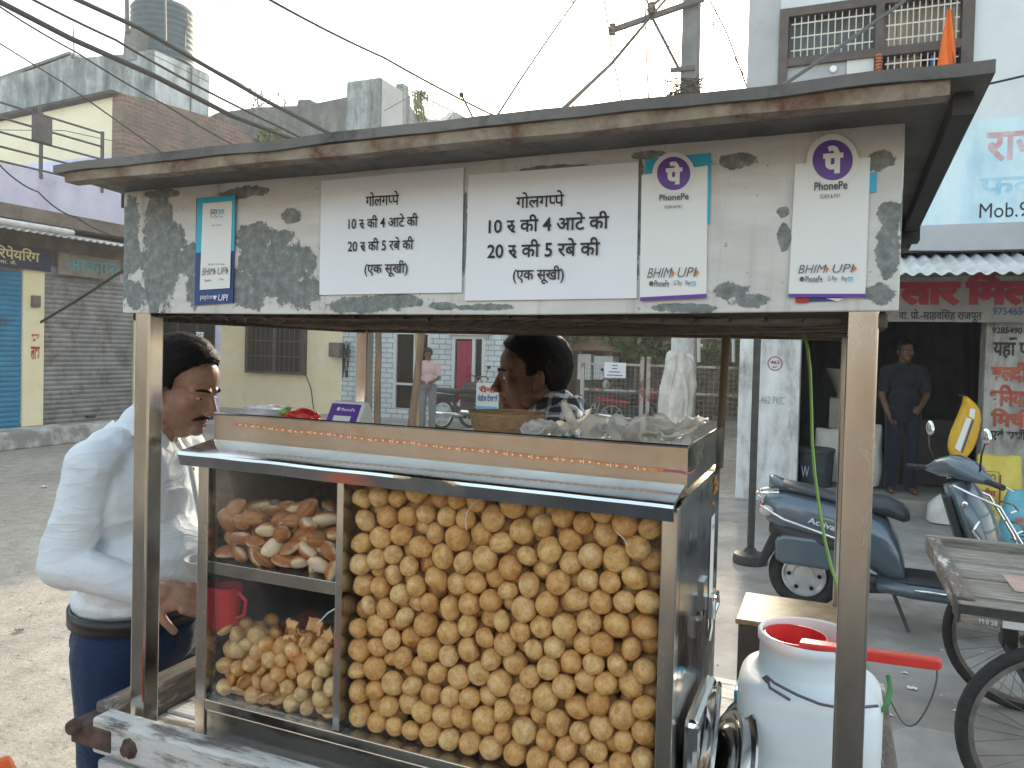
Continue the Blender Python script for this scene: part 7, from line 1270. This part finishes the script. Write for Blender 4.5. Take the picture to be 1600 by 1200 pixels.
# ------------------------------------------------------------------ motorcycles in the distance
def motorcycle(x, y, rz, mt, label, plate=True):
    B_ = thing('motorcycle', label, 'motorcycle', (x, y, 0), 'parked motorcycles in the lane', rz)
    for wx in (0, 1.25):
        m = MB(); m.lathe([(.27+.035*math.cos(2*PI*k/10), .04*math.sin(2*PI*k/10)) for k in range(11)], (wx, 0, .30), 28, 'y'); w = m.build('wheel', 'rubber', B_, smooth=True, local=True); m = MB(); m.lathe([(.245, -.02), (.23, -.02), (.23, .02), (.245, .02)], (wx, 0, .3), 28, 'y')
        for k in range(8): a = PI*k/4; m.tube([(wx, 0, .3), (wx+.23*math.cos(a), 0, .3+.23*math.sin(a))], .008, 4)
        m.build('rim', 'rim_silver', w, local=True)
    def lf(s, n, mm): m = MB(); m.loft([sec(*q) for q in s]); return m.build(n, mm, B_, smooth=1.0, local=True)
    lf([(.52, .62, .80, .08), (.62, .60, .92, .14), (.78, .62, .95, .15), (.92, .68, .90, .09)], 'fuel_tank', mt); lf([(-.22, .76, .83, .07), (-.05, .74, .84, .12), (.25, .70, .82, .13), (.55, .70, .80, .09)], 'seat', 'seat_vinyl'); lf([(-.30, .62, .72, .05), (-.05, .56, .72, .10), (.35, .52, .68, .10)], 'side_panel', mt)
    m = MB(); m.box((.35, -.12, .25), (.80, .12, .55)); m.build('engine', 'black_iron', B_, bevel=.04, local=True); m = MB(); m.tube([(1.25, .09, .3), (1.02, .09, .85), (.95, .08, 1.0)], .02, 8); m.tube([(1.25, -.09, .3), (1.02, -.09, .85), (.95, -.08, 1.0)], .02, 8); m.build('fork', 'chrome', B_, local=True)
    m = MB(); m.tube([(.90, -.38, 1.02), (.95, -.22, 1.07), (.97, 0, 1.04), (.95, .22, 1.07), (.90, .38, 1.02)], .014, 8); hb = m.build('handlebar', 'black_iron', B_, smooth=True, local=True)
    for s in (1, -1): m = MB(); m.tube([(.94, s*.24, 1.06), (.95, s*.30, 1.22)], .007, 6); m.ell((.95, s*.32, 1.26), (.012, .06, .035)); m.build('mirror', 'black_plastic', hb, smooth=True, local=True)
    m = MB(); m.ell((1.06, 0, .92), (.09, .09, .10)); m.build('headlight', 'lamp_clear', B_, smooth=True, local=True); m = MB(); m.ell((-.32, 0, .68), (.03, .07, .045)); m.build('tail_lamp', 'lamp_red', B_, smooth=True, local=True)
    m = MB(); m.box((-.345, -.10, .46), (-.335, .10, .58)); m.build('number_plate', 'white_frame', B_, local=True); m = MB(); m.tube([(-.35, -.13, .36), (.35, -.13, .28), (.6, -.1, .3)], [.045, .045, .02], 10); m.build('exhaust', 'chrome', B_, smooth=True, local=True)
for (px, py, v, rz, mt, lab) in ((690, 668, 12.6, 66, 'black_plastic', 'black motorcycle seen from behind with a white number plate'), (735, 668, 13.2, 60, 'black_plastic', 'second black motorcycle parked in front of the blue tailor board'), (955, 660, 14.2, 20, 'lamp_red', 'red motorcycle parked behind the mesh gate'), (1010, 655, 14.9, 160, 'black_plastic', 'dark motorcycle parked deeper behind the mesh gate')):
    p = pv(px, py, v); motorcycle(p.x, v, math.radians(rz), mt, lab)
# ------------------------------------------------------------------ electric pole and overhead wires
EP = thing('electric_pole', 'grey concrete electric pole with an iron cross arm above the canopy', 'electric pole', (pv(1065, 300, 9.5).x, 9.5, 0))
a, b = pv(1081, -20, 9.5), pv(1067, 560, 9.5); x0 = b.x-(a.x-b.x)/(a.z-b.z)*b.z; m = MB(); m.prism([(x0-.15, 9.4, 0), (x0+.15, 9.4, 0), (a.x+.10, 9.4, a.z+1), (a.x-.10, 9.4, a.z+1)], (0, .22, 0)); m.build('pole', 'pole_concrete', EP, bevel=.02); m = MB(); zt_ = pv(1067, 522, 9.5).z; m.prism([(x0-.16, 9.385, 0), (x0+.16, 9.385, 0), (x0+.16, 9.385, zt_), (x0-.155, 9.385, zt_)], (0, .245, 0)); m.build('whitewashed_foot', 'pier_white', EP, bevel=.01)
m = MB(); p0, p1 = pv(953, 47, 9.3), pv(1100, -4, 9.3); d = (p1-p0).normalized(); m.prism([p0+Vector((0, 0, .035)), p1+Vector((0, 0, .035)), p1-Vector((0, 0, .035)), p0-Vector((0, 0, .035))], (0, .06, 0)); m.tube([pv(1012, 14, 9.3), pv(1063, 112, 9.36)], .022, 6); m.tube([pv(1012, 14, 9.3), pv(1042, -10, 9.3)], .022, 6); m.tube([pv(1008, -10, 9.3), pv(1018, 25, 9.3)], .015, 6); m.build('cross_arm', 'cable_grey', EP)
for (x, y) in ((957, 46), (1018, 13)): c = pv(x, y, 9.28); m = MB(); m.lathe([(0, -.07), (.05, -.07), (.035, -.04), (.06, -.02), (.06, .02), (.035, .04), (.05, .07), (0, .07)], c, 14); m.build('insulator', 'slab_brown', EP, smooth=SH)
m = MB(); c = pv(1066, 108, 9.38); m.box((c.x-.16, 9.36, c.z-.03), (c.x+.16, 9.40, c.z+.03)); c = pv(1070, 140, 9.38); m.box((c.x-.14, 9.34, c.z-.08), (c.x+.15, 9.40, c.z-.04)); m.build('clamp', 'cable_grey', EP)
rnd = random.Random(15); m = MB()
for k in range(9):
    p = pv(1072+rnd.uniform(-14, 20), 118+rnd.uniform(0, 20), 9.3); pts = [p]
    for j in range(6): pts.append(pv(1072+rnd.uniform(-34, 30), 120+rnd.uniform(0, 34), 9.25))
    m.tube(pts, .009, 5)
m.build('wire_tangle', 'cable', EP, smooth=True)
def wire(pts, r, label, mt='cable', name='overhead_cable', sag=0, ext=5.0):
    P_ = [pv(x, y, v) for x, y, v in pts]; out = []
    for e_, f_ in ((0, 1), (-1, -2)):      # the cable runs on past what the photo shows of it
        dd = (P_[e_]-P_[f_]).normalized(); L_ = ext if dd.z >= 0 else max(.02, min(ext, (P_[e_].z-2.35)/-dd.z)); q_ = P_[e_]+dd*L_; P_ = [q_]+P_ if e_ == 0 else P_+[q_]
    for i in range(len(P_)-1):
        for k in range(10): t = k/10; q = P_[i].lerp(P_[i+1], t); q.z -= sag*4*t*(1-t); out.append(q)
    m = MB(); m.tube(out+[P_[-1]], r*1.25, 6); tag(m.build(name, mt, smooth=True), label, 'cable', 'overhead cables')
wire([(-10, -2, 4.5), (110, 60, 5.2), (240, 118, 6), (360, 180, 7), (480, 226, 8.4)], .028, 'thickest black cable, crossing the stained parapet')
wire([(45, -4, 5), (180, 62, 6), (300, 130, 7.2), (440, 200, 8.6)], .014, 'black cable running just right of the thickest cable', sag=.01)
wire([(100, -10, 5), (220, 45, 6), (330, 108, 7), (420, 160, 7.8), (560, 232, 9)], .024, 'thick black cable passing in front of the water tank')
wire([(-10, 4, 5), (120, 82, 6), (260, 165, 7.4), (390, 240, 8.6)], .010, 'thin dark wire left of the thickest cable', sag=.02)
wire([(-10, 62, 5), (100, 130, 6), (210, 208, 7)], .008, 'thin dark wire crossing the cream terrace room')
wire([(60, -6, 8), (170, 52, 9), (330, 130, 10.5), (420, 178, 11.5)], .006, 'hair-thin wire above the stair tower', 'cable_grey')
wire([(110, -20, 8), (330, 105, 10), (440, 165, 11.5)], .006, 'hair-thin wire above the water tank', 'cable_grey')
wire([(415, -4, 5), (600, 90, 7), (775, 182, 9)], .011, 'single black wire sloping across the open sky to the canopy roof', sag=.02)
wire([(330, -6, 8), (490, 70, 10), (590, 118, 11.5)], .006, 'faint thin wire in the open sky left of the sloping black wire', 'cable_grey')
wire([(900, 0, 9.3), (800, 62, 10), (660, 140, 12.5)], .007, 'faint wire descending left to the white lattice', 'cable_grey')
wire([(903, -4, 9.2), (840, 85, 8), (775, 184, 6.5)], .010, 'black wire descending steeply from the top towards the middle of the roof', sag=-.01)
wire([(1018, 25, 9.3), (955, 100, 7.5), (872, 178, 5)], .017, 'double thick black cable from the cross arm down to the roof')
wire([(1020, 28, 9.3), (960, 102, 7.5), (884, 176, 5)], .005, 'thin wire beside the double thick cable')
wire([(943, -6, 9.2), (951, 45, 9.2), (962, 110, 9), (973, 168, 8.8)], .009, 'dark wire drooping past the left end of the cross arm')
wire([(1008, 0, 9.25), (1010, 90, 9), (1014, 164, 8.8)], .009, 'dark vertical wire under the middle of the cross arm')
wire([(1061, 8, 9.2), (1046, 62, 9), (1043, 110, 8.9), (1030, 158, 8.8)], .006, 'thin drooping wire just left of the electric pole', 'cable_grey')
wire([(1124, -8, 9.6), (1108, 70, 9.8), (1094, 135, 10)], .008, 'thin dark wire right of the electric pole')
wire([(1106, -6, 9), (1135, 50, 8.6), (1158, 112, 8.2)], .008, 'dark wire running to the corner of the pale building')
wire([(1090, 0, 9), (1130, 60, 8.6), (1170, 130, 8.2)], .005, 'thin wire running to the corner of the pale building', 'cable_grey')
wire([(1418, -2, 7.2), (1320, 68, 6.8), (1218, 137, 6.4)], .014, 'grey conduit cable slanting across the grilled window', 'cable_grey')
wire([(1550, 130, 5), (1620, 114, 5)], .006, 'short wire behind the right corner of the canopy roof', ext=2)
wire([(-8, 250, 6), (60, 300, 6.5), (120, 340, 7), (200, 372, 7.6)], .009, 'drooping dark wire in front of the lilac wall', sag=.06)
wire([(46, 514, 7), (120, 470, 7), (196, 420, 7)], .016, 'dark slanting rod cable across the grey shutter', ext=.02)
wire([(0, 203, 7), (100, 204, 7.6), (230, 232, 8.4)], .005, 'pale thin line across the terrace railing', 'cable_grey')
wire([(1386, 392, 7.0), (1500, 393, 7.0), (1620, 391, 7)], .006, 'thin dark wire strung along the top of the awning', ext=.1)
for (pts, lab) in ((((740, 186, 6.5), (721, 148, 6.5)), 'thin dark stick with a knob rising behind the canopy roof'),):
    m = MB(); a, b = pv(*pts[0]), pv(*pts[1]); m.tube([a-(b-a)*.6, a, b], .012, 6); m.ell(b, .03, 8, 6); tag(m.build('roof_stick', 'cable', smooth=True), lab, 'stick')
# ------------------------------------------------------------------ loose stones and small fittings
mat('pebble', (.30, .27, .23), (.55, .51, .45), rough=.9, scale=8); rnd = random.Random(77); m = MB()
for k in range(700):
    x, y = (rnd.uniform(-6.5, -.7), rnd.uniform(-.2, 7)) if k < 540 else (rnd.uniform(.6, 3.5), rnd.uniform(2.2, 7.2)); r = rnd.uniform(.004, .013)*(1 if k < 540 else .8)
    b_ = [Vector((x+r*math.cos(a+.3*k)*rnd.uniform(.7, 1.3), y+r*math.sin(a+.3*k)*rnd.uniform(.7, 1.3), .004)) for a in (0, 1.26, 2.5, 3.77, 5.0)]; t_ = Vector((x+rnd.uniform(-.3, .3)*r, y, .004+r*rnd.uniform(.5, .9))); n0 = len(m.v); m.add(b_+[t_], [(i, (i+1) % 5, 5) for i in range(5)])
o = m.build('gravel', 'pebble'); o['kind'] = 'stuff'; o['label'] = 'loose gravel scattered over the dusty road'
m = MB(); m.tube([(-9.93, 8.98, .3), (-9.93, 8.98, 4.0)], .045, 10); tag(m.build('drain_pipe', 'cable_grey', smooth=True), 'grey drain pipe running down the far end of the shutter block', 'pipe')
m = MB(); p = pu(56, 470, -9.95); m.box((-9.97, p.y-.07, p.z-.1), (-9.90, p.y+.05, p.z+.08)); tag(m.build('switch_box', 'slab_brown', bevel=.008), 'small brown switch box on the cream pillar between the shutters', 'switch box')
m = MB(); q0, q1 = pv(478, 586, 13.97), pv(490, 640, 13.97); m.tube([q0+Vector((-.05, 0, 0)), q0, q0.lerp(q1, .4)+Vector((.06, 0, 0)), q1], .012, 6); tag(m.build('wall_cable', 'cable', smooth=True), 'thin loose cable on the cream wall under the grilled window', 'cable')
for (px, py, s_, lab) in ((70, 760, .05, 'pale crushed cup'), (120, 905, .03, 'small torn wrapper'), (30, 985, .035, 'flat brown leaf'), (1425, 1075, .03, 'small grey scrap')):
    p = pg(px, py, .01); m = MB(); n_ = 6; vs = [Vector((p.x+(i/(n_-1)-.5)*s_*1.5, p.y+(j/(n_-1)-.5)*s_, .012+s_*.35*noise.noise((i*.8+px, j*.8, 1)))) for j in range(n_) for i in range(n_)]; m.add(vs, [(j*n_+i, j*n_+i+1, (j+1)*n_+i+1, (j+1)*n_+i) for j in range(n_-1) for i in range(n_-1)])
    o = m.build('litter', 'paper' if px != 30 else 'bark', smooth=True); tag(o, lab+' lying on the '+('dusty road' if px < 500 else 'pavement near the handcart'), 'litter')
# ------------------------------------------------------------------ dusty evening air
m = MB(); m.box((-165, -75, -1), (165, 255, 13)); hz = m.build('haze', 'dark_void'); hz['kind'] = 'stuff'; hz['label'] = 'dusty warm evening air'
hm = bpy.data.materials.new('haze'); hm.use_nodes = True; ht = hm.node_tree; ht.nodes.remove(ht.nodes['Principled BSDF']); vp = ht.nodes.new('ShaderNodeVolumePrincipled'); vp.inputs['Color'].default_value = (.98, .96, .92, 1); vp.inputs['Density'].default_value = .003; vp.inputs['Anisotropy'].default_value = .35
ht.links.new(vp.outputs[0], ht.nodes['Material Output'].inputs['Volume']); hz.data.materials.clear(); hz.data.materials.append(hm)
